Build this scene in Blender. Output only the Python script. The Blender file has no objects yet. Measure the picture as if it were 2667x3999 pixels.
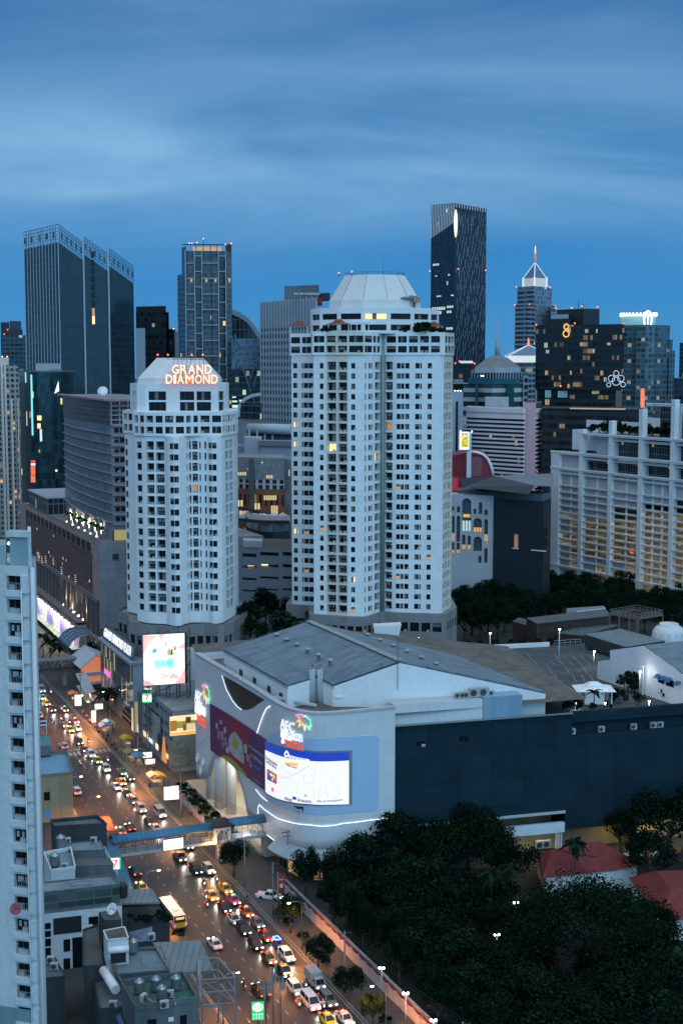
import bpy,bmesh,math,random
from mathutils import Vector,Matrix
R_=math.radians
rnd=random.Random(7)
scene=bpy.context.scene
COL=scene.collection
# ---- camera
FPX,CXP,CYP,CAMH=5400.0,1333.5,1999.5,107.0
PITCH=math.atan(570.0/FPX)
cd=bpy.data.cameras.new("camera")
cd.sensor_fit='VERTICAL';cd.sensor_height=36.0;cd.lens=FPX/3999.0*36.0
cd.clip_start=1.0;cd.clip_end=20000.0
cam=bpy.data.objects.new("camera",cd);COL.objects.link(cam)
cam.location=(0,0,CAMH);cam.rotation_euler=(math.pi/2-PITCH,0,0)
scene.camera=cam
scene.view_settings.view_transform='Standard';scene.view_settings.look='None'
scene.view_settings.exposure=0.0;scene.view_settings.gamma=1.0
try:
	scene.cycles.use_denoising=True
	scene.cycles.max_bounces=5;scene.cycles.diffuse_bounces=3;scene.cycles.glossy_bounces=3
	scene.cycles.transmission_bounces=2;scene.cycles.transparent_max_bounces=4
	scene.cycles.sample_clamp_indirect=4.0
	scene.cycles.caustics_reflective=False;scene.cycles.caustics_refractive=False
except Exception:
	pass
	# ---- sky: dusk, sun just down behind the viewer
SUN_EL,SUN_AZ=4.0,160.0
w=bpy.data.worlds.new("World");scene.world=w;w.use_nodes=True
nt=w.node_tree;nt.nodes.clear();L=nt.links.new
def wn(t,**k):
	n=nt.nodes.new(t)
	for a,v in k.items():setattr(n,a,v)
	return n
out=wn('ShaderNodeOutputWorld');bg=wn('ShaderNodeBackground');L(bg.outputs[0],out.inputs[0])
tc=wn('ShaderNodeTexCoord');sep=wn('ShaderNodeSeparateXYZ');L(tc.outputs['Generated'],sep.inputs[0])
sky=wn('ShaderNodeTexSky',sky_type='NISHITA',sun_disc=False)
sky.sun_elevation=R_(SUN_EL);sky.sun_rotation=R_(SUN_AZ);sky.air_density=1.0;sky.dust_density=1.5;sky.ozone_density=4.0
ramp=wn('ShaderNodeValToRGB');L(sep.outputs[2],ramp.inputs[0])
cr=ramp.color_ramp
for p,c in((0.0,(.060,.285,.58)),(.05,(.040,.245,.57)),(.085,(.032,.215,.53)),(.12,(.042,.21,.48)),(.17,(.055,.205,.44)),(.215,(.042,.165,.39)),(.28,(.034,.135,.33)),(1.0,(.025,.09,.23))):
	e=cr.elements.new(p);e.color=(*c,1)
while len(cr.elements)>8:cr.elements.remove(cr.elements[0]if cr.elements[0].color[0]in(0.0,)else cr.elements[-1])
ex=wn('ShaderNodeMapping');ex.inputs['Scale'].default_value=(1.15,.5,5.2);ex.inputs['Location'].default_value=(3.3,1.2,.35);ex.inputs['Rotation'].default_value=(0,R_(-.6),0);L(tc.outputs['Generated'],ex.inputs[0])
mp=ex
nz=wn('ShaderNodeTexNoise');nz.inputs['Scale'].default_value=2.4;nz.inputs['Detail'].default_value=8;nz.inputs['Roughness'].default_value=.52;nz.inputs['Distortion'].default_value=.45;L(mp.outputs[0],nz.inputs['Vector'])
cramp=wn('ShaderNodeValToRGB');cramp.color_ramp.elements[0].color=(.12,.12,.12,1);cramp.color_ramp.elements[0].position=.36;cramp.color_ramp.elements[1].position=.66;L(nz.outputs[0],cramp.inputs[0])
zr=wn('ShaderNodeValToRGB');L(sep.outputs[2],zr.inputs[0])
zz=zr.color_ramp
zz.elements[0].position=.0;zz.elements[0].color=(.02,.02,.02,1)
zz.elements[1].position=.3;zz.elements[1].color=(.22,.22,.22,1)
for p,v in((.05,.05),(.08,.2),(.098,.5),(.122,1.0),(.16,.95),(.185,.6),(.21,.4),(.25,.42)):
	e=zz.elements.new(p);e.color=(v,v,v,1)
cf=wn('ShaderNodeMath',operation='MULTIPLY');L(cramp.outputs[0],cf.inputs[0]);L(zr.outputs[0],cf.inputs[1])
mix=wn('ShaderNodeMixRGB');L(cf.outputs[0],mix.inputs[0]);L(ramp.outputs[0],mix.inputs[1]);mix.inputs[2].default_value=(.24,.47,.72,1)
back=wn('ShaderNodeVectorMath',operation='DOT_PRODUCT');L(tc.outputs['Generated'],back.inputs[0]);back.inputs[1].default_value=(.30,-.88,.36)
bm_=wn('ShaderNodeMath',operation='MAXIMUM');L(back.outputs['Value'],bm_.inputs[0]);bm_.inputs[1].default_value=0
bp=wn('ShaderNodeMath',operation='POWER');L(bm_.outputs[0],bp.inputs[0]);bp.inputs[1].default_value=1.6
glow=wn('ShaderNodeMixRGB',blend_type='MULTIPLY');glow.inputs[0].default_value=1;glow.inputs[1].default_value=(.225,.60,.93,1);L(bp.outputs[0],glow.inputs[2])
add1=wn('ShaderNodeMixRGB',blend_type='ADD');add1.inputs[0].default_value=1;L(mix.outputs[0],add1.inputs[1]);L(glow.outputs[0],add1.inputs[2])
nsc=wn('ShaderNodeMixRGB',blend_type='MULTIPLY');nsc.inputs[0].default_value=1;L(sky.outputs[0],nsc.inputs[1]);nsc.inputs[2].default_value=(.006,.012,.018,1)
add2=wn('ShaderNodeMixRGB',blend_type='ADD');add2.inputs[0].default_value=1;L(add1.outputs[0],add2.inputs[1]);L(nsc.outputs[0],add2.inputs[2])
L(add2.outputs[0],bg.inputs[0]);bg.inputs[1].default_value=1.0
sd=bpy.data.lights.new("afterglow_sun",'SUN');sd.energy=.62;sd.angle=R_(50);sd.color=(.55,.84,1.0)
so=bpy.data.objects.new("afterglow_sun",sd);COL.objects.link(so)
so.rotation_euler=(R_(62),0,R_(22))
# ---- pixels of the photograph -> points of the place
def ray(x,y):
	a=(x-CXP)/FPX;v=-(y-CYP)/FPX
	return Vector((a,math.cos(PITCH)+v*math.sin(PITCH),-math.sin(PITCH)+v*math.cos(PITCH)))
def gz(x,y,z=0.0):
	d=ray(x,y);t=(z-CAMH)/d.z
	return Vector((d.x*t,d.y*t,z))
def at(x,y,Y):
	d=ray(x,y);t=Y/d.y
	return Vector((d.x*t,Y,CAMH+d.z*t))
def onplane(x,y,p,q):
	d=ray(x,y);n=Vector((-(q[1]-p[1]),q[0]-p[0]))
	t=(n.x*p[0]+n.y*p[1])/(n.x*d.x+n.y*d.y)
	return Vector((d.x*t,d.y*t,CAMH+d.z*t))
class Crop:
	def __init__(s,ox,oy,k):s.o=(ox,oy,k)
	def __call__(s,x,y):return s.o[0]+x/s.o[2],s.o[1]+y/s.o[2]
TH=R_(22.9)
DV=Vector((-math.sin(TH),math.cos(TH)));NV=Vector((math.cos(TH),math.sin(TH)))
def sn(s,n,z=0.0):return Vector((DV.x*s+NV.x*n,DV.y*s+NV.y*n,z))
def to_sn(p):return p.x*DV.x+p.y*DV.y,p.x*NV.x+p.y*NV.y
ROAD_ROT=TH
# ---- objects
def bmnew():return bmesh.new()
def link(o,parent=None):
	COL.objects.link(o)
	if parent is not None:
		o.parent=parent
	return o
def mesh_of(name,bm,mats,smooth=False):
	me=bpy.data.meshes.new(name);bm.to_mesh(me);bm.free()
	for m in(mats if isinstance(mats,(list,tuple))else[mats]):me.materials.append(m)
	if smooth:
		for p in me.polygons:p.use_smooth=True
	return me
def obj(name,bm,mats,parent=None,smooth=False,loc=None,rot=0.0):
	o=bpy.data.objects.new(name,mesh_of(name,bm,mats,smooth))
	link(o,parent)
	if loc is not None:o.location=loc
	if rot:o.rotation_euler=(0,0,rot)
	return o
def inst(name,me,loc=(0,0,0),rot=0.0,parent=None,scale=None):
	o=bpy.data.objects.new(name,me);link(o,parent);o.location=loc;o.rotation_euler=(0,0,rot)
	if scale is not None:o.scale=scale
	return o
def tag(o,label,cat,group=None,kind=None):
	o['label']=label;o['category']=cat
	if group:o['group']=group
	if kind:o['kind']=kind
	return o
def thing(name,label,cat,loc=(0,0,0),rot=0.0,group=None):
	o=bpy.data.objects.new(name,None);COL.objects.link(o);o.location=loc;o.rotation_euler=(0,0,rot)
	o.empty_display_size=.5
	return tag(o,label,cat,group)
def struct(o,kind='structure'):
	o['kind']=kind;return o
def copy_tree(o,parent=None):
	c=o.copy();COL.objects.link(c)
	if parent is not None:c.parent=parent
	for ch in list(o.children):copy_tree(ch,c)
	return c
	# ---- shapes
def V3(p):return Vector(p)if len(p)==3 else Vector((p[0],p[1],0))
def quad(bm,pts,mi=0,uv=None):
	f=bm.faces.new([bm.verts.new(p)for p in pts]);f.material_index=mi
	if uv is not None:
		l=bm.loops.layers.uv.verify()
		for lp,t in zip(f.loops,uv):lp[l].uv=t
	return f
def box(bm,c,s,rot=0.0,mi=0):
	cx,cy,cz=c;hx,hy,hz=s[0]/2,s[1]/2,s[2]/2
	ca,sa=math.cos(rot),math.sin(rot)
	v=[]
	for dz in(-hz,hz):
		for x,y in((-hx,-hy),(hx,-hy),(hx,hy),(-hx,hy)):
			v.append(bm.verts.new((cx+x*ca-y*sa,cy+x*sa+y*ca,cz+dz)))
	for i in((0,3,2,1),(4,5,6,7),(0,1,5,4),(1,2,6,5),(2,3,7,6),(3,0,4,7)):
		bm.faces.new([v[k]for k in i]).material_index=mi
def boxz(bm,x0,x1,y0,y1,z0,z1,mi=0):
	box(bm,((x0+x1)/2,(y0+y1)/2,(z0+z1)/2),(x1-x0,y1-y0,z1-z0),0,mi)
def bar(bm,p,q,a,b=None,mi=0,up=(0,0,1)):
	p,q=Vector(p),Vector(q);d=(q-p);b=b or a
	if d.length<1e-6:return
	d.normalize();u=Vector(up)
	if abs(d.dot(u))>.98:u=Vector((1,0,0))
	s=d.cross(u).normalized();t=s.cross(d).normalized()
	v=[]
	for o in(p,q):
		for i,j in((-1,-1),(1,-1),(1,1),(-1,1)):v.append(bm.verts.new(o+s*(i*a/2)+t*(j*b/2)))
	for i in((0,3,2,1),(4,5,6,7),(0,1,5,4),(1,2,6,5),(2,3,7,6),(3,0,4,7)):
		bm.faces.new([v[k]for k in i]).material_index=mi
def tube(bm,pts,rads,seg=8,mi=0,caps=True):
	pts=[Vector(p)for p in pts];n=len(pts)
	if not isinstance(rads,(list,tuple)):rads=[rads]*n
	rings=[]
	for i,p in enumerate(pts):
		d=(pts[min(i+1,n-1)]-pts[max(i-1,0)])
		if d.length<1e-9:d=Vector((0,0,1))
		d.normalize();u=Vector((0,0,1))if abs(d.z)<.95 else Vector((0,1,0))
		s=d.cross(u).normalized();t=s.cross(d).normalized()
		rings.append([bm.verts.new(p+(s*math.cos(6.28318*k/seg)+t*math.sin(6.28318*k/seg))*rads[i])for k in range(seg)])
	for a,b in zip(rings,rings[1:]):
		for k in range(seg):
			f=bm.faces.new((a[k],a[(k+1)%seg],b[(k+1)%seg],b[k]));f.material_index=mi;f.smooth=True
	if caps:
		for r in(rings[0][::-1],rings[-1]):
			try:bm.faces.new(r).material_index=mi
			except ValueError:pass
def lathe(bm,prof,c=(0,0,0),seg=16,mi=0,sx=1.0,sy=1.0):
	rings=[]
	for r,z in prof:
		rings.append([bm.verts.new((c[0]+sx*r*math.cos(6.28318*k/seg),c[1]+sy*r*math.sin(6.28318*k/seg),c[2]+z))for k in range(seg)])
	for a,b in zip(rings,rings[1:]):
		for k in range(seg):
			f=bm.faces.new((a[k],a[(k+1)%seg],b[(k+1)%seg],b[k]));f.material_index=mi;f.smooth=True
	try:bm.faces.new(rings[-1]).material_index=mi
	except ValueError:pass
	try:bm.faces.new(rings[0][::-1]).material_index=mi
	except ValueError:pass
def wallquad(bm,p,q,z0,z1,mi=0,u0=0.0,z0b=None,z1b=None):
	"""vertical sheet from p to q; uv in metres"""
	z0b=z0 if z0b is None else z0b;z1b=z1 if z1b is None else z1b
	Ln=math.hypot(q[0]-p[0],q[1]-p[1])
	quad(bm,[(p[0],p[1],z0),(q[0],q[1],z0b),(q[0],q[1],z1b),(p[0],p[1],z1)],mi,[(u0,z0),(u0+Ln,z0b),(u0+Ln,z1b),(u0,z1)])
	return u0+Ln
def flat(bm,poly,z,mi=0):
	pts=[(p[0],p[1],z if len(p)<3 or z is not None else p[2])for p in poly]
	return quad(bm,pts,mi,[(p[0],p[1])for p in pts])
def prism(bm,poly,z0,z1,mi=0,cap=True,capmi=None,bottom=False):
	n=len(poly);u=0.0
	area=sum(poly[i][0]*poly[(i+1)%n][1]-poly[(i+1)%n][0]*poly[i][1]for i in range(n))
	P=list(poly)if area>0 else list(poly)[::-1]
	for i in range(n):u=wallquad(bm,P[i],P[(i+1)%n],z0,z1,mi,u)
	if cap:quad(bm,[(p[0],p[1],z1)for p in P],mi if capmi is None else capmi,[(p[0],p[1])for p in P])
	if bottom:quad(bm,[(p[0],p[1],z0)for p in P[::-1]],mi)
def slab(bm,poly,z0,z1,mi=0):prism(bm,poly,z0,z1,mi,True,None,True)
def arcpts(c,r,a0,a1,n):return[(c[0]+r*math.cos(R_(a0+(a1-a0)*i/n)),c[1]+r*math.sin(R_(a0+(a1-a0)*i/n)))for i in range(n+1)]
def rail(bm,pts,h=1.0,step=1.2,t=.05,mi=0,mid=True):
	for a,b in zip(pts,pts[1:]):
		a,b=Vector(a),Vector(b);n=max(1,int((b-a).length/step))
		for zz_ in((h,h*.5)if mid else(h,)):bar(bm,a+Vector((0,0,zz_)),b+Vector((0,0,zz_)),t,t,mi)
		for i in range(n+1):
			p=a.lerp(b,i/n);bar(bm,p,p+Vector((0,0,h)),t,t,mi)
			# ---- materials
MATS={}
def nodes_of(name):
	m=bpy.data.materials.new(name);m.use_nodes=True;t=m.node_tree
	b=next(n for n in t.nodes if n.type=='BSDF_PRINCIPLED')
	return m,t,b
def mat(name,col,rough=.75,var=.16,scale=.35,metal=0.0,spec=.4,streak=False,bump=0.0,fine=0.0):
	if name in MATS:return MATS[name]
	m,t,b=nodes_of(name);N=t.nodes.new;K=t.links.new
	b.inputs['Roughness'].default_value=rough;b.inputs['Metallic'].default_value=metal
	b.inputs['Specular IOR Level'].default_value=spec
	co=N('ShaderNodeTexCoord');mp_=N('ShaderNodeMapping');K(co.outputs['Object'],mp_.inputs[0])
	mp_.inputs['Scale'].default_value=(scale,scale,scale*(.12 if streak else 1.0))
	n1=N('ShaderNodeTexNoise');n1.inputs['Scale'].default_value=1.0;n1.inputs['Detail'].default_value=6;n1.inputs['Roughness'].default_value=.62
	K(mp_.outputs[0],n1.inputs['Vector'])
	r=N('ShaderNodeMapRange');K(n1.outputs[0],r.inputs[0])
	r.inputs[1].default_value=.3;r.inputs[2].default_value=.7;r.inputs[3].default_value=1-var;r.inputs[4].default_value=1+var*.6
	mx=N('ShaderNodeMixRGB');mx.blend_type='MULTIPLY';mx.inputs[0].default_value=1
	mx.inputs[1].default_value=(*col,1);K(r.outputs[0],mx.inputs[2])
	last=mx
	if fine:
		n2=N('ShaderNodeTexNoise');n2.inputs['Scale'].default_value=scale*9;n2.inputs['Detail'].default_value=4;K(co.outputs['Object'],n2.inputs['Vector'])
		r2=N('ShaderNodeMapRange');K(n2.outputs[0],r2.inputs[0]);r2.inputs[1].default_value=.35;r2.inputs[2].default_value=.65
		r2.inputs[3].default_value=1-fine;r2.inputs[4].default_value=1+fine*.5
		m2=N('ShaderNodeMixRGB');m2.blend_type='MULTIPLY';m2.inputs[0].default_value=1;K(mx.outputs[0],m2.inputs[1]);K(r2.outputs[0],m2.inputs[2]);last=m2
	K(last.outputs[0],b.inputs['Base Color'])
	if bump:
		bu=N('ShaderNodeBump');bu.inputs['Strength'].default_value=bump;K(n1.outputs[0],bu.inputs['Height']);K(bu.outputs[0],b.inputs['Normal'])
	MATS[name]=m;return m
def lines_mat(name,col,linecol,px=1.0,pz=1.0,wx=.06,wz=.06,rough=.6,var=.12,metal=0.0,spec=.4,cellvar=.08,off=0.0):
	"""panels or tiles: thin joints on the uv grid (metres)"""
	if name in MATS:return MATS[name]
	m,t,b=nodes_of(name);N=t.nodes.new;K=t.links.new
	b.inputs['Roughness'].default_value=rough;b.inputs['Metallic'].default_value=metal;b.inputs['Specular IOR Level'].default_value=spec
	uv=N('ShaderNodeUVMap');sp=N('ShaderNodeSeparateXYZ');K(uv.outputs[0],sp.inputs[0])
	def M(op,a,c=None):
		n=N('ShaderNodeMath');n.operation=op
		for i,v in enumerate((a,c)):
			if v is None:continue
			if isinstance(v,(int,float)):n.inputs[i].default_value=v
			else:K(v,n.inputs[i])
		return n.outputs[0]
	u=M('DIVIDE',sp.outputs[0],px);v=M('DIVIDE',M('SUBTRACT',sp.outputs[1],off),pz)
	mask=M('MAXIMUM',M('LESS_THAN',M('FRACT',u),wx/px),M('LESS_THAN',M('FRACT',v),wz/pz))
	cv=N('ShaderNodeCombineXYZ');K(M('FLOOR',u),cv.inputs[0]);K(M('FLOOR',v),cv.inputs[1])
	wh=N('ShaderNodeTexWhiteNoise');wh.noise_dimensions='2D';K(cv.outputs[0],wh.inputs['Vector'])
	n1=N('ShaderNodeTexNoise');n1.inputs['Scale'].default_value=.18;n1.inputs['Detail'].default_value=6;K(uv.outputs[0],n1.inputs['Vector'])
	f=M('ADD',M('MULTIPLY',M('SUBTRACT',n1.outputs[0],.5),var*2.2),M('ADD',1.0,M('MULTIPLY',M('SUBTRACT',wh.outputs[0],.5),cellvar*2)))
	a=N('ShaderNodeMixRGB');K(mask,a.inputs[0]);a.inputs[1].default_value=(*col,1);a.inputs[2].default_value=(*linecol,1)
	c=N('ShaderNodeMixRGB');c.blend_type='MULTIPLY';c.inputs[0].default_value=1;K(a.outputs[0],c.inputs[1]);K(f,c.inputs[2])
	K(c.outputs[0],b.inputs['Base Color'])
	MATS[name]=m;return m
def emit(name,col,strength=1.0):
	if name in MATS:return MATS[name]
	m,t,b=nodes_of(name)
	b.inputs['Base Color'].default_value=(*[c*.6 for c in col],1)
	b.inputs['Emission Color'].default_value=(*col,1);b.inputs['Emission Strength'].default_value=strength
	MATS[name]=m;return m
def curtain(name,glass,frame,cw=1.5,fh=3.6,lw=.12,lh=.25,lit=.05,litcol=(1,.72,.38),litk=1.4,rough=.12,band=None,bandh=0.0,var=.5,floorlit=0.0,seed=0.0,spec=.5,framerough=.5):
	"""glass curtain wall on the uv grid (metres): panes, mullions, spandrels; some panes lit from inside"""
	if name in MATS:return MATS[name]
	m,t,b=nodes_of(name);N=t.nodes.new;K=t.links.new
	def M(op,a,c=None):
		n=N('ShaderNodeMath');n.operation=op
		for i,v in enumerate((a,c)):
			if v is None:continue
			if isinstance(v,(int,float)):n.inputs[i].default_value=v
			else:K(v,n.inputs[i])
		return n.outputs[0]
	uv=N('ShaderNodeUVMap');sp=N('ShaderNodeSeparateXYZ');K(uv.outputs[0],sp.inputs[0])
	u=M('DIVIDE',sp.outputs[0],cw);v=M('DIVIDE',sp.outputs[1],fh)
	fu=M('FRACT',u);fv=M('FRACT',v);iu=M('FLOOR',u);iv=M('FLOOR',v)
	mull=M('MAXIMUM',M('LESS_THAN',fu,lw/cw),M('LESS_THAN',fv,lh/fh))
	cv=N('ShaderNodeCombineXYZ');K(iu,cv.inputs[0]);K(iv,cv.inputs[1]);cv.inputs[2].default_value=seed
	wh=N('ShaderNodeTexWhiteNoise');wh.noise_dimensions='3D';K(cv.outputs[0],wh.inputs['Vector'])
	cg=N('ShaderNodeCombineXYZ');K(M('FLOOR',M('DIVIDE',iu,4.0)),cg.inputs[0]);K(iv,cg.inputs[1]);cg.inputs[2].default_value=seed+3.1
	wg=N('ShaderNodeTexWhiteNoise');wg.noise_dimensions='3D';K(cg.outputs[0],wg.inputs['Vector'])
	litm=M('MAXIMUM',M('LESS_THAN',wh.outputs[0],lit),M('MULTIPLY',M('LESS_THAN',wg.outputs[0],floorlit),M('LESS_THAN',M('FRACT',M('MULTIPLY',wh.outputs[0],7.3)),.75)))
	notm=M('SUBTRACT',1.0,mull)
	sepc=N('ShaderNodeSeparateXYZ');K(wh.outputs[1],sepc.inputs[0])
	br=M('ADD',1-var,M('MULTIPLY',sepc.outputs[1],2*var))
	gcol=N('ShaderNodeMixRGB');gcol.blend_type='MULTIPLY';gcol.inputs[0].default_value=1;gcol.inputs[1].default_value=(*glass,1);K(br,gcol.inputs[2])
	top=gcol.outputs[0]
	if band is not None:
		bmask=M('GREATER_THAN',fv,1-bandh/fh)
		bx=N('ShaderNodeMixRGB');K(bmask,bx.inputs[0]);K(top,bx.inputs[1]);bx.inputs[2].default_value=(*band,1);top=bx.outputs[0]
		notm=M('MULTIPLY',notm,M('SUBTRACT',1.0,bmask))
	fc=N('ShaderNodeMixRGB');K(mull,fc.inputs[0]);K(top,fc.inputs[1]);fc.inputs[2].default_value=(*frame,1)
	K(fc.outputs[0],b.inputs['Base Color'])
	ro=N('ShaderNodeMapRange');K(mull,ro.inputs[0]);ro.inputs[3].default_value=rough;ro.inputs[4].default_value=framerough;K(ro.outputs[0],b.inputs['Roughness'])
	b.inputs['Specular IOR Level'].default_value=spec
	b.inputs['Emission Color'].default_value=(*litcol,1)
	K(M('MULTIPLY',M('MULTIPLY',litm,notm),M('MULTIPLY',M('ADD',.25,sepc.outputs[2]),litk)),b.inputs['Emission Strength'])
	MATS[name]=m;return m
WHITE=mat("white_paint",(.74,.75,.76),.7,.10,.12,streak=True,fine=.05)
TWR=lines_mat("tower_render",(.72,.735,.745),(.56,.58,.60),5000,3.04,.01,.10,.7,.16,cellvar=0.02,off=2.9)
TWL=lines_mat("low_tower_render",(.72,.735,.745),(.56,.58,.60),5000,3.217,.01,.10,.7,.16,cellvar=0.02,off=2.2)
CREAM=mat("cream_paint",(.66,.60,.52),.7,.1,.12,streak=True)
GREYC=mat("grey_concrete",(.21,.23,.24),.85,.25,.25,streak=True,fine=.12)
DARKC=mat("dark_concrete",(.07,.08,.085),.85,.3,.25,streak=True,fine=.15)
BLACK=mat("black_metal",(.02,.022,.025),.5,.1)
STEEL=mat("grey_steel",(.32,.34,.36),.45,.12,1.0,metal=.6)
DSTEEL=mat("dark_steel",(.06,.065,.07),.5,.12,1.0,metal=.3)
WMETAL=mat("white_metal",(.72,.73,.74),.45,.06,1.0)
GLASS=mat("dark_glass",(.008,.011,.015),.16,.3,.8,spec=.2)
TEAL=mat("teal_paint",(.05,.20,.20),.6,.15)
REDT=mat("red_roof_tile",(.24,.045,.035),.7,.25,.9,fine=.2)
REDP=mat("red_paint",(.45,.03,.025),.5,.1)
LAMPW=emit("white_lamp",(1,.93,.80),14)
LAMPO=emit("sodium_lamp",(1,.50,.16),40)
LAMPR=emit("red_beacon",(1,.12,.05),5)
# ---- walls with real openings, windows and balconies
WFRAME=mat("window_frame",(.06,.065,.07),.5,.1)
CURT=mat("window_curtain",(.17,.165,.16),.9,.5,2.0)
LITW=emit("lit_window_warm",(1,.62,.26),1.5)
LITD=emit("lit_window_dim",(1,.50,.20),.35)
ACU=mat("air_conditioner_casing",(.36,.38,.39),.6,.1)
LAUN=mat("laundry",(.35,.33,.36),.9,.5,3.0)
RAILM=mat("balcony_rail",(.30,.32,.34),.5,.1)
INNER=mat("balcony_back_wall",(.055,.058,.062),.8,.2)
WSLOT=[GLASS,WFRAME,CURT,LITW,LITD,ACU,LAUN,RAILM,INNER]
_wm={}
def win_mesh(kind,w,h,depth,v):
	key=(kind,round(w,1),round(h,1),round(depth,2),v)
	if key in _wm:return _wm[key]
	r=random.Random(hash(str(key))%99991 if False else(int(w*97)+int(h*31)+v*7+len(kind)))
	bm=bmnew()
	lit=3 if v==7 else(4 if v==6 else 0)
	if kind=='b':
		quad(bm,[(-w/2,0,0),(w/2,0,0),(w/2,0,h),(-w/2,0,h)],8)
		a,b_=-w/2+.08,w/2-(.5 if v%3 else .1)
		quad(bm,[(a,-.03,.05),(b_,-.03,.05),(b_,-.03,h-.12),(a,-.03,h-.12)],lit)
		for k in range(3):
			x=a+(b_-a)*k/2;boxz(bm,x-.04,x+.04,-.08,-.03,.05,h-.12,1)
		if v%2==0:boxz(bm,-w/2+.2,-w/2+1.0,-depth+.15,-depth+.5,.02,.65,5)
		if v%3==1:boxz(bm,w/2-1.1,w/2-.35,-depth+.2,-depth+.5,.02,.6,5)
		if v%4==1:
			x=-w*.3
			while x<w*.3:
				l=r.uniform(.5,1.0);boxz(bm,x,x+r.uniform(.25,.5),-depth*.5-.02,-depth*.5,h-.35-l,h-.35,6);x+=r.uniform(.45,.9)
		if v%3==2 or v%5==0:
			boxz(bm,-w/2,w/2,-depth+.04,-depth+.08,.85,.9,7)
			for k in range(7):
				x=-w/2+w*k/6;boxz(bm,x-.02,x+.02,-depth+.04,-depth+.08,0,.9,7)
		if v==3:quad(bm,[(0,-depth*.6,.1),(w/2,-depth*.6,.1),(w/2,-depth*.6,h*.9),(0,-depth*.6,h*.9)],2)
	else:
		quad(bm,[(-w/2,0,0),(w/2,0,0),(w/2,0,h),(-w/2,0,h)],lit)
		t=.07
		n=1 if w<1.3 else(2 if w<2.6 else 3)
		for k in range(n+1):
			x=-w/2+w*k/n;boxz(bm,x-t/2,x+t/2,-.06,-.003,0,h,1)
		boxz(bm,-w/2,w/2,-.06,-.003,0,t,1);boxz(bm,-w/2,w/2,-.06,-.003,h-t,h,1)
		if v in(1,4,7):
			x0=-w/2+(w/n)*(v%n);quad(bm,[(x0+.05,-.012,h*.02),(x0+w/n*.6,-.012,h*.02),(x0+w/n*.6,-.012,h-.05),(x0+.05,-.012,h-.05)],2)
		if v in(2,6):quad(bm,[(-w/2+.05,-.012,h*.55),(w/2-.05,-.012,h*.55),(w/2-.05,-.012,h-.06),(-w/2+.05,-.012,h-.06)],2)
		if kind=='a' or(v==3 and w>1.2):boxz(bm,w*.1,w*.1+.75,-.4,-.06,.05,.6,5)
	me=mesh_of("window_"+kind,bm,WSLOT)
	_wm[key]=me;return me
def pick_v(r,lit=.05):
	x=r.random()
	if x<lit*.45:return 7
	if x<lit:return 6
	return r.choice((0,0,5,1,2,3,4,5))
class Wins:
	"""collects the windows of one building; the 100 largest become parts, the rest one further part"""
	def __init__(s,seed=1,lit=.05):s.l=[];s.r=random.Random(seed);s.lit=lit
	def add(s,kind,loc,rot,w,h,depth,v=None):
		v=pick_v(s.r,s.lit)if v is None else v
		s.l.append((w*h*(420.0/max(60,loc.y))**2*s.r.uniform(.97,1.03),kind,loc,rot,w,h,depth,v))
	def flush(s,root,most=100,name='window'):
		s.l.sort(key=lambda a:-a[0]);bm=None
		for i,(_,kind,loc,rot,w,h,d,v)in enumerate(s.l):
			me=win_mesh(kind,w,h,d,v)
			if i<most or len(s.l)<=most+0:
				inst('balcony' if kind=='b' else name,me,loc-root.location,rot,root)
			else:
				if bm is None:bm=bmnew()
				k=len(bm.verts);bm.from_mesh(me);bm.verts.ensure_lookup_table()
				M_=Matrix.Translation(loc-root.location)@Matrix.Rotation(rot,4,'Z')
				for vt in bm.verts[k:]:vt.co=M_@vt.co
		if bm is not None:struct(obj('window_rows',bm,WSLOT,root),'stuff')
def facade(bm,p,q,z0,z1,ops,wins=None,mi=0,off=None,u00=0.0):
	"""wall sheet p->q (outside on the right hand of p->q); ops = (u0, u1, za, zb, kind, depth)"""
	p=Vector((p[0],p[1]));q=Vector((q[0],q[1]));d=(q-p);Ln=d.length;d.normalize()
	inn=Vector((-d.y,d.x));rot=math.atan2(d.y,d.x);off=off or Vector((0,0,0))
	ops=[o for o in ops if o[0]>.02 and o[1]<Ln-.02 and o[2]>z0+.01 and o[3]<z1-.01]
	us=sorted({0.0,Ln}|{round(o[0],3)for o in ops}|{round(o[1],3)for o in ops})
	zs=sorted({z0,z1}|{round(o[2],3)for o in ops}|{round(o[3],3)for o in ops})
	def P(u,z,y=0.0):
		a=p+d*u+inn*y
		return(a.x-off.x,a.y-off.y,z-off.z)
	for za,zb in zip(zs,zs[1:]):
		zm=(za+zb)/2;row=[o for o in ops if o[2]<zm<o[3]]
		s=None
		for ua,ub in zip(us,us[1:]):
			um=(ua+ub)/2
			hole=any(o[0]<um<o[1]for o in row)
			if not hole and s is None:s=ua
			if(hole or ub==us[-1])and s is not None:
				e=ua if hole else ub
				quad(bm,[P(s,za),P(e,za),P(e,zb),P(s,zb)],mi,[(u00+s,za),(u00+e,za),(u00+e,zb),(u00+s,zb)])
				s=None
	for u0,u1,za,zb,kind,dep in ops:
		for a in([P(u0,za),P(u1,za),P(u1,za,dep),P(u0,za,dep)],[P(u0,zb,dep),P(u1,zb,dep),P(u1,zb),P(u0,zb)],[P(u0,zb),P(u0,za),P(u0,za,dep),P(u0,zb,dep)],[P(u1,za),P(u1,zb),P(u1,zb,dep),P(u1,za,dep)]):
			quad(bm,a,mi,[(0,0)]*4)  # on jointed walls uv zero gives reveals the joint colour as painted shade
		if wins is not None and kind!='o':
			c=P((u0+u1)/2,za,dep)
			wins.add(kind,Vector(c)+off,rot,u1-u0,zb-za,dep)
	return u00+Ln
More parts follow.
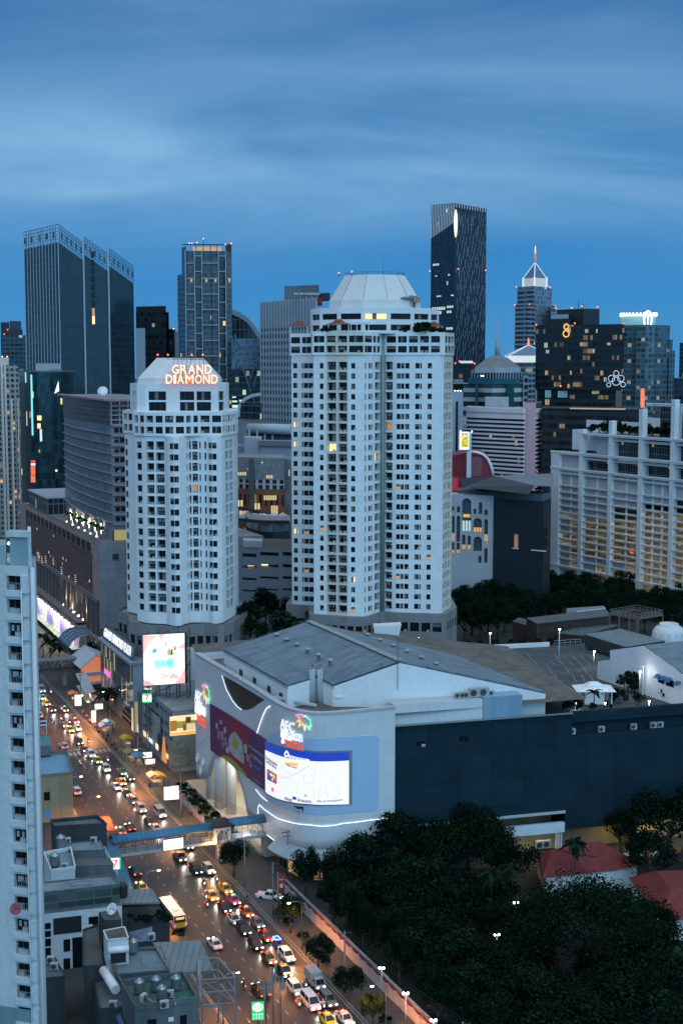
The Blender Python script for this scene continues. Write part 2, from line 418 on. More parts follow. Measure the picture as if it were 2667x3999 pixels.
def ucols(crop,y,xs,p,q):
	"""pixel columns of a crop -> metres along the wall p->q"""
	d=Vector((q[0]-p[0],q[1]-p[1]));Ln=d.length;d.normalize();o=[]
	for x in xs:
		w_=onplane(*crop(x,y),p,q);o.append((w_.x-p[0])*d.x+(w_.y-p[1])*d.y)
	return o
	# ---- lettering
def text_bm(txt,size,depth=.1,align='CENTER',bold=False,sx=1.0):
	cu=bpy.data.curves.new("lettering",'FONT');cu.body=txt;cu.size=size;cu.extrude=depth/2;cu.align_x=align;cu.align_y='CENTER'
	if bold:cu.offset=size*.018
	cu.resolution_u=3
	o=bpy.data.objects.new("lettering",cu);COL.objects.link(o)
	dg=bpy.context.evaluated_depsgraph_get();dg.update()
	me=bpy.data.meshes.new_from_object(o.evaluated_get(dg))
	bpy.data.objects.remove(o);bpy.data.curves.remove(cu)
	bm=bmnew();bm.from_mesh(me);bpy.data.meshes.remove(me)
	for v in bm.verts:v.co=Vector((v.co.x*sx,-v.co.z,v.co.y))
	for f in bm.faces:f.material_index=0
	return bm
def fit_width(bm,w,h=None):
	xs=[v.co.x for v in bm.verts];zs=[v.co.z for v in bm.verts]
	if not xs:return bm
	k=w/(max(xs)-min(xs));cx=(max(xs)+min(xs))/2;cz=(max(zs)+min(zs))/2
	kz=k if h is None else h/(max(zs)-min(zs))
	for v in bm.verts:v.co.x=(v.co.x-cx)*k;v.co.z=(v.co.z-cz)*kz
	return bm
	# ---- ground, road, pavements
def ground_mat():
	m=mat("ground_earth",(.045,.050,.050),.9,.4,.02,fine=.3);return m
bm=bmnew();quad(bm,[(-9000,-800,0),(9000,-800,0),(9000,12000,0),(-9000,12000,0)])
struct(obj("ground",bm,ground_mat()))
ASPH=mat("asphalt",(.030,.027,.026),.46,.35,.12,spec=.5,fine=.18,bump=.04)
PAVE=lines_mat("paving_stones",(.058,.054,.052),(.035,.035,.035),1.2,1.2,.05,.05,.75,.25)
KERB=mat("kerb_stone",(.16,.16,.15),.8,.2)
MARK=mat("road_paint",(.40,.39,.36),.6,.3,.6)
RN0,RN1,RS0,RS1=66.6,88.0,120.0,760.0
def strip(bm,s0,s1,n0,n1,z,mi=0):
	quad(bm,[sn(s0,n0,z),sn(s0,n1,z),sn(s1,n1,z),sn(s1,n0,z)][::-1]if False else[sn(s0,n0,z),sn(s0,n1,z),sn(s1,n1,z),sn(s1,n0,z)],mi,[(n0,s0),(n1,s0),(n1,s1),(n0,s1)])
def snbox(bm,s0,s1,n0,n1,z0,z1,mi=0):
	prism(bm,[tuple(sn(a,b)[:2])for a,b in((s0,n0),(s0,n1),(s1,n1),(s1,n0))],z0,z1,mi)
bm=bmnew();strip(bm,RS0,RS1,RN0,RN1,.012);struct(obj("road",bm,ASPH))
bm=bmnew()
for k in range(1,6):
	n=RN1-1.0-3.4*k+.5
	s=RS0
	while s<560:
		strip(bm,s,s+1.5,n-.07,n+.07,.018);s+=4.5
strip(bm,RS0,560,RN1-.55,RN1-.43,.018);strip(bm,RS0,560,RN0+.4,RN0+.52,.018)
for k in range(17):strip(bm,372,375.4,RN0+1.2+k*1.2,RN0+1.8+k*1.2,.018)
strip(bm,377.5,378,RN0+1,RN1-1,.018)
struct(obj("lane_markings",bm,MARK))
def pavement(n0,n1,s0,s1,kerb_at):
	b1=bmnew();snbox(b1,s0,s1,n0,n1,.0,.14);struct(obj("pavement",b1,PAVE))
	b2=bmnew();snbox(b2,s0,s1,kerb_at-.15,kerb_at+.15,0,.155);struct(obj("kerb",b2,KERB))
pavement(88.15,97.9,120,330,88.0)
pavement(88.15,98.4,330.0,560,88.0)
pavement(63.0,66.45,120,560,66.6)
bm=bmnew();r=random.Random(3)
for i in range(26):
	s,n,l,w_=r.uniform(190,420),r.uniform(68.5,85),r.uniform(3,14),r.uniform(.8,2.6)
	strip(bm,s,s+l,n,n+w_,.0145+i*.00008)
struct(obj("road_repair_patches",bm,mat("asphalt_patch",(.022,.021,.02),.5,.25,.4,spec=.5)))
# ---- the tall white apartment tower
TZ1=Crop(1100,2100,2.24);TZ2=Crop(1100,1050,2.24)
ROOFG=mat("roof_grey",(.20,.21,.215),.9,.25,.4,fine=.15)
def tower_right():
	root=thing("apartment_tower","tallest white apartment tower, pale cone roof, dark pipe down its middle","apartment tower",(8,418,0))
	off=root.location.copy();W=Wins(11,.035);bw=bmnew();bb=bmnew()
	z0,zf,ztop=32.0,110.2,117.0
	FH=3.04;rows=[33.25+FH*k for k in range(25)]
	A=[(-15.6,431.8),(-8.7,429.3)];B=[(-8.35,414.6),(-4.6,413.2)];B2=[(-4.6,413.2),(2.0,410.7)];C=[(2.0,410.7),(6.7,409.9)]
	Dd=[(6.7,409.9),(9.3,413.7),(11.7,418.2)];E_=[(13.1,419.2),(16.4,417.3)];F_=[(16.4,417.3),(29.3,414.9)];G_=[(29.3,414.9),(30.6,416.4)];H_=[(30.6,416.4),(34.1,426.3)]
	def seg(bm,crop,y,p,q,cols,mi=0):
		ops=[]
		for k,zb in enumerate(rows):
			for x0,x1,kind,h0,h1,dep in cols:
				u0,u1=ucols(crop,y,(x0,x1),p,q);ops.append((u0,u1,zb+h0,zb+h1,kind,dep))
		facade(bm,p,q,z0,zf-.05,ops,W,mi,off)
	sq=('w',.05,1.68,.38)
	seg(bw,TZ1,500,*A,[(108,143,*sq),(181,193,*sq),(198,237,*sq),(240,280,*sq)])
	seg(bw,TZ1,560,*B,[(336,368,*sq)])
	seg(bb,TZ1,560,*B2,[(401,476,'b',-.3,2.05,1.5),(496,570,'b',-.3,2.05,1.5)])
	seg(bw,TZ1,560,*C,[(606,641,*sq)])
	seg(bw,TZ1,560,Dd[0],Dd[1],[(724,735,*sq),(756,775,*sq),(778,790,*sq)])
	seg(bw,TZ1,560,Dd[1],Dd[2],[(812,855,'b',-.25,2.0,1.2)])
	seg(bw,TZ1,560,*E_,[(898,962,'b',-.25,2.1,1.3)])
	seg(bw,TZ1,560,*F_,[(966,991,*sq),(997,1030,*sq),(1034,1062,*sq),(1070,1106,*sq),(1157,1194,*sq),(1199,1212,*sq),(1263,1299,*sq)])
	facade(bw,*G_,z0,zf-.05,[],W,0,off)
	Lh=10.5
	ops=[(u,u+w_,zb+a,zb+b,k,dp)for zb in rows for u,w_,a,b,k,dp in((.55,1.3,.1,1.6,'w',.3),(2.7,2.4,-.2,1.9,'b',1.2),(5.9,2.3,-.2,1.9,'b',1.2),(8.9,.9,.1,1.6,'w',.3))]
	facade(bb,*H_,z0,zf-.05,ops,W,0,off)
	back=[(34.1,426.3),(34,450),(12,458),(-14,455),(-15.6,431.8)]
	def O(p):return(p[0]-off.x,p[1]-off.y)
	for p,q in zip(back,back[1:]):facade(bw,p,q,z0,zf-.05,[],None,0,off)
	facade(bw,A[1],B[0],z0,zf-.05,[],None,0,off)
	outline=[A[0],A[1],B[0],B[1],B2[1],C[1],Dd[1],Dd[2],E_[0],E_[1],F_[1],G_[1],H_[1]]+back[1:-1]
	flat(bw,[O(p)for p in outline],zf-.05)
	cen=Vector((10,434))
	def grow(p,k):v=Vector(p)-cen;v=v*(1+k/max(v.length,1));return(cen.x+v.x,cen.y+v.y)
	o2=[grow(p,.35)for p in outline];r2=[zf+1.0,zf+3.95]
	for i in range(13):
		p,q=o2[i],o2[(i+1)%len(o2)];Ln=math.hypot(q[0]-p[0],q[1]-p[1])
		ops=[]
		if Ln>2.2 and i not in(1,7):
			n=max(1,round(Ln/3.3));wd=Ln/n
			for zb in r2:
				for k in range(n):ops.append((k*wd+.35,(k+1)*wd-.3,zb-.2,zb+1.75,'b' if(i in(3,)or k%3==2)else 'w',1.2 if i==3 or k%3==2 else .35))
		facade(bb if i in(3,4,11)else bw,p,q,zf,ztop,ops,W,0,off)
	for i in range(13,len(o2)):facade(bw,o2[i],o2[(i+1)%len(o2)],zf,ztop,[],None,0,off)
	flat(bw,[O(p)for p in o2],ztop-.3)
	dr=bmnew();pts=[]
	dcen=(10.2,431.5)
	for k in range(16):
		a=R_(360*k/16+11.25);pts.append((dcen[0]+19.6*math.cos(a)*(1.02 if abs(math.cos(a))>.5 else 1),dcen[1]+15.5*math.sin(a)))
	for i in range(16):
		p,q=pts[i],pts[(i+1)%16];Ln=math.hypot(q[0]-p[0],q[1]-p[1]);ops=[]
		if(p[1]+q[1])/2<436:ops=[(.7,Ln-.6,z,z+1.75,'w',.5)for z in(117.6,120.9)]
		facade(dr,p,q,ztop-.3,124.4,ops,W,0,off)
	flat(dr,[O(p)for p in pts],124.0)
	obj("upper_drum",dr,WHITE,root)
	rd=bmnew();fr=[(8,0),(8,0)]
	prof=[(1.0,124.0,0),(1.0,126.9,0),(.975,127.4,0),(.66,134.6,0)]
	rings=[]
	for kx,z,_ in prof:rings.append([rd.verts.new((dcen[0]-off.x+14.4*kx*math.cos(R_(30*k+15)),dcen[1]-off.y+11.5*kx*math.sin(R_(30*k+15)),z))for k in range(12)])
	for a,b in zip(rings,rings[1:]):
		for k in range(12):rd.faces.new((a[k],a[(k+1)%12],b[(k+1)%12],b[k]))
	rd.faces.new(rings[-1])
	obj("cone_roof",rd,mat("cone_roof_paint",(.62,.61,.60),.7,.06,.2),root)
	rb=bmnew()
	for a,b in zip(rings and[],[]):pass
	ringpts=[Vector((dcen[0]-off.x+9.4*math.cos(R_(30*k+15)),dcen[1]-off.y+7.5*math.sin(R_(30*k+15)),134.6))for k in range(13)]
	rail(rb,ringpts,.9,1.3,.06);obj("roof_railing",rb,DSTEEL,root)
	for k in range(12):
		s_=bmnew();a=R_(30*k+15)
		p=Vector((dcen[0]-off.x+14.4*.98*math.cos(a),dcen[1]-off.y+11.5*.98*math.sin(a),127.35));q=Vector((dcen[0]-off.x+14.4*.665*math.cos(a),dcen[1]-off.y+11.5*.665*math.sin(a),134.55))
		bar(s_,p,q,.12,.12);obj("roof_seam",s_,STEEL,root)
	g=bmnew();tube(g,[(12.4-off.x,418.4-off.y,31),(12.4-off.x,418.4-off.y,121.5)],.62,10);obj("drain_pipe",g,mat("pipe_paint",(.20,.25,.24),.6,.25,.3,streak=True),root)
	obj("wall",bw,TWR,root);obj("cream_bay",bb,CREAM,root)
	fj=bmnew()
	for p,q in((A[0],A[1]),(B[0],B2[1]),C,(Dd[0],Dd[1]),F_):
		pass
	fj.free()
	pd=bmnew();po=[grow(p,1.9)for p in outline]
	ops_i={3:3,4:2,5:2,6:2,9:4,11:4}
	for i in range(len(po)):
		p,q=po[i],po[(i+1)%len(po)];Ln=math.hypot(q[0]-p[0],q[1]-p[1]);ops=[]
		if i in ops_i and Ln>2:
			n=ops_i[i];wd=Ln/n;ops=[(k*wd+.35,(k+1)*wd-.35,26.6,29.4,'w',.5)for k in range(n)]
		facade(pd,p,q,0,32.2,ops,W,0,off)
	flat(pd,[O(p)for p in po],32.2)
	obj("podium",pd,mat("podium_granite",(.22,.225,.23),.75,.2,.3,streak=True,fine=.1),root)
	rb=bmnew()
	for k in range(7):
		q=[O(grow(p,1.93+.02))for p in po]
	rb.free()
	W.flush(root)
	return root,grow,outline,ztop
TR,_grow,_outl,_=tower_right()
def pavilion(name,label,p,w_,d_,h,rt,cat="pavilion"):
	t=thing(name,label,cat,p)
	r=bmnew()
	for i,(k,z,e)in enumerate(((1.0,h,.0),(.45,h+.8,0))):
		a=[(-w_/2*k,-d_/2*k,z),(w_/2*k,-d_/2*k,z),(w_/2*k,d_/2*k,z),(-w_/2*k,d_/2*k,z)]
		kk=k*.42;b=[(-w_/2*kk,-d_/2*kk,z+.75),(w_/2*kk,-d_/2*kk,z+.75),(w_/2*kk,d_/2*kk,z+.75),(-w_/2*kk,d_/2*kk,z+.75)]
		for j in range(4):quad(r,[a[j],a[(j+1)%4],b[(j+1)%4],b[j]])
		quad(r,b);quad(r,a[::-1])
	obj("roof",r,rt,t)
	for x in(-1,1):
		for y in(-1,1):
			q=bmnew();box(q,(x*w_*.4,y*d_*.4,h/2),(.18,.18,h));obj("post",q,WMETAL,t)
	return t
PAVR=mat("pavilion_roof_tile",(.20,.05,.04),.7,.2,1.0)
pavilion("terrace_pavilion","small red roofed pavilion on the left corner terrace of the tallest white tower",at(1168,1290,421)*1,6.5,4,2.4,PAVR)
pavilion("terrace_pavilion","wide red roofed pavilion on the middle terrace of the tallest white tower",at(1322,1290,415),7.5,3.6,2.6,PAVR)
pavilion("terrace_pavilion","dark red pavilion half hidden by plants on the right terrace of the tallest white tower",at(1694,1292,424),6,4,2.2,PAVR)
for o in COL.objects:
	if o.name.startswith("terrace_pavilion"):o.location.z=116.7
def pergola():
	t=thing("pergola","white slatted pergola beside the middle red pavilion on the tallest white tower","pergola",(at(1405,1290,415).x,414.5,116.7))
	b=bmnew()
	for x in(-2.6,-.9,.9,2.6):
		for y in(-1.2,1.2):box(b,(x,y,1.5),(.15,.15,3))
	obj("post",b,WMETAL,t);b=bmnew()
	for y in(-1.2,1.2):box(b,(0,y,3.05),(6,.15,.2))
	for k in range(13):box(b,(-2.9+k*.48,0,3.22),(.1,3,.12))
	obj("slats",b,WMETAL,t)
pergola()
def dish(loc,r,tilt,az,label,m=None,name="satellite_dish",mast=1.6,group=None):
	t=thing(name,label,"satellite dish",loc,0,group)
	b=bmnew();lathe(b,[(.02*r,-.0),(.5*r,.09*r),(.85*r,.25*r),(r,.36*r),(.98*r,.38*r),(.5*r,.13*r),(.02*r,.04*r)],seg=20)
	for v in b.verts:v.co=Matrix.Rotation(R_(az),4,'Z')@(Matrix.Rotation(R_(tilt),4,'X')@v.co)
	d=obj("reflector",b,m or STEEL,t);d.location=(0,0,mast)
	p=bmnew();tube(p,[(0,0,0),(0,0,mast+.1)],.07*r+.03,8);obj("mast",p,DSTEEL,t)
	p=bmnew();dirv=Matrix.Rotation(R_(az),3,'Z')@(Matrix.Rotation(R_(tilt),3,'X')@Vector((0,0,.75*r)))
	for k in range(3):
		a=2.094*k;e=Matrix.Rotation(R_(az),3,'Z')@(Matrix.Rotation(R_(tilt),3,'X')@Vector((math.cos(a)*.9*r,math.sin(a)*.9*r,.3*r)))
		bar(p,e+Vector((0,0,mast)),dirv+Vector((0,0,mast)),.04*r+.015,.04*r+.015)
	box(p,(dirv.x,dirv.y,dirv.z+mast),(.14*r,.14*r,.2*r));obj("feed_horn",p,DSTEEL,t)
	return t
DISHM=mat("dish_paint",(.20,.21,.22),.6,.15)
p=at(*TZ2(1088,345),424);dish(Vector((p.x,424,124.0)),2.6,-8,10,"upward facing satellite dish on the drum of the tallest white tower",DISHM,mast=2.4)
p=at(*TZ2(1160,345),424);dish(Vector((p.x,425,124.0)),2.2,34,40,"tilted satellite dish at the drum edge of the tallest white tower",DISHM,mast=2.6)
def antenna(loc,h,label,lamp=None,name="roof_antenna",r=.06):
	t=thing(name,label,"antenna",loc);b=bmnew();tube(b,[(0,0,0),(0,0,h*.6),(0,0,h)],[r,r*.7,r*.35],6);box(b,(0,0,.15),(.5,.5,.3));obj("mast",b,DSTEEL,t)
	if lamp:q=bmnew();lathe(q,[(.02,-.2),(.2,-.12),(.24,.1),(.02,.3)],(0,0,h));obj("beacon",q,lamp,t)
	return t
p=at(*TZ2(884,75),431);antenna(Vector((p.x,431,134.6)),6.3,"thin whip antenna on the cone roof of the tallest white tower")
p=at(*TZ2(614,75),427);antenna(Vector((p.x,427,134.6)),1.0,"short red beacon mast on the front of the cone roof of the tallest white tower",LAMPR)
p=at(*TZ2(500,75),428);antenna(Vector((p.x,428.5,134.6)),.7,"red beacon at the left rim of the cone roof of the tallest white tower",LAMPR)
# ---- the lower white tower with the neon sign
LZ1=Crop(460,2050,3.136);LZ2=Crop(460,1360,3.136)
def tower_left():
	root=thing("apartment_tower","lower white apartment tower under the orange neon roof letters","apartment tower",(-48,412,0))
	off=root.location.copy();W=Wins(23,.012);bw=bmnew();bb=bmnew()
	z0,zf=31.0,86.6;FH=3.217
	rows=[34.75+FH*k for k in range(16)]
	P=[(-66.5,424.5),(-62.8,420.5),(-61.0,408.6),(-58.3,406.0),(-57.2,405.2),(-51.6,403.6),(-50.2,401.6),(-48.6,400.5),(-47.0,401.0),(-45.6,404.2),(-44.8,406.2),(-41.9,406.6),(-39.6,405.9),(-37.9,404.4),(-36.5,404.6),(-35.2,406.2),(-34.6,408.6),(-32.5,419.0),(-32.2,424.6)]
	sq=('w',-.1,1.85,.4)
	colz={0:[(122,152,*sq)],1:[],2:[(263,322,*sq)],4:[(370,470,'b',-.35,2.1,1.5),(493,598,'b',-.35,2.1,1.5)],6:[],9:[(806,820,*sq)],10:[(866,918,'b',-.35,2.1,1.4),(936,1000,'b',-.35,2.1,1.4)],11:[(1012,1036,*sq),(1080,1106,*sq)]}
	for i in range(18):
		p,q=P[i],P[i+1];Ln=math.hypot(q[0]-p[0],q[1]-p[1]);cols=[]
		for x0,x1,kind,a,b,dp in colz.get(i,[]):u0,u1=ucols(LZ1,800,(x0,x1),p,q);cols.append((max(.1,u0),min(Ln-.1,u1),a,b,kind,dp))
		if i==1:cols=[(8.0,9.6,0,1.75,'w',.3),(3.2,4.6,0,1.75,'w',.3)]
		if i in(6,7):cols=[(.05 if i==7 else .35,Ln-(.05 if i==6 else .25),-.05,1.7,'w',.3)]
		if i in(13,):cols=[(.06,Ln-.06,-.05,1.7,'w',.3)]
		if i in(12,):cols=[(Ln-1.5,Ln-.05,-.05,1.7,'w',.3)]
		if i==16:cols=[(1.1,4.3,-.35,2.1,'b',1.5),(5.4,8.8,-.35,2.1,'b',1.5)]
		if i==17:cols=[(1.2,2.6,0,1.75,'w',.3)]
		if i==9:cols=[(.5,1.0,0,1.75,'w',.3),(1.4,1.9,0,1.75,'w',.3)]
		ops=[(u0,u1,zb+a,zb+b,k,dp)for zb in rows for u0,u1,a,b,k,dp in cols]
		facade(bw,p,q,z0,zf,ops,W,0,off)
	back=[P[-1],(-33,440),(-64,442),P[0]]
	for p,q in zip(back,back[1:]):facade(bw,p,q,z0,zf,[],None,0,off)
	outl=P+back[1:-1]
	O=lambda p:(p[0]-off.x,p[1]-off.y)
	flat(bw,[O(p)for p in outl],zf)
	cen=Vector((-48.5,421))
	def grow(p,k):v=Vector(p)-cen;v=v*(1+k/max(v.length,1));return(cen.x+v.x,cen.y+v.y)
	fl=bmnew()
	spans=[(0,1),(2,3,4,5),(9,10,11),(15,16,17)]
	ids=[0,1,2,4,5,9,11,15,16,17,18]
	Q=[grow(P[i],.5)for i in ids]+[grow(p,.3)for p in back[1:-1]]
	for i in range(len(Q)):
		p,q=Q[i],Q[(i+1)%len(Q)];Ln=math.hypot(q[0]-p[0],q[1]-p[1]);ops=[]
		if i<10 and Ln>1.8:
			n=max(1,round(Ln/2.9));wd=Ln/n
			ops=[(k*wd+.4,(k+1)*wd-.35,z-.1,z+1.9,'b' if k%2==0 else 'w',1.1 if k%2==0 else .3)for z in(zf+.9,zf+4.1)for k in range(n)]
		facade(fl,p,q,zf+.03,93.6,ops,W,0,off)
	flat(fl,[O(p)for p in Q],93.55)
	obj("flared_floors",fl,WHITE,root)
	up=bmnew()
	U=[(-63.2,415.5),(-60.3,409.5),(-57.6,408.4),(-51,407.4),(-36.3,407.6),(-34.4,412.5),(-35,432),(-62,432)]
	uo={0:[(2.6,4.0),(4.6,5.8)],2:[(.9,6.2)],3:[(3.6,7.8),(8.5,12.7)],4:[(.7,4.3)]}
	for i in range(len(U)):
		p,q=U[i],U[(i+1)%len(U)]
		facade(up,p,q,93.5,101.9,[(a,b,z,z+2.6,'w',.5)for a,b in uo.get(i,[])for z in(93.9,97.0)],W,0,off)
	flat(up,[O(p)for p in U],101.7)
	obj("upper_storey",up,WHITE,root)
	cr_=bmnew()
	b0=[(-60.3,412),(-55,409.3),(-43,408.9),(-37.0,410.6),(-36.6,425),(-42,430),(-56,430),(-60.6,424)]
	c0=Vector((-48.9,418.5))
	t0=[(c0.x+(p[0]-c0.x)*.56+.25,c0.y+(p[1]-c0.y)*.55)for p in b0]
	for i in range(8):
		j=(i+1)%8
		quad(cr_,[(*O(b0[i]),101.7),(*O(b0[j]),101.7),(*O(b0[j]),103.4),(*O(b0[i]),103.4)])
		quad(cr_,[(*O(b0[i]),103.4),(*O(b0[j]),103.4),(*O(t0[j]),109.4),(*O(t0[i]),109.4)])
	quad(cr_,[(*O(p),109.4)for p in t0])
	obj("cone_roof",cr_,MATS["cone_roof_paint"],root)
	obj("wall",bw,TWL,root);bb.free()
	pd=bmnew();po=[grow(P[i],3.2)for i in(0,1,2,4,6,8,9,11,13,14,16,18)]+[(-30,445),(-66,447)]
	for i in range(len(po)):
		p,q=po[i],po[(i+1)%len(po)];Ln=math.hypot(q[0]-p[0],q[1]-p[1]);ops=[]
		if i<11 and Ln>3:
			n=max(1,round(Ln/2.6));wd=Ln/n;ops=[(k*wd+.35,(k+1)*wd-.35,24.6,27.6,'w',.6)for k in range(n)]
		facade(pd,p,q,0,31.3,ops,W,0,off)
	flat(pd,[O(p)for p in po],30.6)
	obj("podium",pd,MATS["podium_granite"],root)
	W.flush(root)
	return root
TL=tower_left()
NEON=emit("orange_neon",(1,.22,.06),1.25);NEONC=emit("neon_core",(1,.66,.42),1.5)
def neon_sign():
	c=Vector((-42.2,406.5,101.9))
	t=thing("rooftop_sign","orange neon rooftop letters reading GRAND DIAMOND on the lower white tower","sign",c)
	for txt,x0,x1,y0,y1 in(("GRAND",660,1160,200,316),("DIAMOND",585,1235,320,437)):
		a=at(*LZ2(x0,y1),406.3);b=at(*LZ2(x1,y0),406.3)
		xs=a.x;sp=(b.x-a.x)
		wds={'I':.42,'M':1.22,'W':1.2}
		tot=sum(wds.get(ch,1.0)for ch in txt);cur=0
		for ch in txt:
			wd=sp*wds.get(ch,1.0)/tot;h=b.z-a.z
			for nm,ex,mm,dy_ in(("neon_letter",0,NEON,0),):
				tb=text_bm(ch,3.0,.25,bold=True);fit_width(tb,wd*.84,h*.97)
				lo=obj(nm,tb,mm,t);lo.location=Vector((xs+cur+wd/2,406.3,(a.z+b.z)/2))-c
			tb=text_bm(ch,3.0,.1);fit_width(tb,wd*.80,h*.93);lo2=obj("neon_core",tb,NEONC,lo);lo2.location=(0,-.16,0)
			cur+=wd
	fr=bmnew();a=at(*LZ2(690,150),408);b=at(*LZ2(1060,150),408)
	for k in range(8):
		x=a.x+(b.x-a.x)*k/7-c.x;bar(fr,(x,.5,0),(x,.5,8.6),.1,.1);bar(fr,(x,.5,5),(x,3.2,2.0),.08,.08)
	for z in(1.3,3.2,4.9,7.1):bar(fr,(a.x-c.x-1.5,.5,z),(b.x-c.x+1.5,.5,z),.08,.08)
	obj("support_frame",fr,DSTEEL,t)
	th=text_bm("แกรนด์ไดมอนด์",1.3,.12);fit_width(th,(b.x-a.x),1.25);o=obj("thai_lettering",th,BLACK,t);o.location=((a.x+b.x)/2-c.x,.25,7.55)
	l=bpy.data.lights.new("neon_glow",'AREA');l.shape='RECTANGLE';l.size=12;l.size_y=5;l.energy=200;l.color=(1,.42,.2)
	lo=bpy.data.objects.new("neon_glow",l);COL.objects.link(lo);lo.parent=t;lo.location=(0,.25,3.2);lo.rotation_euler=(R_(90),0,R_(180))
	return t
neon_sign()
for x in(492,617,907,1043):
	p=at(*LZ2(x,118),413)
	antenna(Vector((p.x,413,109.4)),.9,{492:"red beacon at the left end of the lower tower's cone roof",617:"red beacon second from the left on the lower tower's cone roof",907:"red beacon above the neon letters on the lower tower's cone roof",1043:"red beacon at the right end of the lower tower's cone roof"}[x],LAMPR,"beacon_mast")
	# ---- the shopping mall with the curved white front
RK=Crop(720,2560,1.7818);RM=Crop(1500,2300,1.3436);RN=Crop(700,2400,1.742)
MP=[Vector(p)for p in[(-36.4,338.0),(-30.5,325),(-24.8,312.6),(-19.4,300.4),(-15.6,291.2),(-12.9,285.2),(-10.4,281.3),(-7.9,279.1),(-5.2,278.1),(-2,278.4),(2,279.7),(6,281.2),(11.2,283.1)]]
def _smooth(pts,n=10):
	o=[]
	for i in range(len(pts)-1):
		a,b,c,d=pts[max(i-1,0)],pts[i],pts[i+1],pts[min(i+2,len(pts)-1)]
		for k in range(n):
			t=k/n;o.append(.5*((2*b)+(c-a)*t+(2*a-5*b+4*c-d)*t*t+(3*b-a-3*c+d)*t**3))
	return o+[pts[-1]]
MS=_smooth(MP);MA=[0.0]
for a,b in zip(MS,MS[1:]):MA.append(MA[-1]+(b-a).length)
MLEN=MA[-1];MOFF=Vector((0,300,0))
def skin_pt(a,z,off=0.0):
	a=min(max(a,0),MLEN);i=0
	lo,hi=0,len(MA)-2
	while lo<hi:
		m_=(lo+hi+1)//2
		if MA[m_]<=a:lo=m_
		else:hi=m_-1
	i=lo;t=(a-MA[i])/max(1e-6,MA[i+1]-MA[i]);p=MS[i].lerp(MS[i+1],t)
	d=(MS[min(i+2,len(MS)-1)]-MS[max(i-1,0)]).normalized()
	n=Vector((d.y,-d.x))
	return Vector((p.x+n.x*off-MOFF.x,p.y+n.y*off-MOFF.y,z))
def skin_uv(x,y,crop=RK):
	d=ray(*crop(x,y));best=None
	for i in range(len(MS)-1):
		p,q=MS[i],MS[i+1];n=Vector((-(q.y-p.y),q.x-p.x));den=n.x*d.x+n.y*d.y
		if abs(den)<1e-9:continue
		t=(n.x*p.x+n.y*p.y)/den
		if t<=0:continue
		h=Vector((d.x*t,d.y*t));k=(h-p).dot(q-p)/(q-p).length_squared
		if-.02<=k<=1.02 and(best is None or t<best[0]):best=(t,MA[i]+k*(q-p).length,CAMH+d.z*t)
	if best is None:
		i=0 if x<600 else len(MS)-2
		p,q=MS[i],MS[i+1];h=onplane(*crop(x,y),p,q);return(0.0 if i==0 else MLEN,h.z)
	return best[1],best[2]
def interp(pts,a):
	if a<=pts[0][0]:return pts[0][1]
	for(x0,y0),(x1,y1)in zip(pts,pts[1:]):
		if a<=x1:return y0+(y1-y0)*(a-x0)/max(1e-6,x1-x0)
	return pts[-1][1]
def skin_sheet(bm,upper,lower,off=.12,n=48,mi=0,back=True,rows=1,px=True):
	U=sorted(skin_uv(*p)for p in upper)if px else upper;Lw=sorted(skin_uv(*p)for p in lower)if px else lower
	a0,a1=max(U[0][0],Lw[0][0]),min(U[-1][0],Lw[-1][0])
	z_0=min(p[1]for p in Lw);z_1=max(p[1]for p in U)
	l=bm.loops.layers.uv.verify();pv=None
	for k in range(n+1):
		a=a0+(a1-a0)*k/n;zu,zl=interp(U,a),interp(Lw,a)
		cv=[bm.verts.new(skin_pt(a,zl+(zu-zl)*j/rows,off))for j in range(rows+1)]
		uvs=[((a-a0)/(a1-a0),(zl+(zu-zl)*j/rows-z_0)/(z_1-z_0))for j in range(rows+1)]
		bk=[bm.verts.new(skin_pt(a,zl,-.05)),bm.verts.new(skin_pt(a,zu,-.05))]
		if pv:
			for j in range(rows):
				f=bm.faces.new((pv[0][j],cv[j],cv[j+1],pv[0][j+1]));f.material_index=mi
				for lp,t in zip(f.loops,(pv[1][j],uvs[j],uvs[j+1],pv[1][j+1])):lp[l].uv=t
			if back:
				bm.faces.new((pv[2][0],bk[0],cv[0],pv[0][0])).material_index=mi
				bm.faces.new((pv[0][-1],cv[-1],bk[1],pv[2][1])).material_index=mi
		if back and k in(0,n):
			for j in range(1):bm.faces.new((bk[0],cv[0],cv[-1],bk[1])if k==0 else(cv[0],bk[0],bk[1],cv[-1])).material_index=mi
		pv=(cv,uvs,bk)
	return a0,a1,z_0,z_1
def skin_line(bm,pts,r=.12,off=.2,sub=6):
	P=[skin_uv(*p)for p in pts];o=[]
	for(a,z),(b,y)in zip(P,P[1:]):
		for k in range(sub):o.append(skin_pt(a+(b-a)*k/sub,z+(y-z)*k/sub,off))
	o.append(skin_pt(*P[-1],off));tube(bm,o,r,5)
def skin_warp(bm,x0,x1,y0,y1,off=.3):
	"""lettering built in its own plane -> laid on the curved wall inside the pixel box"""
	xs=[v.co.x for v in bm.verts];zs=[v.co.z for v in bm.verts]
	ax,zx=min(xs),min(zs);wx,hz=max(xs)-ax,max(zs)-zx
	c=[skin_uv(x0,y0),skin_uv(x1,y0 if not isinstance(y0,tuple)else y0),skin_uv(x0,y1),skin_uv(x1,y1)]
	for v in bm.verts:
		u=(v.co.x-ax)/wx;t=(v.co.z-zx)/hz
		a=(c[2][0]+(c[3][0]-c[2][0])*u)*(1-t)+(c[0][0]+(c[1][0]-c[0][0])*u)*t
		z=(c[2][1])*(1-t)+c[0][1]*t
		v.co=skin_pt(a,z,off-v.co.y)
	return bm
